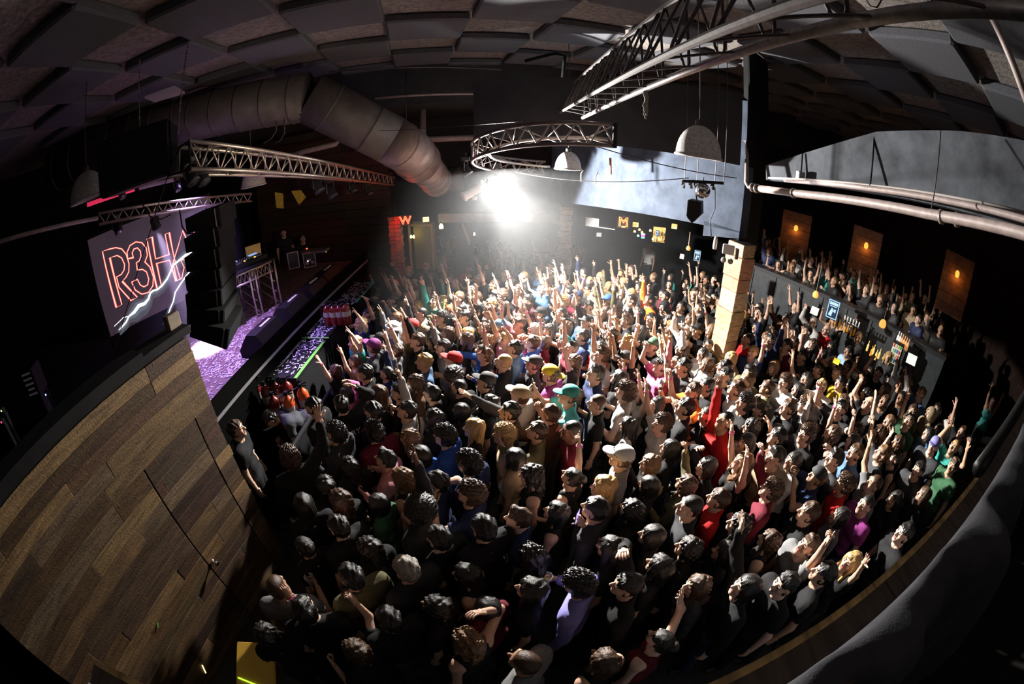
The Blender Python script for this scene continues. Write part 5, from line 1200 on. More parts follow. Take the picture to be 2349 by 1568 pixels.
SKIN = mat('skin', (.55, .34, .24), .42, objcol=True, noise=(9, .10), spec=.4)
SHOE = mat('shoe_leather', (.02, .02, .02), .5); EYE = mat('eye', (.03, .02, .018), .15); LIP = mat('lip', (.36, .13, .11), .45); BROW = mat('brow', (.035, .022, .015), .8)
EYEW = mat('eye_white', (.45, .42, .39), .3)
CLOTH = mat('clothing', (.1, .1, .1), .85, objcol=True, noise=(7, .18), bump=.12, bscale=90, spec=.25)
DENIM = mat('trousers', (.02, .023, .03), .85, objcol=True, noise=(11, .2), spec=.2)
HAIR = mat('hair', (.02, .015, .012), .36, objcol=True, wood=(55, 55, 5), spec=.5, wcon=(.25, 2.0))
nt = HAIR.node_tree; tc = nt.nodes.new('ShaderNodeTexCoord'); mp = nt.nodes.new('ShaderNodeMapping'); mp.inputs['Scale'].default_value = (150, 150, 16)
nz = nt.nodes.new('ShaderNodeTexNoise'); nz.inputs['Scale'].default_value = 1.0; nz.inputs['Detail'].default_value = 3; bp = nt.nodes.new('ShaderNodeBump'); bp.inputs['Strength'].default_value = .8; bp.inputs['Distance'].default_value = .006
nt.links.new(tc.outputs['Object'], mp.inputs[0]); nt.links.new(mp.outputs[0], nz.inputs['Vector']); nt.links.new(nz.outputs['Fac'], bp.inputs['Height']); nt.links.new(bp.outputs[0], nt.nodes['Principled BSDF'].inputs['Normal'])
CAPM = mat('cap_cloth', (.5, .5, .5), .8, objcol=True, noise=(30, .08))
HEAD_C = V3([0, .03, 1.625])
# ---- head (once)
def make_head():
    F = Field((-.115, -.14, -.17), (.115, .16, .15), .0072)
    F.ell((0, -.012, .035), (.077, .098, .088), .02).ell((0, .025, -.040), (.058, .066, .078), .035).ell((0, .066, -.088), (.026, .022, .022), .03)
    F.cap((0, .088, .022), (0, .113, -.020), .008, .0145, .014).ell((-.012, .098, -.026), (.010, .010, .009), .008).ell((.012, .098, -.026), (.010, .010, .009), .008)
    F.cap((-.045, .072, .034), (.045, .072, .034), .017, .017, .02)
    for s_ in (-1, 1):
        F.ell((s_*.031, .101, .012), (.017, .014, .012), .012, 'sub'); F.ell((s_*.044, .060, -.016), (.022, .024, .02), .02)
        F.ell((s_*.031, .0775, .011), (.0135, .0125, .0125), .002)
        F.ell((s_*.080, -.006, .002), (.010, .024, .034), .008, R=np.array([[math.cos(.35*s_), -math.sin(.35*s_), 0], [math.sin(.35*s_), math.cos(.35*s_), 0], [0, 0, 1]]))
    F.cap((-.018, .087, -.046), (.018, .087, -.046), .0075, .0075, .006).cap((-.016, .086, -.057), (.016, .086, -.057), .0085, .0085, .006)
    F.cap((0, -.02, -.05), (0, -.035, -.17), .055, .056, .03)
    v, f = F.mesh(); c = v[f].mean(1); m = np.zeros(len(f), int)
    for s_ in (-1, 1):
        d = np.linalg.norm(c-V3([s_*.031, .0775, .011]), axis=1); m[(d < .0142) & (np.abs(c[:, 2]-.011) < .008)] = 4; m[(d < .0148) & (np.abs(c[:, 0]-s_*.031) < .0075)] = 1
        m[(np.abs(np.abs(c[:, 0])-.032) < .020) & (np.abs(c[:, 2]-.036-.08*(np.abs(c[:, 0])-.02)) < .006) & (c[:, 1] > .05)] = 3
    m[(np.abs(c[:, 0]) < .024) & (np.abs(c[:, 2]+.051) < .0115) & (c[:, 1] > .083)] = 2
    return v, f, m
HV, HF, HM = make_head()
# ---- hand with five fingers
def make_hand(curl, spread=.10, thumb=.6, point=False, two=False):
    """local frame: +z from wrist to fingertips, x across the palm (thumb at +x), +y = palm side"""
    vs, fs = [], []
    def tubep(pts, rad, n=6, sq=1.0):
        o = len(vs); pts = [np.array(p, float) for p in pts]; prev = None
        for i, p in enumerate(pts):
            t = pts[min(i+1, len(pts)-1)]-pts[max(i-1, 0)]; t /= np.linalg.norm(t)+1e-9
            u_ = np.array([1., 0, 0])-t*t[0]; u_ /= np.linalg.norm(u_)+1e-9; q = np.cross(t, u_)
            for k in range(n): a = 2*math.pi*k/n; vs.append(p+(u_*math.cos(a)*sq+q*math.sin(a))*rad[i])
        for i in range(len(pts)-1):
            for k in range(n): fs.append((o+i*n+k, o+i*n+(k+1) % n, o+(i+1)*n+(k+1) % n, o+(i+1)*n+k))
        e = o+(len(pts)-1)*n
        for ring in (list(range(o+n-1, o-1, -1)), list(range(e, e+n))):
            for k in range(0, n-2, 2): fs.append((ring[0], ring[k+1], ring[k+2], ring[(k+3) % n] if k+3 < n else ring[0]))
    tubep([(0, 0, -.03), (0, 0, .0), (.0, 0, .035), (0, 0, .075), (0, 0, .092)], [.021, .0165, .0165, .0155, .011], 8, 2.35)
    for i, (x, L) in enumerate(((.029, .070), (.0095, .079), (-.0095, .073), (-.028, .058))):
        c = curl
        if point and i > 0: c = 1.45
        if point and i == 0: c = .05
        if two and i < 2: c = .05
        if two and i >= 2: c = 1.4
        p = np.array([x, 0, .082]); a = .08*c; pts = [p-np.array([0, 0, .02]), p]; sp = (1.4-i)*spread
        for seg, fr in enumerate((.45, .32, .23)):
            a += c*(.62, .85, .6)[seg]; d = np.array([math.sin(sp)*math.cos(a), math.sin(a), math.cos(a)*math.cos(sp)]); p = p+d*L*fr; pts.append(p)
        tubep(pts, [.0095, .0095, .0088, .0080, .0062], 6)
    a = thumb; p = np.array([.034, .004, .018]); pts = [np.array([.02, .004, .008]), p]
    for L, tw in ((.034, 0), (.028, .35), (.024, .3)):
        a2 = max(0, a-tw*curl); d = np.array([math.sin(a2), .25+.35*curl, math.cos(a2)]); d /= np.linalg.norm(d); p = p+d*L; pts.append(p)
    tubep(pts, [.013, .0125, .0105, .0098, .0072], 6)
    return np.array(vs), [tuple(x) if len(x) == 4 else tuple(x)+(x[0],) for x in fs]
HANDS = {'open': make_hand(.12, .16, .85), 'relax': make_hand(.55, .05, .45), 'fist': make_hand(1.45, .0, .35), 'point': make_hand(.1, .0, .3, True), 'two': make_hand(.1, .18, .3, False, True), 'grip': make_hand(.95, .03, .75)}
def basis(z, y):
    z = np.array(z, float); z /= np.linalg.norm(z); y = np.array(y, float); y = y-z*(y@z); y /= np.linalg.norm(y)+1e-9
    return np.stack([np.cross(y, z), y, z], 1)
def npd(x): x = np.array(x, float); return x/np.linalg.norm(x)
def arm_pts(side, fem, up, fo):
    sh = V3([side*(.165 if fem else .19), -.012, 1.395 if fem else 1.41]); up = npd(up)*V3([side, 1, 1]); fo = npd(fo)*V3([side, 1, 1])
    if up[2] > .2: sh = sh+V3([-side*.02, .0, .035])
    el = sh+up*.285; wr = el+fo*.25; return sh, el, wr, fo
def make_trousers():
    T = Field((-.3, -.25, .05), (.3, .25, 1.03), .019)
    T.cap((-.08, -.005, .95), (.08, -.005, .95), .122, None, .05, 1.1)
    for s_ in (-1, 1): T.cap((s_*.088, 0, .90), (s_*.105, .015, .49), .100, .074, .04).cap((s_*.105, .015, .49), (s_*.115, -.02, .10), .072, .062, .03)
    X, Y, Z = T.P(); T.f = np.maximum(T.f, np.maximum(Z-1.0, .09-Z).astype(np.float32)); v, f = T.mesh(); return to_mesh('trousers', v, f, [DENIM])
TROUSERS = make_trousers()
NECK_P = V3([0, -.015, 1.535])
def head_tf(tilt):
    c_, s_ = math.cos(tilt), math.sin(tilt); R = np.array([[1, 0, 0], [0, c_, -s_], [0, s_, c_]]); return R, NECK_P+R@(HEAD_C-NECK_P)
def make_body(fem, arms, tilt=0.0):
    """arms: {side: (upper dir, forearm dir, hand kind, palm dir)} with x outward"""
    pts = {s_: arm_pts(s_, fem, arms[s_][0], arms[s_][1]) for s_ in (-1, 1)}
    A = np.array([q for s_ in pts for q in pts[s_][:3]])
    lo = np.minimum(A.min(0)-.12, [-.26, -.2, -.02]); hi = np.maximum(A.max(0)+.12, [.26, .25, 1.6])
    def torso(F, inf, k=.05, legs=True):
        w_ = .10 if fem else .125
        F.cap((-w_, 0, 1.31), (w_, 0, 1.31), (.082 if fem else .098)+inf, None, k, 1.12).cap((-.065, .0, 1.12), (.065, 0, 1.12), (.072 if fem else .086)+inf, None, k, 1.08)
        F.cap((-.08, -.005, .95), (.08, -.005, .95), (.108 if fem else .102)+inf, None, k, 1.08)
        F.cap((0, -.02, 1.49), (-(.13), -.012, 1.41), .048+inf, .06+inf, k).cap((0, -.02, 1.49), (.13, -.012, 1.41), .048+inf, .06+inf, k)
        if fem:
            for s_ in (-1, 1): F.ell((s_*.068, .085, 1.27), V3([.052, .045, .052])+inf, .035)
    def legs(F, inf):
        for s_ in (-1, 1):
            F.cap((s_*.088, 0, .90), (s_*.105, .015, .49), .080+inf, .054+inf, .04).cap((s_*.105, .015, .49), (s_*.115, -.02, .09), .056+inf, .042+inf, .03)
    F = Field(lo, hi, .018)
    torso(F, 0); legs(F, 0)
    F.cap((0, -.02, 1.40), (0, .0, 1.57), .056 if not fem else .048, .052 if not fem else .045, .05)
    for s_ in (-1, 1):
        sh, el, wr, fo = pts[s_]; r_ = .88 if fem else 1.0
        F.cap(sh*V3([.86, 1, 1]), sh, .062*r_, .062*r_, .05).cap(sh, el, .054*r_, .041*r_, .03).cap(el, wr, .043*r_, .027*r_, .022)
        F.cap((s_*.115, -.035, .05), (s_*.135, .10, .03), .042, .036, .03)
    v, f = F.mesh(); c = v[f].mean(1); m = np.zeros(len(f), int); m[c[:, 2] < .10] = 5
    HR, hc = head_tf(tilt)
    V, Fc, M = [v, HV@HR.T+hc], [f, HF+len(v)], [m, HM]; n = len(v)+len(HV); grips = {}
    for s_ in (-1, 1):
        sh, el, wr, fo = pts[s_]; hv, hf = HANDS[arms[s_][2]]; hv = hv.copy(); pal = V3(arms[s_][3], float)*V3([s_, 1, 1])
        B = basis(fo, pal); hf = np.array(hf)
        # thumb on the +x side of the frame for one hand, mirrored for the other
        if s_ < 0: hv[:, 0] *= -1; hf = hf[:, ::-1]
        if fem: hv = hv*.92
        V.append(hv@B.T+wr); Fc.append(hf+n); M.append(np.zeros(len(hf), int)); n += len(hv)
        grips[s_] = wr+B@V3([0, .035, .075]); grips['w%d' % s_] = (wr-fo*.03, fo)
    body = to_mesh('body', np.concatenate(V), np.concatenate(Fc), [SKIN, EYE, LIP, BROW, EYEW, SHOE], np.concatenate(M))
    # garments
    def shirt(frac, neck=.075, low=.92):
        S = Field(lo, np.minimum(hi, [9, 9, 2.4]), .018); torso(S, .014, .06)
        for s_ in (-1, 1):
            sh, el, wr, fo = pts[s_]; r_ = .88 if fem else 1.0
            if frac > 0:
                S.cap(sh*V3([.86, 1, 1]), sh, .066*r_+.008, .066*r_+.008, .05)
                S.cap(sh, el, .054*r_+.020, .041*r_+.020, .03, cut=min(1.3, frac))
                if frac > 1: S.cap(el, wr, .043*r_+.016, .028*r_+.014, .022, cut=.97)
        X, Y, Z = S.P()
        S.f += (.0035*np.sin(31*Z+13*X+9*np.sin(17*Y))*np.sin(23*X+5*Z)+.003*np.sin(47*Z-21*Y+11*X)).astype(np.float32)
        S.f = np.maximum(S.f, (low-Z).astype(np.float32))
        if frac == 0:       # tank top: cut the arm holes and the top of the shoulders
            S.f = np.maximum(S.f, (.125-np.sqrt(((np.abs(X)-.265)/1.0)**2+((Z-1.43)/1.3)**2)).astype(np.float32)); neck = .10
        S.f = np.maximum(S.f, (neck-np.sqrt(X**2+((Y-.012)*.95)**2+((Z-1.525)*1.0)**2)).astype(np.float32))
        v, f = S.mesh(); return to_mesh('shirt', v, f, [CLOTH])
    return dict(hc=hc, tilt=tilt, body=body, short=lambda: shirt(.60), long=lambda: shirt(1.6), tank=lambda: shirt(0), trousers=TROUSERS, grips=grips)
# ---- hair and hats (head-local, origin at the head centre)
def skull(F, inf, k=.02): F.ell((0, -.012, .035), V3([.077, .098, .088])+inf, k).ell((0, -.02, -.01), V3([.070, .085, .075])+inf*.8, k)
def face_cut(F, low=-.05, fr=.062, top=.075):
    X, Y, Z = F.P()
    F.f = np.maximum(F.f, (1-np.sqrt((X/.073)**2+((Y-.115)/.088)**2+((Z+.03)/(top+.03))**2)).astype(np.float32)*.07)
    F.f = np.maximum(F.f, (low-Z-.25*np.minimum(Y, 0)*-1*0).astype(np.float32)); return F
def noise3(F, fr, am, seed=1, zs=1.0):
    X, Y, Z = F.P(); r = np.random.RandomState(seed); o = 0
    for _ in range(5):
        a = r.randn(3)*fr; a[2] *= zs; o = o+np.sin(X*a[0]+Y*a[1]+Z*a[2]+r.rand()*6)
    F.f += (am*o/2.2).astype(np.float32)
def make_hair(kind):
    F = Field((-.17, -.24, -.42 if kind in ('long', 'wavy', 'braids', 'ponytail', 'straight') else -.16), (.17, .17, .21), .0105)
    if kind == 'short': skull(F, .016); noise3(F, 55, .006, 2); face_cut(F, -.055)
    elif kind == 'quiff': skull(F, .014); F.ell((0, .05, .115), (.062, .05, .035), .03); noise3(F, 50, .007, 4); face_cut(F, -.05, top=.07)
    elif kind == 'buzz': skull(F, .005); face_cut(F, -.05, top=.085)
    elif kind == 'curly': skull(F, .03); F.ell((0, .02, .10), (.08, .09, .05), .03); noise3(F, 150, .013, 3); face_cut(F, -.06, top=.07)
    elif kind == 'afro': F.ell((0, -.02, .05), (.135, .135, .125), .02); noise3(F, 130, .010, 5); face_cut(F, -.09, top=.06)
    elif kind in ('long', 'wavy', 'straight', 'braids'):
        skull(F, .018); F.ell((0, -.075, -.10), (.098, .055, .21), .05); F.ell((0, -.085, -.22), (.088, .05, .16), .05)
        for s_ in (-1, 1): F.cap((s_*.078, .01, .03), (s_*.088, .01, -.18), .026, .022, .03)
        noise3(F, 60 if kind != 'wavy' else 75, .006 if kind != 'wavy' else .008, 6, .15 if kind != 'wavy' else .6); face_cut(F, -.40, top=.07)
        if kind == 'braids': noise3(F, 140, .010, 8, .3)
    elif kind == 'bob':
        skull(F, .02); F.ell((0, -.045, -.06), (.10, .075, .10), .04)
        for s_ in (-1, 1): F.cap((s_*.08, .012, .03), (s_*.085, .02, -.085), .026, .024, .03)
        noise3(F, 60, .005, 7, .2); face_cut(F, -.14, top=.065)
    elif kind == 'ponytail': skull(F, .010); F.ell((0, -.118, .055), (.032, .03, .032), .01); F.cap((0, -.13, .05), (0, -.16, -.10), .026, .034, .02).cap((0, -.16, -.10), (0, -.15, -.28), .034, .012, .02); noise3(F, 60, .004, 9, .2); face_cut(F, -.06)
    elif kind == 'bun': skull(F, .010); F.ell((0, -.10, .095), (.05, .047, .045), .01); noise3(F, 60, .005, 10); face_cut(F, -.06)
    if kind in ('short', 'quiff', 'long', 'wavy', 'bob', 'ponytail', 'bun'):
        X, Y, Z = F.P(); th = np.arctan2(X, Y+.02); wv = (1.2 if kind == 'wavy' else .35)*np.sin(14*Z+3*th)
        F.f += (.0034*np.sin(22*th+wv*2)*np.clip(np.hypot(X, Y+.01)/.06, 0, 1)).astype(np.float32)
    if kind in ('short', 'quiff', 'buzz', 'curly', 'ponytail', 'bun'):
        X, Y, Z = F.P(); F.f = np.maximum(F.f, np.minimum(Y-.012, .060-Z-.25*(Y-.012)).astype(np.float32))
    v, f = F.mesh(); return to_mesh('hair', v, f, [HAIR])
def make_hat(kind):
    F = Field((-.15, -.18, -.08), (.15, .23, .19), .009)
    X, Y, Z = F.P()
    if kind in ('cap', 'beanie', 'bucket', 'headband', 'hood'):
        skull(F, .021 if kind != 'hood' else .035)
        if kind == 'cap': F.ell((0, -.01, .09), (.085, .10, .055), .02)
        if kind == 'bucket': F.ell((0, -.01, .09), (.09, .105, .05), .02)
        if kind == 'beanie': F.ell((0, -.02, .115), (.06, .07, .05), .04)
    if kind == 'hood':
        F.ell((0, -.06, -.04), (.10, .10, .12), .03); F.f = np.maximum(F.f, (1-np.sqrt((X/.062)**2+((Y-.12)/.11)**2+((Z)/.085)**2)).astype(np.float32)*.06)
        F.f = np.maximum(F.f, (-.08-Z).astype(np.float32))
    else: F.f = np.maximum(F.f, ({'cap': .045, 'beanie': .025, 'bucket': .045, 'headband': .045}[kind]-.18*np.minimum(Y, .05)*(-1 if kind == 'beanie' else 0)-Z).astype(np.float32))
    if kind == 'headband': F.f = np.maximum(F.f, (Z-.075).astype(np.float32))
    if kind == 'cap': F.ell((0, .115, .046), (.072, .085, .013), .012)
    if kind == 'bucket':
        D = np.maximum(np.abs(np.sqrt(X**2+(Y+.01)**2)-.115)-.035, np.abs(Z-.045+.5*(np.sqrt(X**2+Y**2)-.115))-.010); F.f = np.minimum(F.f, D.astype(np.float32))
    v, f = F.mesh(); return to_mesh('hat', v, f, [CAPM])
HAIRM, HATM = {}, {}
def hair_mesh(k):
    if k not in HAIRM: HAIRM[k] = make_hair(k)
    return HAIRM[k]
def hat_mesh(k):
    if k not in HATM: HATM[k] = make_hat(k)
    return HATM[k]
U = dict(down=((.20, -.05, -1), (.10, .25, -1), 'relax', (-1, 0, 0)),
    up=((.22, .30, 1), (.02, .30, 1), 'open', (0, 1, .2)), upstraight=((.12, .12, 1), (0, .10, 1), 'point', (-.3, 1, 0)), uptwo=((.28, .35, 1), (-.05, .25, 1), 'two', (0, 1, .2)),
    fwdup=((.15, 1, .45), (0, 1, .75), 'open', (0, .5, -1)), point=((.2, 1, .30), (-.1, 1, .45), 'point', (-.6, 0, -1)),
    fistup=((.6, .45, .35), (-.05, .25, 1), 'fist', (-.4, .8, 0)), bent=((.35, .25, -1), (-.35, 1, .55), 'fist', (-1, .2, .3)),
    drink=((.3, .2, -1), (-.25, 1, .35), 'grip', (-1, .3, .1)), phone=((.25, .8, -.10), (-.20, .5, 1), 'grip', (-.7, -.6, .1)),
    head=((1, .25, .55), (-.75, .1, .75), 'relax', (-.5, -.3, -1)), mouth=((.45, .75, .05), (-.85, .25, .65), 'relax', (-.3, -1, .2)), clap=((.35, .8, -.25), (-.7, .55, .6), 'relax', (-1, 0, .1)),
    out=((1, .3, .25), (.5, .4, 1), 'open', (-.3, 1, .2)), wave=((.75, .2, .6), (.15, .2, 1), 'open', (0, 1, 0)), cross=((.3, .35, -1), (-1, .55, .10), 'relax', (-.2, -1, 0)),
    upb=((.75, .35, .65), (-.35, .15, 1), 'open', (-.2, 1, 0)), upc=((.35, .65, .70), (-.30, .05, 1), 'fist', (-.3, .9, 0)), upd=((.5, .1, 1), (-.40, .40, 1), 'point', (-.2, 1, 0)), fwl=((.35, 1, .0), (.05, .60, .9), 'open', (0, .8, -.6)))
POSES = {'rest': ('down', 'down'), 'rup': ('up', 'down'), 'lup': ('down', 'up'), 'both': ('up', 'up'), 'bothtwo': ('uptwo', 'upstraight'), 'fwd': ('fwdup', 'down'), 'fwdboth': ('fwdup', 'fwdup'), 'point': ('point', 'bent'), 'lpoint': ('bent', 'point'),
    'fist': ('fistup', 'bent'), 'fistboth': ('fistup', 'fistup'), 'bent': ('bent', 'bent'), 'drink': ('drink', 'down'), 'phone': ('phone', 'down'), 'film': ('phone', 'phone'), 'head': ('head', 'down'), 'mouth': ('mouth', 'mouth'), 'clap': ('clap', 'clap'),
    'out': ('out', 'up'), 'wave': ('wave', 'down'), 'cross': ('cross', 'cross'), 'rupb': ('upb', 'down'), 'lupb': ('down', 'upd'), 'bothb': ('upb', 'upd'), 'bothc': ('upc', 'upb'), 'rupc': ('upc', 'bent'), 'fwl': ('fwl', 'down'), 'mix': ('fwl', 'up'), 'straight': ('upstraight', 'down'), 'lstraight': ('down', 'upstraight')}
POSE_WORDS = {'rest': 'arms down', 'rup': 'right arm up', 'lup': 'left arm up', 'both': 'both arms up', 'bothtwo': 'salute up', 'fwd': 'arm reaching forward', 'fwdboth': 'arms reaching forward', 'rupb': 'bent right arm up', 'lupb': 'bent left arm up', 'bothb': 'bent arms up', 'bothc': 'arms crossed overhead', 'rupc': 'one fist up', 'fwl': 'hand stretched forward', 'mix': 'arms up unevenly', 'point': 'right arm pointing', 'lpoint': 'left arm pointing',
    'fist': 'raised fist', 'fistboth': 'both fists raised', 'bent': 'fists at chest', 'drink': 'hand held out', 'phone': 'hand held up', 'film': 'both hands up', 'head': 'hand on head', 'mouth': 'hands at mouth', 'clap': 'hands clasped',
    'out': 'arms flung wide', 'wave': 'arm waving', 'cross': 'arms crossed', 'straight': 'finger raised high', 'lstraight': 'left finger raised'}
TILT = dict(rest=10, drink=0, phone=4, head=8, cross=6, clap=14, bent=18, mouth=20, straight=24, lstraight=24, both=24, bothb=22, bothc=20, fwl=14, film=12)
BODIES = {}
def body(fem, pose):
    k = (fem, pose)
    if k not in BODIES:
        r_, l_ = POSES[pose]; BODIES[k] = make_body(fem, {1: U[r_], -1: U[l_]}, math.radians(TILT.get(pose, 17))); BODIES[k]['cache'] = {}
    return BODIES[k]
def shirt_of(b, kind):
    if kind not in b['cache']: b['cache'][kind] = b[kind]()
    return b['cache'][kind]
SKINS = [(.66, .42, .31), (.58, .36, .26), (.50, .30, .20), (.70, .47, .36), (.36, .20, .12), (.15, .075, .045)]
HCOL = dict(black=(.012, .010, .009), brown=(.055, .028, .015), light=(.16, .085, .04), blond=(.42, .27, .11), grey=(.25, .22, .19), red=(.24, .07, .025), teal=(.02, .20, .20), white=(.6, .55, .42))
TCOL = dict(black=(.010, .010, .011), charcoal=(.035, .036, .04), grey=(.16, .16, .165), pale=(.42, .41, .40), white=(.74, .73, .71), navy=(.016, .028, .085), blue=(.03, .10, .42), denim=(.07, .14, .26), sky=(.30, .48, .70), red=(.55, .018, .018), maroon=(.13, .012, .025), orange=(.80, .17, .02), yellow=(.75, .52, .03), mustard=(.52, .28, .02), pink=(.62, .12, .28), rose=(.48, .20, .22), teal=(.03, .25, .22), aqua=(.12, .58, .60), green=(.035, .10, .05), olive=(.12, .11, .055), tan=(.36, .27, .17), brown=(.09, .045, .025), lilac=(.20, .19, .48), purple=(.20, .03, .16))
def obj_from(name, me, parent, col=None):
    o = bpy.data.objects.new(name, me); COL.objects.link(o); o.parent = parent
    if col: o.color = (*col, 1)
    return o
def person(x, y, yaw, scale, fem, pose, hair, hcol, top, sleeve, skin, hat=None, hatcol=None, hatback=False, zoff=0.0, tcol=None, trous=None):
    b = body(fem, pose)
    root = bpy.data.objects.new('person', None); COL.objects.link(root); root.location = (x, y, floor_z(x, y)+zoff); root.rotation_euler = (0, 0, yaw); root.scale = (scale,)*3; root.empty_display_size = .1
    root['_org'] = tuple(root.location); root['category'] = 'person'
    obj_from('body', b['body'], root, SKINS[skin])
    obj_from('shirt', shirt_of(b, sleeve), root, tcol or TCOL[top])
    obj_from('trousers', b['trousers'], root, trous or (.02, .022, .03))
    if hair != 'bald':
        h = obj_from('hair', hair_mesh(hair), root, HCOL[hcol]); h.location = tuple(b['hc']); h.rotation_euler = (b['tilt'], 0, 0)
    if hat:
        h = obj_from({'cap': 'cap', 'beanie': 'beanie', 'bucket': 'bucket_hat', 'headband': 'headband', 'hood': 'hood'}[hat], hat_mesh(hat), root, TCOL[hatcol]); h.location = tuple(b['hc']); h.rotation_euler = (b['tilt'], 0, 0)
        if hatback: h.rotation_euler = (Matrix.Rotation(b['tilt'], 3, 'X') @ Matrix.Rotation(math.pi, 3, 'Z')).to_euler()
    return root
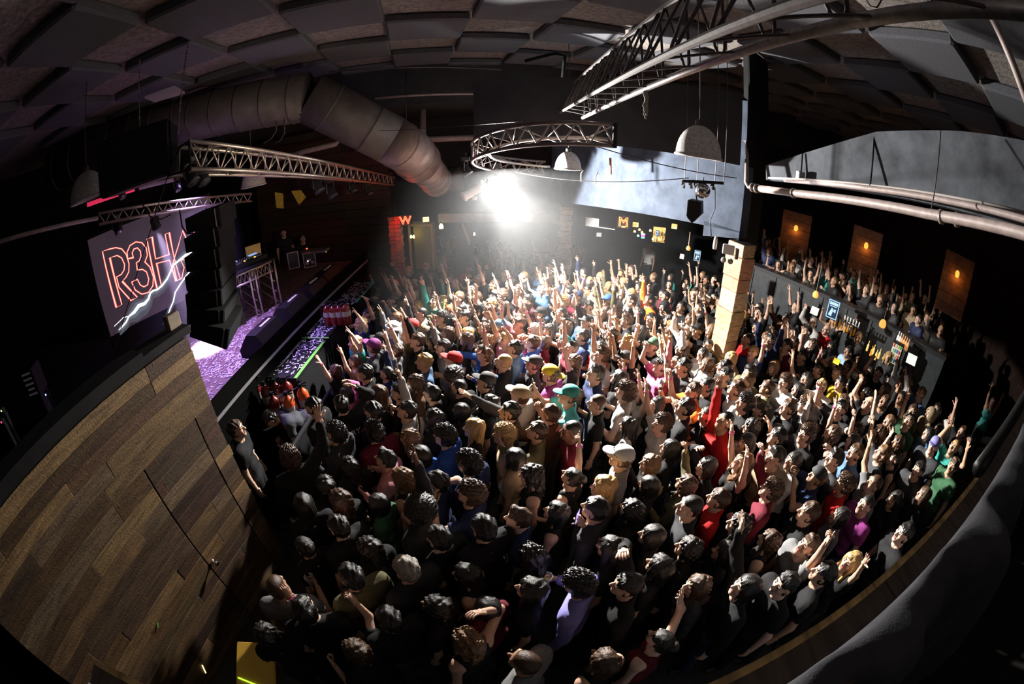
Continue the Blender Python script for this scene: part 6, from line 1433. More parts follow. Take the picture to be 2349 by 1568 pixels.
# ================================================================ THE AUDIENCE: one line per person (head seen at a point of the photograph, hair, clothing, pose)
TILES = dict(A=(750, 500), B=(1549, 500), C=(750, 1034), D=(1549, 1034), E=(0, 1034), G=(0, 500))
PEOPLE = '''
A 225 715 sd navy s lup
A 190 845 sl teal s lup
A 325 870 sb charcoal l bent Hcap:purple
A 150 985 pb black t both s2
A 365 825 sk black s rest Hcap:black
A 500 890 sb grey s both
A 660 970 sd denim s rest
A 715 840 bk black s rest
A 780 872 sk grey l rup
A 850 965 sb navy s bent Hcap:red
A 1040 890 nk blue l rest
A 1230 805 qd rose s lup
A 1380 842 sb blue s bent
A 1190 972 zd black s bent
A 1390 985 sb charcoal l bent Hcap:black
A 1512 1060 sb purple s rest Hcap:yellow!
A 1430 835 bb maroon s straight
A 860 1085 ak charcoal s rest s5
A 905 1150 zk black s rest X:ODESZ
A 735 1185 qk black s rest
A 1040 1112 sk black l bent Hcap:black
A 1275 1180 sb pale s rest Hcap:tan
A 1130 1255 lk black s rest
A 1240 1300 sk charcoal l fwd s2
A 400 1050 pk navy l straight
A 370 1190 lb brown s rest
A 480 1185 sk black s bent
A 165 1180 bk pink l head
A 85 1262 sk black l head X:GRY
A 315 1305 sk black s rest
A 550 1290 sk pale l straight
A 700 1345 wk black s rest
A 60 1450 ck charcoal l bent
A 325 1445 ck maroon l rest
A 575 1480 wl black s drink
A 770 1492 ck blue l rest
A 1000 1420 ld black s rest
A 1200 1450 cd tan l rest
A 1470 1400 sb olive l film
A 1645 1430 zk maroon l rest s5
A 1800 1245 zb black s rest
A 1620 1240 sb aqua s film Hcap:teal
A 1965 1180 cb pale s bent
A 2110 1165 lk white t wave
A 1700 1180 wb black t clap
A 1820 1060 qk navy s bent
A 1845 930 cb white s straight
A 2000 955 sk black s bothtwo Hcap:black
A 2250 1000 sk pink s both
A 2085 1410 lk white s drink
A 2290 1515 bk black s rest
A 2290 1400 cb white s wave
A 465 740 sb grey l rup Hbucket:white
A 545 735 sb black l straight Hcap:red
A 540 605 cb black s rest
A 330 535 sk mustard l point
A 700 565 sk teal l straight
A 632 605 ld black t rup
A 780 560 wd black s rup
A 830 610 br black s both
A 890 535 sl white s rest
A 905 625 zk black s rest
A 935 670 sk black s rest
A 775 680 ck black l bent
A 1005 535 wb brown s straight
A 1185 595 bk black s clap
A 1185 540 sb black s rest
A 1035 420 sb black s rest Hbeanie:white
A 1355 550 lk maroon s rest
A 1340 605 sb black s rup
A 1460 480 zb denim s both
A 1685 535 sb maroon s rup Hcap:navy
A 1555 560 nd tan t both
A 1560 645 zk black t straight
A 1450 645 sk black s rest Hcap:black
A 1735 705 sb denim l bent Hcap:black
A 1690 650 sk black l both
A 1790 605 sk white s fist
A 1940 640 qb tan l bent
A 1290 680 nb black s rest
A 1265 720 sb rose s rest
A 1175 745 sl grey s both Hcap:denim
A 1060 740 wb black s lup
A 1390 760 lw black s rup
A 1575 830 pt black t rest
A 1300 835 wr pink t rest
A 825 780 lb black s rest
A 920 785 ld black s rup
A 690 795 bk black l rest
A 1625 740 lb tan t film
A 1880 745 wb black t both
A 2175 560 sk orange l straight
A 2030 695 qb black s rest
A 2180 685 sk black l fist
A 2190 865 sb black s both Hcap:green
A 2245 600 sk black l rest Hhood:black
A 2265 450 sk aqua s bent
A 1605 290 sb white s both
A 1075 340 qk navy l lup
A 1325 385 sb maroon l both
A 1840 380 qk white t film
A 2170 205 sb sky s rest
A 1150 270 sb black s both
A 870 560 zb charcoal s rup
A 450 560 sk charcoal l fwd
A 260 380 sk grey l point
A 420 430 lb black s fwd
A 590 400 sb maroon l rup
A 820 380 wl black t straight
A 700 380 sb black s both
A 480 500 sb olive s rest Hcap:black
A 610 500 lb red s both
A 960 440 wb black t both
A 1115 450 sb grey s fist
A 1230 410 sl navy s rup
A 1290 480 lb rose t both
A 1420 350 sk black l bent
A 1500 330 sb black s rup
A 1570 350 sk white s rest
A 1590 420 wl pink s both
A 1690 410 sb black s lup
A 1760 440 lk black t both
A 1810 490 sb tan s both
A 1905 420 cb black s straight
A 1985 400 sb black s rup
A 2050 360 lk black t both
A 2110 420 sk grey s fist
A 2200 380 sb black s rup Hcap:white
A 2310 420 sk sky s rup
A 2080 560 sk pale s bent
A 1990 500 lb black t both
A 1890 560 sk olive l both Hcap:blue
A 1860 640 lb black s rup
A 2110 640 wk charcoal s bent
A 2310 690 lk black s rest
A 2300 840 wd pale s both
A 2010 840 wb pale s both
A 1960 780 sk black s fist
A 2080 760 lk black t straight
A 1710 800 sk navy s bent
A 1640 880 zk maroon s straight
A 1480 760 lk black s rest
A 1110 830 wl rose t clap
A 1000 820 lb black s rest
A 960 620 lk black t both
A 1090 640 sb grey s rest
A 580 830 sb black l rest
A 600 1110 wb brown s rest
A 1660 960 wb black s rest
A 1930 1090 lk black s bent
A 2220 1260 bk black t wave
A 1560 1310 sb brown l film
A 1330 1230 wk black s rest
A 930 1270 bk black s rest
A 230 1060 sk black s rest
B 372 950 ld tan s film
B 215 865 zk black s rest
B 170 915 bk white s bent
B 205 985 bb pale l bent
B 335 1015 sk black s rest
B 50 1000 sk charcoal s rest
B 225 1130 nk black l rest m
B 125 1170 sb orange s film
B 355 1080 sk black s bent
B 640 830 qk navy l rest
B 550 740 wk black l rest
B 545 575 ql grey l point
B 495 530 sl white s fist
B 745 685 qk brown l wave
B 890 765 sk white l rest
B 950 710 zg pale l rest
B 1000 750 x red l rest
B 1060 715 wb charcoal t rest
B 760 865 sk maroon s rest
B 800 775 bk black s rest
B 930 850 wb black s rest
B 1050 870 lk black s rest
B 1170 905 sk sky l rest
B 1245 765 sk black s rest
B 1445 905 x grey s rest s5
B 985 1030 qk black l rest
B 1085 1035 qb black s head
B 1165 1000 wk black l rest
B 590 1140 sb olive l rest
B 520 1100 sl sky l phone
B 665 1000 wl black l phone
B 730 1110 cb white l rest
B 825 1160 bk black s rest
B 975 1135 sd white s rest f
B 1110 1110 qk yellow l rest
B 1130 1240 sb black s rest
B 1250 1100 wb black s rup
B 1285 1190 wk charcoal t film
B 1300 1255 x black s both
B 1580 1105 qb white l fist
B 1655 1185 sl denim l rest
B 1530 1225 sk charcoal s bent s4
B 1590 1290 wb olive l rest
B 490 1230 ck black s bent
B 590 1320 nk black s head
B 190 1335 nk black s clap
B 395 1390 zk red l straight s4
B 640 1425 bk black s rest
B 550 1400 wk grey l drink
B 895 1420 wb white l straight
B 1060 1450 wb black t straight
B 1180 1500 bk black s lpoint
B 1260 1440 lk black l rest
B 1350 1440 wb black s rest
B 1565 1375 qb green s straight
B 1740 1535 sb charcoal s rest Hcap:lilac
B 1490 1510 wb black s rest
B 1720 1330 sb tan l rest Hhood:tan
B 1870 1350 qk white s rest
B 1930 1450 sb black s wave
B 1770 1430 bk black s rest
B 2150 1215 sk pale l rest
B 560 640 sk black s rest
B 430 720 sb black s fist
B 130 590 lk black t both
B 100 680 wb pale s both
B 20 600 sk black s bent
B 60 800 zk white l both
B 150 760 sb black s rest Hcap:black
B 690 455 sk black l rest f
B 705 455 sk white s rest f
B 545 430 sk black l rest f
B 1110 1290 sk black s fistboth
B 430 1180 sb white s bent
B 700 1270 sb black s rest
B 880 1090 lk black s wave
B 30 1300 sk black s fist
B 1000 930 bk black s rest
B 850 930 sk charcoal s film
B 460 620 wb olive l rest
B 800 640 lb tan s both
B 30 890 wb black s bent
B 700 1490 sk brown s rest
B 420 1480 bk pale l rest
C 120 145 wk black s rest
C 150 300 wb black s rest
C 290 330 bk green s rest
C 455 70 qk rose l bent
C 460 230 wl black t rest
C 700 215 sk navy s bent
C 650 445 ak charcoal l fistup s5
C 960 95 ck navy s rest s5
C 930 275 cb navy s mouth
C 1425 155 wk black t drink
C 1650 195 nk black t straight
C 1835 215 ld black t rest
C 1995 65 sb grey s rest Hcap:white
C 2190 80 wl black l rest
C 2215 230 bk black l phone
C 1820 390 sk charcoal l rest
C 1260 520 qb navy s rest
C 1545 430 lk black t bent
C 2190 520 wk black l rest
C 150 620 wk black l rest
C 180 830 sk olive s rest
C 590 890 sg charcoal s rest
C 945 760 lk black t drink
C 1375 690 rk black l drink
C 1745 905 ck lilac l drink
C 2090 830 sk black l head
C 950 1090 rl black t head
C 290 1290 wb black s fist
C 1340 1430 zb grey s rest s4
C 2310 760 lk black s rest
C 1940 680 lk black s phone
C 2290 560 bk black s rest
C 1270 50 bk tan s rest
C 620 30 bk blue s rest
C 1050 1060 bk maroon s bent
C 820 620 sk black s rest
C 1080 560 sk black s rest
C 500 1130 sk black l rest
C 700 1080 wk black s rest
C 1200 980 lk black s rest
D 205 115 bk black l head
D 480 85 wl black t both Hheadband:tan
D 640 40 qk tan s rest
D 640 265 cb maroon l fist
D 330 370 sb red l rest
D 75 450 zk charcoal s rest
D 985 190 sl navy s mouth Hcap:charcoal!
D 1105 215 cb red s rest
D 1075 60 qk charcoal s rest
D 1330 235 zb grey s wave
D 1270 360 zk purple s rest
D 1390 25 sl charcoal s fist
D 1645 145 sk charcoal s rest
D 1665 285 lb black l rest
D 1870 105 qb green s rest
D 625 615 wb black t rest
D 860 680 qb grey s lstraight
D 110 880 wb charcoal l rest
D 395 900 bk black l wave m
D 430 520 wk black s rest
D 900 420 sb black s rest
D 1480 330 bk black l rest
D 40 610 wk black l rest
D 30 220 wb olive l fist
D 780 60 bk white l clap
D 1130 440 bk grey s rest
D 1540 560 sk black s rest
D 740 900 sk black s rest
D 950 760 sk black s rest
D 180 640 lk black s rest
E 1960 55 cb black l wave m
E 2150 330 bk black s rest
E 2150 640 nk black s rest
E 1870 935 zb grey s drink s4
E 1800 1235 wk black s fist
E 2250 240 wk black l rest
E 2320 590 sk black s rest
E 2060 1080 sk black s rest
G 2130 1270 sk black s rest
G 2300 1020 wb black s lup
'''
HC_ = dict(k='black', b='brown', l='light', d='blond', g='grey', r='red', t='teal', w='white')
HK_ = dict(s='short', q='quiff', z='buzz', c='curly', a='afro', l='long', w='wavy', b='bob', p='ponytail', n='bun', r='braids', x='bald')
HWORD = dict(short='short %s hair', quiff='brushed-up %s hair', buzz='cropped %s hair', curly='curly %s hair', afro='round %s afro', long='long straight %s hair', wavy='long wavy %s hair', bob='bobbed %s hair', ponytail='%s ponytail', bun='%s hair in a bun', braids='braided %s hair', bald='bald head')
CWORD = dict(light='light brown', teal='teal', white='platinum')
prs = random.Random(21)
PL = []
def solve_xy(px, py, sc):
    y = 4.0
    for _ in range(12):
        z = floor_z(0, y)+1.63*sc; p = onz(px, py, z); y = p.y
    return p.x, p.y
for line in PEOPLE.strip().splitlines():
    t = line.split(); ox, oy = TILES[t[0]]; px, py = ox+float(t[1])/2.93625, oy+float(t[2])/2.93625
    hk = HK_[t[3][0]]; hc = HC_[t[3][1]] if len(t[3]) > 1 else 'black'; d = dict(px=px, py=py, hair=hk, hcol=hc, top=t[4], sl=dict(s='short', l='long', t='tank')[t[5]], pose=t[6] if t[6] in POSES else 'fist', skin=prs.choice([0, 1, 1, 2, 3, 0]), hat=None, hc=None, back=False, text=None, face=None)
    d['fem'] = hk in ('long', 'wavy', 'bob', 'ponytail', 'bun', 'braids') and 'm' not in t[7:]
    for q in t[7:]:
        if q[0] == 'H': d['hat'], d['hc'] = q[1:].rstrip('!').split(':'); d['back'] = q.endswith('!')
        elif q[0] == 's' and len(q) == 2: d['skin'] = int(q[1])
        elif q[0] == 'X': d['text'] = q[2:]
        elif q == 'f': d['face'] = True
    if t[6] == 'fistup': d['pose'] = 'straight'
    if d['py'] < 830 and d['pose'] == 'rest' and not d['face'] and prs.random() < .5: d['pose'] = prs.choice(['rup', 'lup', 'both', 'fist', 'rup', 'point'])
    if d['py'] < 960: d['pose'] = prs.choice({'both': ['both', 'bothb', 'bothc', 'bothtwo', 'mix'], 'rup': ['rup', 'rupb', 'rupc'], 'lup': ['lup', 'lupb'], 'fist': ['fist', 'rupc'], 'point': ['point', 'fwl'], 'fwd': ['fwd', 'fwl']}.get(d['pose'], [d['pose']]))
    d['sc'] = prs.uniform(.90, .97) if d['fem'] else prs.uniform(.96, 1.04)
    d['x'], d['y'] = solve_xy(px, py, d['sc']); d['named'] = True; PL.append(d)
# relax overlapping neighbours a little, then fill the gaps the list leaves
for it in range(12):
    for i, a in enumerate(PL):
        for b in PL[i+1:]:
            dx, dy = b['x']-a['x'], b['y']-a['y']; r = math.hypot(dx, dy)
            if 1e-4 < r < .36:
                k = (.36-r)*.25/r; a['x'] -= dx*k; a['y'] -= dy*k; b['x'] += dx*k; b['y'] += dy*k
def inside(px, py):
    poly = [(800, 800), (870, 640), (930, 590), (1060, 560), (1280, 575), (1420, 575), (1560, 600), (1640, 640), (1720, 700), (1860, 770), (2000, 830), (2120, 900), (2200, 960), (2180, 1060), (2080, 1230), (1900, 1400), (1700, 1530), (1300, 1560), (900, 1550), (700, 1500), (590, 1380), (630, 1200), (690, 1020), (760, 900)]
    c = False; j = len(poly)-1
    for i in range(len(poly)):
        (x0, y0), (x1, y1) = poly[i], poly[j]
        if (y0 > py) != (y1 > py) and px < (x1-x0)*(py-y0)/(y1-y0)+x0: c = not c
        j = i
    return c
NTOTAL = 318
tops = ['black']*9+['charcoal']*3+['grey', 'white', 'navy', 'maroon', 'olive', 'pale', 'red', 'denim', 'brown', 'tan', 'teal', 'rose']
def randp(x, y, r):
    fem = r.random() < .42
    hk = r.choice(['long', 'wavy', 'bob', 'ponytail', 'bun', 'long', 'wavy', 'straight'] if fem else ['short', 'short', 'quiff', 'buzz', 'curly', 'short']); hk = 'long' if hk == 'straight' else hk
    return dict(x=x, y=y, hair=hk, hcol=r.choice(['black', 'black', 'brown', 'brown', 'light', 'blond']), top=r.choice(tops), sl=r.choice(['short', 'short', 'long', 'tank'] if fem else ['short', 'short', 'long']),
        pose=r.choice(['rest', 'rup', 'lup', 'both', 'fist', 'bent', 'straight', 'lstraight', 'fistboth', 'fwl', 'bothb', 'bothc', 'rupb', 'lupb', 'rupc', 'mix', 'rest', 'bent', 'clap']), skin=r.choice([0, 1, 2, 3, 4, 1]), hat=None, hc=None, back=False, text=None, face=None, fem=fem, sc=r.uniform(.90, .97) if fem else r.uniform(.96, 1.04), named=False)
fr_r = random.Random(5); tries = 0; far = []
cand = []
while tries < 9000:
    tries += 1
    x, y = fr_r.uniform(-3.2, 9.5), fr_r.uniform(.9, 10.8)
    z = floor_z(x, y)+1.63
    px, py = proj((x, y, z))
    if not inside(px, py): continue
    if (Vector((x, y, 0))-Vector((PILLAR.x, PILLAR.y, 0))).length < .45: continue
    cand.append((x, y, px, py))
pts = [(p['x'], p['y']) for p in PL]
add = []
for x, y, px, py in cand:
    lim = .40 if py > 700 else .46
    if any((x-a)**2+(y-b)**2 < lim*lim for a, b in pts): continue
    pts.append((x, y)); add.append((x, y, px, py))
add.sort(key=lambda t: t[0]**2+t[1]**2+ (HC-1.6)**2)
for x, y, px, py in add: PL.append(randp(x, y, fr_r))
PL.sort(key=lambda d: math.sqrt(d['x']**2+d['y']**2+7.0)*(.86 if d['named'] else 1.0))
FAR = [(d['x'], d['y'], 0.0) for d in PL[NTOTAL:]]; PL = PL[:NTOTAL]
# ---- far audience: reduced copies of the same figures, one mass of stuff beyond the 300 largest
def reduced(me, ratio):
    o = bpy.data.objects.new('reduce_tmp', me); SC.collection.objects.link(o); md = o.modifiers.new('d', 'DECIMATE'); md.ratio = ratio
    dg = bpy.context.evaluated_depsgraph_get(); dg.update(); ev = o.evaluated_get(dg); m2 = ev.to_mesh(); m2.calc_loop_triangles()
    v = np.empty(len(m2.vertices)*3); m2.vertices.foreach_get('co', v); f = np.empty(len(m2.loop_triangles)*3, np.int32); m2.loop_triangles.foreach_get('vertices', f)
    mi = np.empty(len(m2.loop_triangles), np.int32); m2.loop_triangles.foreach_get('material_index', mi)
    ev.to_mesh_clear(); bpy.data.objects.remove(o); return v.reshape(-1, 3), f.reshape(-1, 3), mi
FARV = []
for fem, pose, hair, sl in ((0, 'rest', 'short', 'short'), (0, 'rup', 'short', 'short'), (0, 'both', 'quiff', 'short'), (0, 'fist', 'buzz', 'long'), (0, 'bent', 'short', 'long'), (1, 'rest', 'long', 'short'), (1, 'both', 'wavy', 'tank'), (1, 'lup', 'bun', 'short'), (1, 'straight', 'bob', 'long'), (1, 'fistboth', 'long', 'tank')):
    b = body(fem, pose); V_, F_, K_ = [], [], []; n = 0
    for me, ra, cls, off in ((b['body'], .055, 0, 0), (shirt_of(b, sl), .06, 1, 0), (b['trousers'], .03, 2, 0), (hair_mesh(hair), .06, 3, 1)):
        v, f, mi = reduced(me, ra); V_.append(v@head_tf(b['tilt'])[0].T+b['hc'] if off else v); F_.append(f+n); K_.append(np.where((mi > 0) & (cls == 0), np.where(mi == 5, 4, 0), cls)); n += len(v)
    FARV.append((fem, np.concatenate(V_), np.concatenate(F_), np.concatenate(K_)))
fr2 = random.Random(77)
for _ in range(12000):                            # main floor beyond the 300
    x, y = fr2.uniform(max(-2.6, XR+.35), 7.5), fr2.uniform(7.5, 14.2); z = floor_z(x, y)+1.63; px, py = proj((x, y, z))
    if inside(px, py) or py > 720 or py < 535: continue
    if px < 850 or (px > 1640 and py < 575): continue
    if Vector((x-Cc.x, y-Cc.y, 0)).dot(nrm) < -6.2: continue
    if (Vector((x, y, 0))-Vector((LA.x, LA.y, 0))).dot(ln_) < 1.9: continue
    if (Vector((x, y, 0))-Vector((p2c.x, p2c.y, 0))).length < .4: continue
    if any((x-q[0])**2+(y-q[1])**2 < .21 for q in FAR): continue
    if any((x-q['x'])**2+(y-q['y'])**2 < .17 for q in PL): continue
    FAR.append((x, y, 0.0))
for _ in range(5000):                             # bar side between pillar and bar wall
    s, t = fr2.uniform(-2.6, 5.2), fr2.uniform(2.15, 4.2); p = LA+ld*s+ln_*t; x, y = p.x, p.y
    px, py = proj((x, y, floor_z(x, y)+1.63))
    if inside(px, py) or px > 2150: continue
    if any((x-q[0])**2+(y-q[1])**2 < .20 for q in FAR) or any((x-q['x'])**2+(y-q['y'])**2 < .17 for q in PL): continue
    if (p-Vector((PILLAR.x, PILLAR.y, p.z))).length < .5: continue
    FAR.append((x, y, 0.0))
MZ = LZ-1.30; SEND = (LE1-LA).dot(ld)-.35
for _ in range(2500):                             # mezzanine behind the bar wall
    s, t = fr2.uniform(-2.4, 5.4), -fr2.uniform(.32, 3.2); p = LA+ld*s+ln_*t; x, y = p.x, p.y
    if any((x-q[0])**2+(y-q[1])**2 < (.20 if t > -1.2 else .3) for q in FAR): continue
    if s > SEND or (s > 3.6 and fr2.random() < .6): continue
    FAR.append((x, y, MZ-floor_z(x, y)-.02*t))
FAR = FAR[:520]
VV, FF, CC = [], [], []; n = 0; cr = random.Random(9)
for x, y, zo in FAR:
    fem, v, f, k = cr.choice(FARV); sc = cr.uniform(.92, 1.03)*(.95 if fem else 1)
    yaw = math.atan2(5.2-y, -5.3-x)-math.pi/2+cr.uniform(-.6, .6); c_, s_ = math.cos(yaw)*sc, math.sin(yaw)*sc
    w_ = np.stack([v[:, 0]*c_-v[:, 1]*s_+x, v[:, 0]*s_+v[:, 1]*c_+y, v[:, 2]*sc+floor_z(x, y)+zo], 1)
    pal = np.array([SKINS[cr.choice([0, 1, 2, 3, 1, 4])], TCOL[cr.choice(tops+['black']*6)], (.02, .022, .03), HCOL[cr.choice(['black', 'black', 'brown', 'light', 'blond'])], (.02, .02, .02)])
    VV.append(w_); FF.append(f+n); CC.append(pal[k]); n += len(v)
VV, FF, CC = np.concatenate(VV), np.concatenate(FF), np.concatenate(CC)
m_ = bpy.data.materials.new('far_audience'); m_.use_nodes = True; nt = m_.node_tree; a_ = nt.nodes.new('ShaderNodeAttribute'); a_.attribute_name = 'Col'
nt.links.new(a_.outputs['Color'], nt.nodes['Principled BSDF'].inputs['Base Color']); nt.nodes['Principled BSDF'].inputs['Roughness'].default_value = .65
me = to_mesh('far_crowd', VV, FF, [m_]); at_ = me.attributes.new('Col', 'FLOAT_COLOR', 'FACE'); at_.data.foreach_set('color', np.concatenate([CC, np.ones((len(CC), 1))], 1).astype(np.float32).ravel())
o = bpy.data.objects.new('far_crowd', me); COL.objects.link(o); tag(o, 'far audience packed under the bulkhead and on the mezzanine behind the bar', 'crowd', kind='stuff')
# ---- the individuals
FOCUS = (-5.2, 5.0); prr = random.Random(33)
for d in PL:
    yaw = math.atan2(FOCUS[1]-d['y'], FOCUS[0]-d['x'])-math.pi/2+prr.uniform(-.42, .42)
    if d['face']: yaw = math.atan2(-1.5-d['y'], -1.0-d['x'])-math.pi/2
    tc = TCOL[d['top']]; j = prr.uniform(.82, 1.18)
    d['ob'] = person(d['x'], d['y'], yaw, d['sc'], d['fem'], d['pose'], d['hair'], d['hcol'], d['top'], d['sl'], d['skin'], d['hat'], d['hc'], d['back'], tcol=tuple(c*j for c in tc), trous=prr.choice([(.02, .022, .03), (.03, .045, .085), (.012, .012, .014), (.05, .045, .04)]))
    d['px'], d['py'] = proj((d['x'], d['y'], floor_z(d['x'], d['y'])+1.63*d['sc']))
    if d['pose'] not in ('rest', 'cross', 'bent') and d['sl'] != 'long' and prr.random() < .4:
        b_ = body(d['fem'], d['pose']); s_ = 1 if POSES[d['pose']][0] != 'down' else -1; key = ('band', d['fem'], d['pose'], s_)
        if key not in BODIES:
            p_, q_ = b_['grips']['w%d' % s_]; mb = MB(); mb.lathe(Vector(p_), [(.030, -.009), (.034, -.009), (.034, .009), (.030, .009)], 12, axis=Vector(q_)); o_ = mb.build('wristband', mat('pink_band', (.75, .06, .30), .5)); BODIES[key] = o_.data; bpy.data.objects.remove(o_)
        obj_from('wristband', BODIES[key], d['ob'])
    if d['text']:
        t_ = text('shirt_print', d['text'], .11, (0, -.147, 1.30), (1, 0, 0), (0, 0, 1), mat('print_white', (.75, .75, .75), .7), None, depth=.002)
        t_.parent = d['ob']
    if d['hat'] == 'cap' and d['hc'] == 'white' and d['py'] > 900:
        t_ = text('cap_letter', 'P', .06, tuple(body(d['fem'], d['pose'])['hc']+head_tf(body(d['fem'], d['pose'])['tilt'])[0]@V3([0, .104, .085])), (-1, 0, 0), (0, -.55, 1), mat('print_black', (.02, .02, .02), .7), None, depth=.002); t_.parent = d['ob']
# ---- labels that single each one out
GW = dict(short='T-shirt', long='long-sleeved top', tank='tank top')
def base_label(d):
    h = d['hair']; hw = {'short': 'short %s hair', 'quiff': 'swept-up %s hair', 'buzz': 'cropped %s hair', 'curly': 'curly %s hair', 'afro': '%s afro', 'long': 'long %s hair', 'wavy': 'wavy %s hair', 'bob': 'bobbed %s hair', 'ponytail': '%s ponytail', 'bun': '%s bun', 'braids': '%s braids', 'bald': 'bald head'}[h]
    hw = hw % {'light': 'light-brown', 'white': 'platinum'}.get(d['hcol'], d['hcol']) if '%s' in hw else hw
    if d['hat']: hw = '%s %s' % (d['hc'], {'bucket': 'bucket hat'}.get(d['hat'], d['hat']))
    return 'person, %s, %s %s, %s' % (hw, d['top'], GW[d['sl']], POSE_WORDS[d['pose']])
from collections import Counter
hatc = Counter((d['hc'], d['hat']) for d in PL if d['hat']); topc = Counter(d['top'] for d in PL)
anch = []
for d in PL:
    if d['hat'] and hatc[(d['hc'], d['hat'])] == 1: anch.append((d['px'], d['py'], '%s %s wearer' % (d['hc'], {'bucket': 'bucket-hat'}.get(d['hat'], d['hat'])), d))
    elif topc[d['top']] == 1: anch.append((d['px'], d['py'], '%s top wearer' % d['top'], d))
    elif d['hair'] in ('afro', 'bald', 'braids') and sum(q['hair'] == d['hair'] for q in PL) == 1: anch.append((d['px'], d['py'], d['hair']+' person', d))
    elif d['hcol'] in ('teal', 'grey', 'white') and sum(q['hcol'] == d['hcol'] for q in PL) == 1: anch.append((d['px'], d['py'], d['hcol'].replace('white', 'platinum')+'-haired person', d))
for px, py, nm in ((1650, 690, 'block pillar'), (770, 760, 'crowd barrier end'), (600, 1150, 'plank wall edge'), (2000, 780, 'bar bottles'), (2080, 1260, 'balcony rail'), (1900, 720, 'framed screen'), (1298, 570, 'far wooden pillar'), (690, 885, 'orange extinguisher'), (1135, 560, 'lamp beam'), (600, 1520, 'yellow low table')): anch.append((px, py, nm, None))
def rel(d, a):
    dx, dy = d['px']-a[0], d['py']-a[1]
    if abs(dx) > abs(dy): return 'left of' if dx < 0 else 'right of'
    return 'behind' if dy < 0 else 'in front of'
bases = {}
for d in PL: d['base'] = base_label(d); bases.setdefault(d['base'], []).append(d)
used_l = set()
for b_, ds in bases.items():
    if len(ds) == 1: ds[0]['label'] = b_; used_l.add(b_)
RANK = ['', 'second ', 'third ', 'fourth ', 'fifth ', 'sixth ', 'seventh ']
for b_, ds in bases.items():
    if len(ds) == 1: continue
    for d in ds:
        opts = []
        for a in sorted(anch, key=lambda a: math.hypot(d['px']-a[0], d['py']-a[1]))[:14]:
            if a[3] is d: continue
            r_ = rel(d, a); same = sorted([q for q in ds if rel(q, a) == r_], key=lambda q: math.hypot(q['px']-a[0], q['py']-a[1])); k = [i for i, q in enumerate(same) if q is d][0]
            if k > 5: continue
            lb = '%s, %s%s %s' % (b_, RANK[k] if k else ('just ' if len(same) > 1 else ''), r_, a[2])
            if lb in used_l or len(lb.split()) > 16: continue
            opts.append((k*140+math.hypot(d['px']-a[0], d['py']-a[1]), lb))
        if opts: d['label'] = min(opts)[1]
        else: d['label'] = b_+', at (%d across the crowd)' % d['px']
        used_l.add(d['label'])
for d in PL: d['ob']['label'] = d['label']; d['ob']['group'] = 'audience on the dance floor'
# ---- security man at the end of the plank wall, stooping man at the barrier, two crew on the stage
def bend(root, ang, zh=.98):
    """fold the upper body of a figure forward at the hips (unique meshes)"""
    R = np.array(Matrix.Rotation(-ang, 3, 'X'))
    for ch in list(root.children):
        if ch.name.startswith(('body', 'shirt')):
            ch.data = ch.data.copy(); n = len(ch.data.vertices); v = np.empty(n*3); ch.data.vertices.foreach_get('co', v); v = v.reshape(-1, 3)
            t = np.clip((v[:, 2]-.86)/.30, 0, 1); piv = V3([0, -.02, zh]); wv = (v-piv)@R.T+piv; v = v*(1-t[:, None])+wv*t[:, None]; ch.data.vertices.foreach_set('co', v.ravel()); ch.data.update()
        elif ch.name.startswith('hair'):
            p = V3(ch.location); piv = V3([0, -.02, zh]); ch.location = tuple(R@(p-piv)+piv); ch.rotation_euler = (ch.rotation_euler[0]-ang, 0, 0)
x, y = solve_xy(541, 986, 1.02); sec = person(x, y, math.atan2(.45, 1)-math.pi/2, 1.02, 0, 'rest', 'short', 'brown', 'black', 'short', 0, trous=(.012, .012, .014))
tag(sec, 'guard in black T-shirt standing against the free edge of the plank wall', 'person'); SEC = sec
mb = MB(); mb.box((.07, .142, 1.34), (.055, .004, .012)); t_ = mb.build('chest_badge', mat('print_white', (.75, .75, .75), .7)); t_.parent = sec
hp = onz(716, 935, 1.10); st_ = person(hp.x, hp.y, math.atan2(-.62, -.8)-math.pi/2, 1.03, 0, 'clap', 'short', 'black', 'charcoal', 'short', 1, zoff=.12, tcol=(.055, .058, .066)); bend(st_, 1.25)
tag(st_, 'stooping man in charcoal T-shirt bending over the pit barrier beside the extinguishers', 'person')
for px, py, nm, lb, d_ in ((650, 534, 'short', 'dim crew member standing left of the road cases at the stage rear', 11.2), (694, 548, 'quiff', 'dim crew member bending behind the road cases', 11.4)):
    p = at(px, py, 12.6); tag(person(p.x, p.y, -math.pi*.75, 1, 0, 'rest', nm, 'black', 'black', 'short', 1, zoff=p.z-1.63-floor_z(p.x, p.y)), lb, 'person')
    RZ2 = p.z-1.63; RP = p
mb = MB(); mb.box((RP.x-.2, RP.y, RZ2/2-.3), (2.2, 1.2, RZ2+.6)); tag(mb.build('side_riser', CABINET, loc=(RP.x-.2, RP.y, -.6)), 'low black riser beyond the far stage end carrying two crew', 'riser')
bpy.context.view_layer.update()
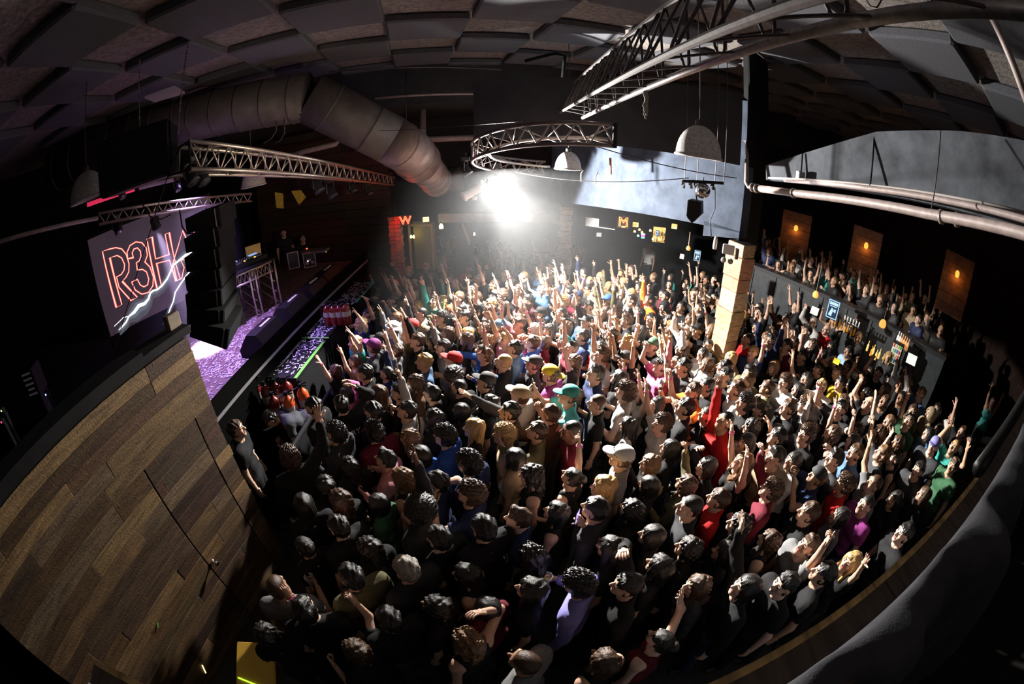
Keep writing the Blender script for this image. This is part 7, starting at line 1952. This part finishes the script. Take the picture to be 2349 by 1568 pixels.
# ---- things held: cups, phones, a camera
CUPM = mat('clear_plastic', (.80, .82, .85), .15, alpha=.42); LIQ = mat('pink_drink', (.75, .18, .20), .2); LIQ2 = mat('pale_drink', (.6, .5, .2), .2)
def cup(p, label, liq=None):
    g = thing('plastic_cup', tuple(p), label, 'cup', 'plastic cups held in the audience')
    mb = MB(); mb.lathe(Vector(p), [(.001, -.055), (.033, -.055), (.046, .055), (.048, .058), (.045, .055), (.032, -.050), (.001, -.050)], 16); mb.build('cup_wall', CUPM, g, smooth=True)
    if liq: mb = MB(); mb.lathe(Vector(p), [(.001, -.048), (.0315, -.048), (.040, .015), (.001, .015)], 14); mb.build('drink', liq, g, smooth=True)
def phone(p, yaw, label, lit=False):
    g = thing('mobile_phone', tuple(p), label, 'phone', 'phones held up in the audience'); R = Matrix.Rotation(yaw, 3, 'Z')
    mb = MB(); mb.box(Vector(p), (.072, .009, .148), R, bev=.004); mb.build('case', mat('phone_case', (.03, .03, .035), .3), g)
    mb = MB(); mb.box(Vector(p)+R @ Vector((0, -.0055, 0)), (.064, .002, .136), R); mb.build('display', mat('phone_lit', (.3, .25, .6), .3, emit=1.2, ecol=(.55, .45, 1)) if lit else mat('phone_off', (.45, .45, .48), .2), g)
nc = 0
for d in PL:
    if not d['named']: continue
    b = body(d['fem'], d['pose']); M_ = d['ob'].matrix_world
    short = ' and '.join(d['label'].split(', ')[1:3])
    if d['pose'] == 'drink':
        cup(M_ @ Vector(b['grips'][1]), 'clear plastic cup held by the person with '+short, LIQ if nc == 1 else (LIQ2 if nc % 2 == 0 else None)); nc += 1
    elif d['pose'] in ('phone', 'film'):
        phone(M_ @ (Vector(b['grips'][1])+Vector((0, .02, .03))), d['ob'].rotation_euler[2], 'phone held by the person with '+short, d['py'] > 1200)
b = body(0, 'drink'); gl = Vector(b['grips'][1]); p = onz(2002, 1352, 1.1)
for _ in range(6): p = onz(2002, 1352, floor_z(p.x, p.y)+gl.z)
yw = math.radians(75); off = Matrix.Rotation(yw, 3, 'Z') @ gl
hp = person(p.x-off.x, p.y-off.y, yw, 1.0, 0, 'drink', 'short', 'black', 'black', 'long', 1); tag(hp, 'dark-clothed person holding out a clear cup beside the balcony rail', 'person')
cup(p, 'clear plastic cup held out in the dark beside the balcony rail')
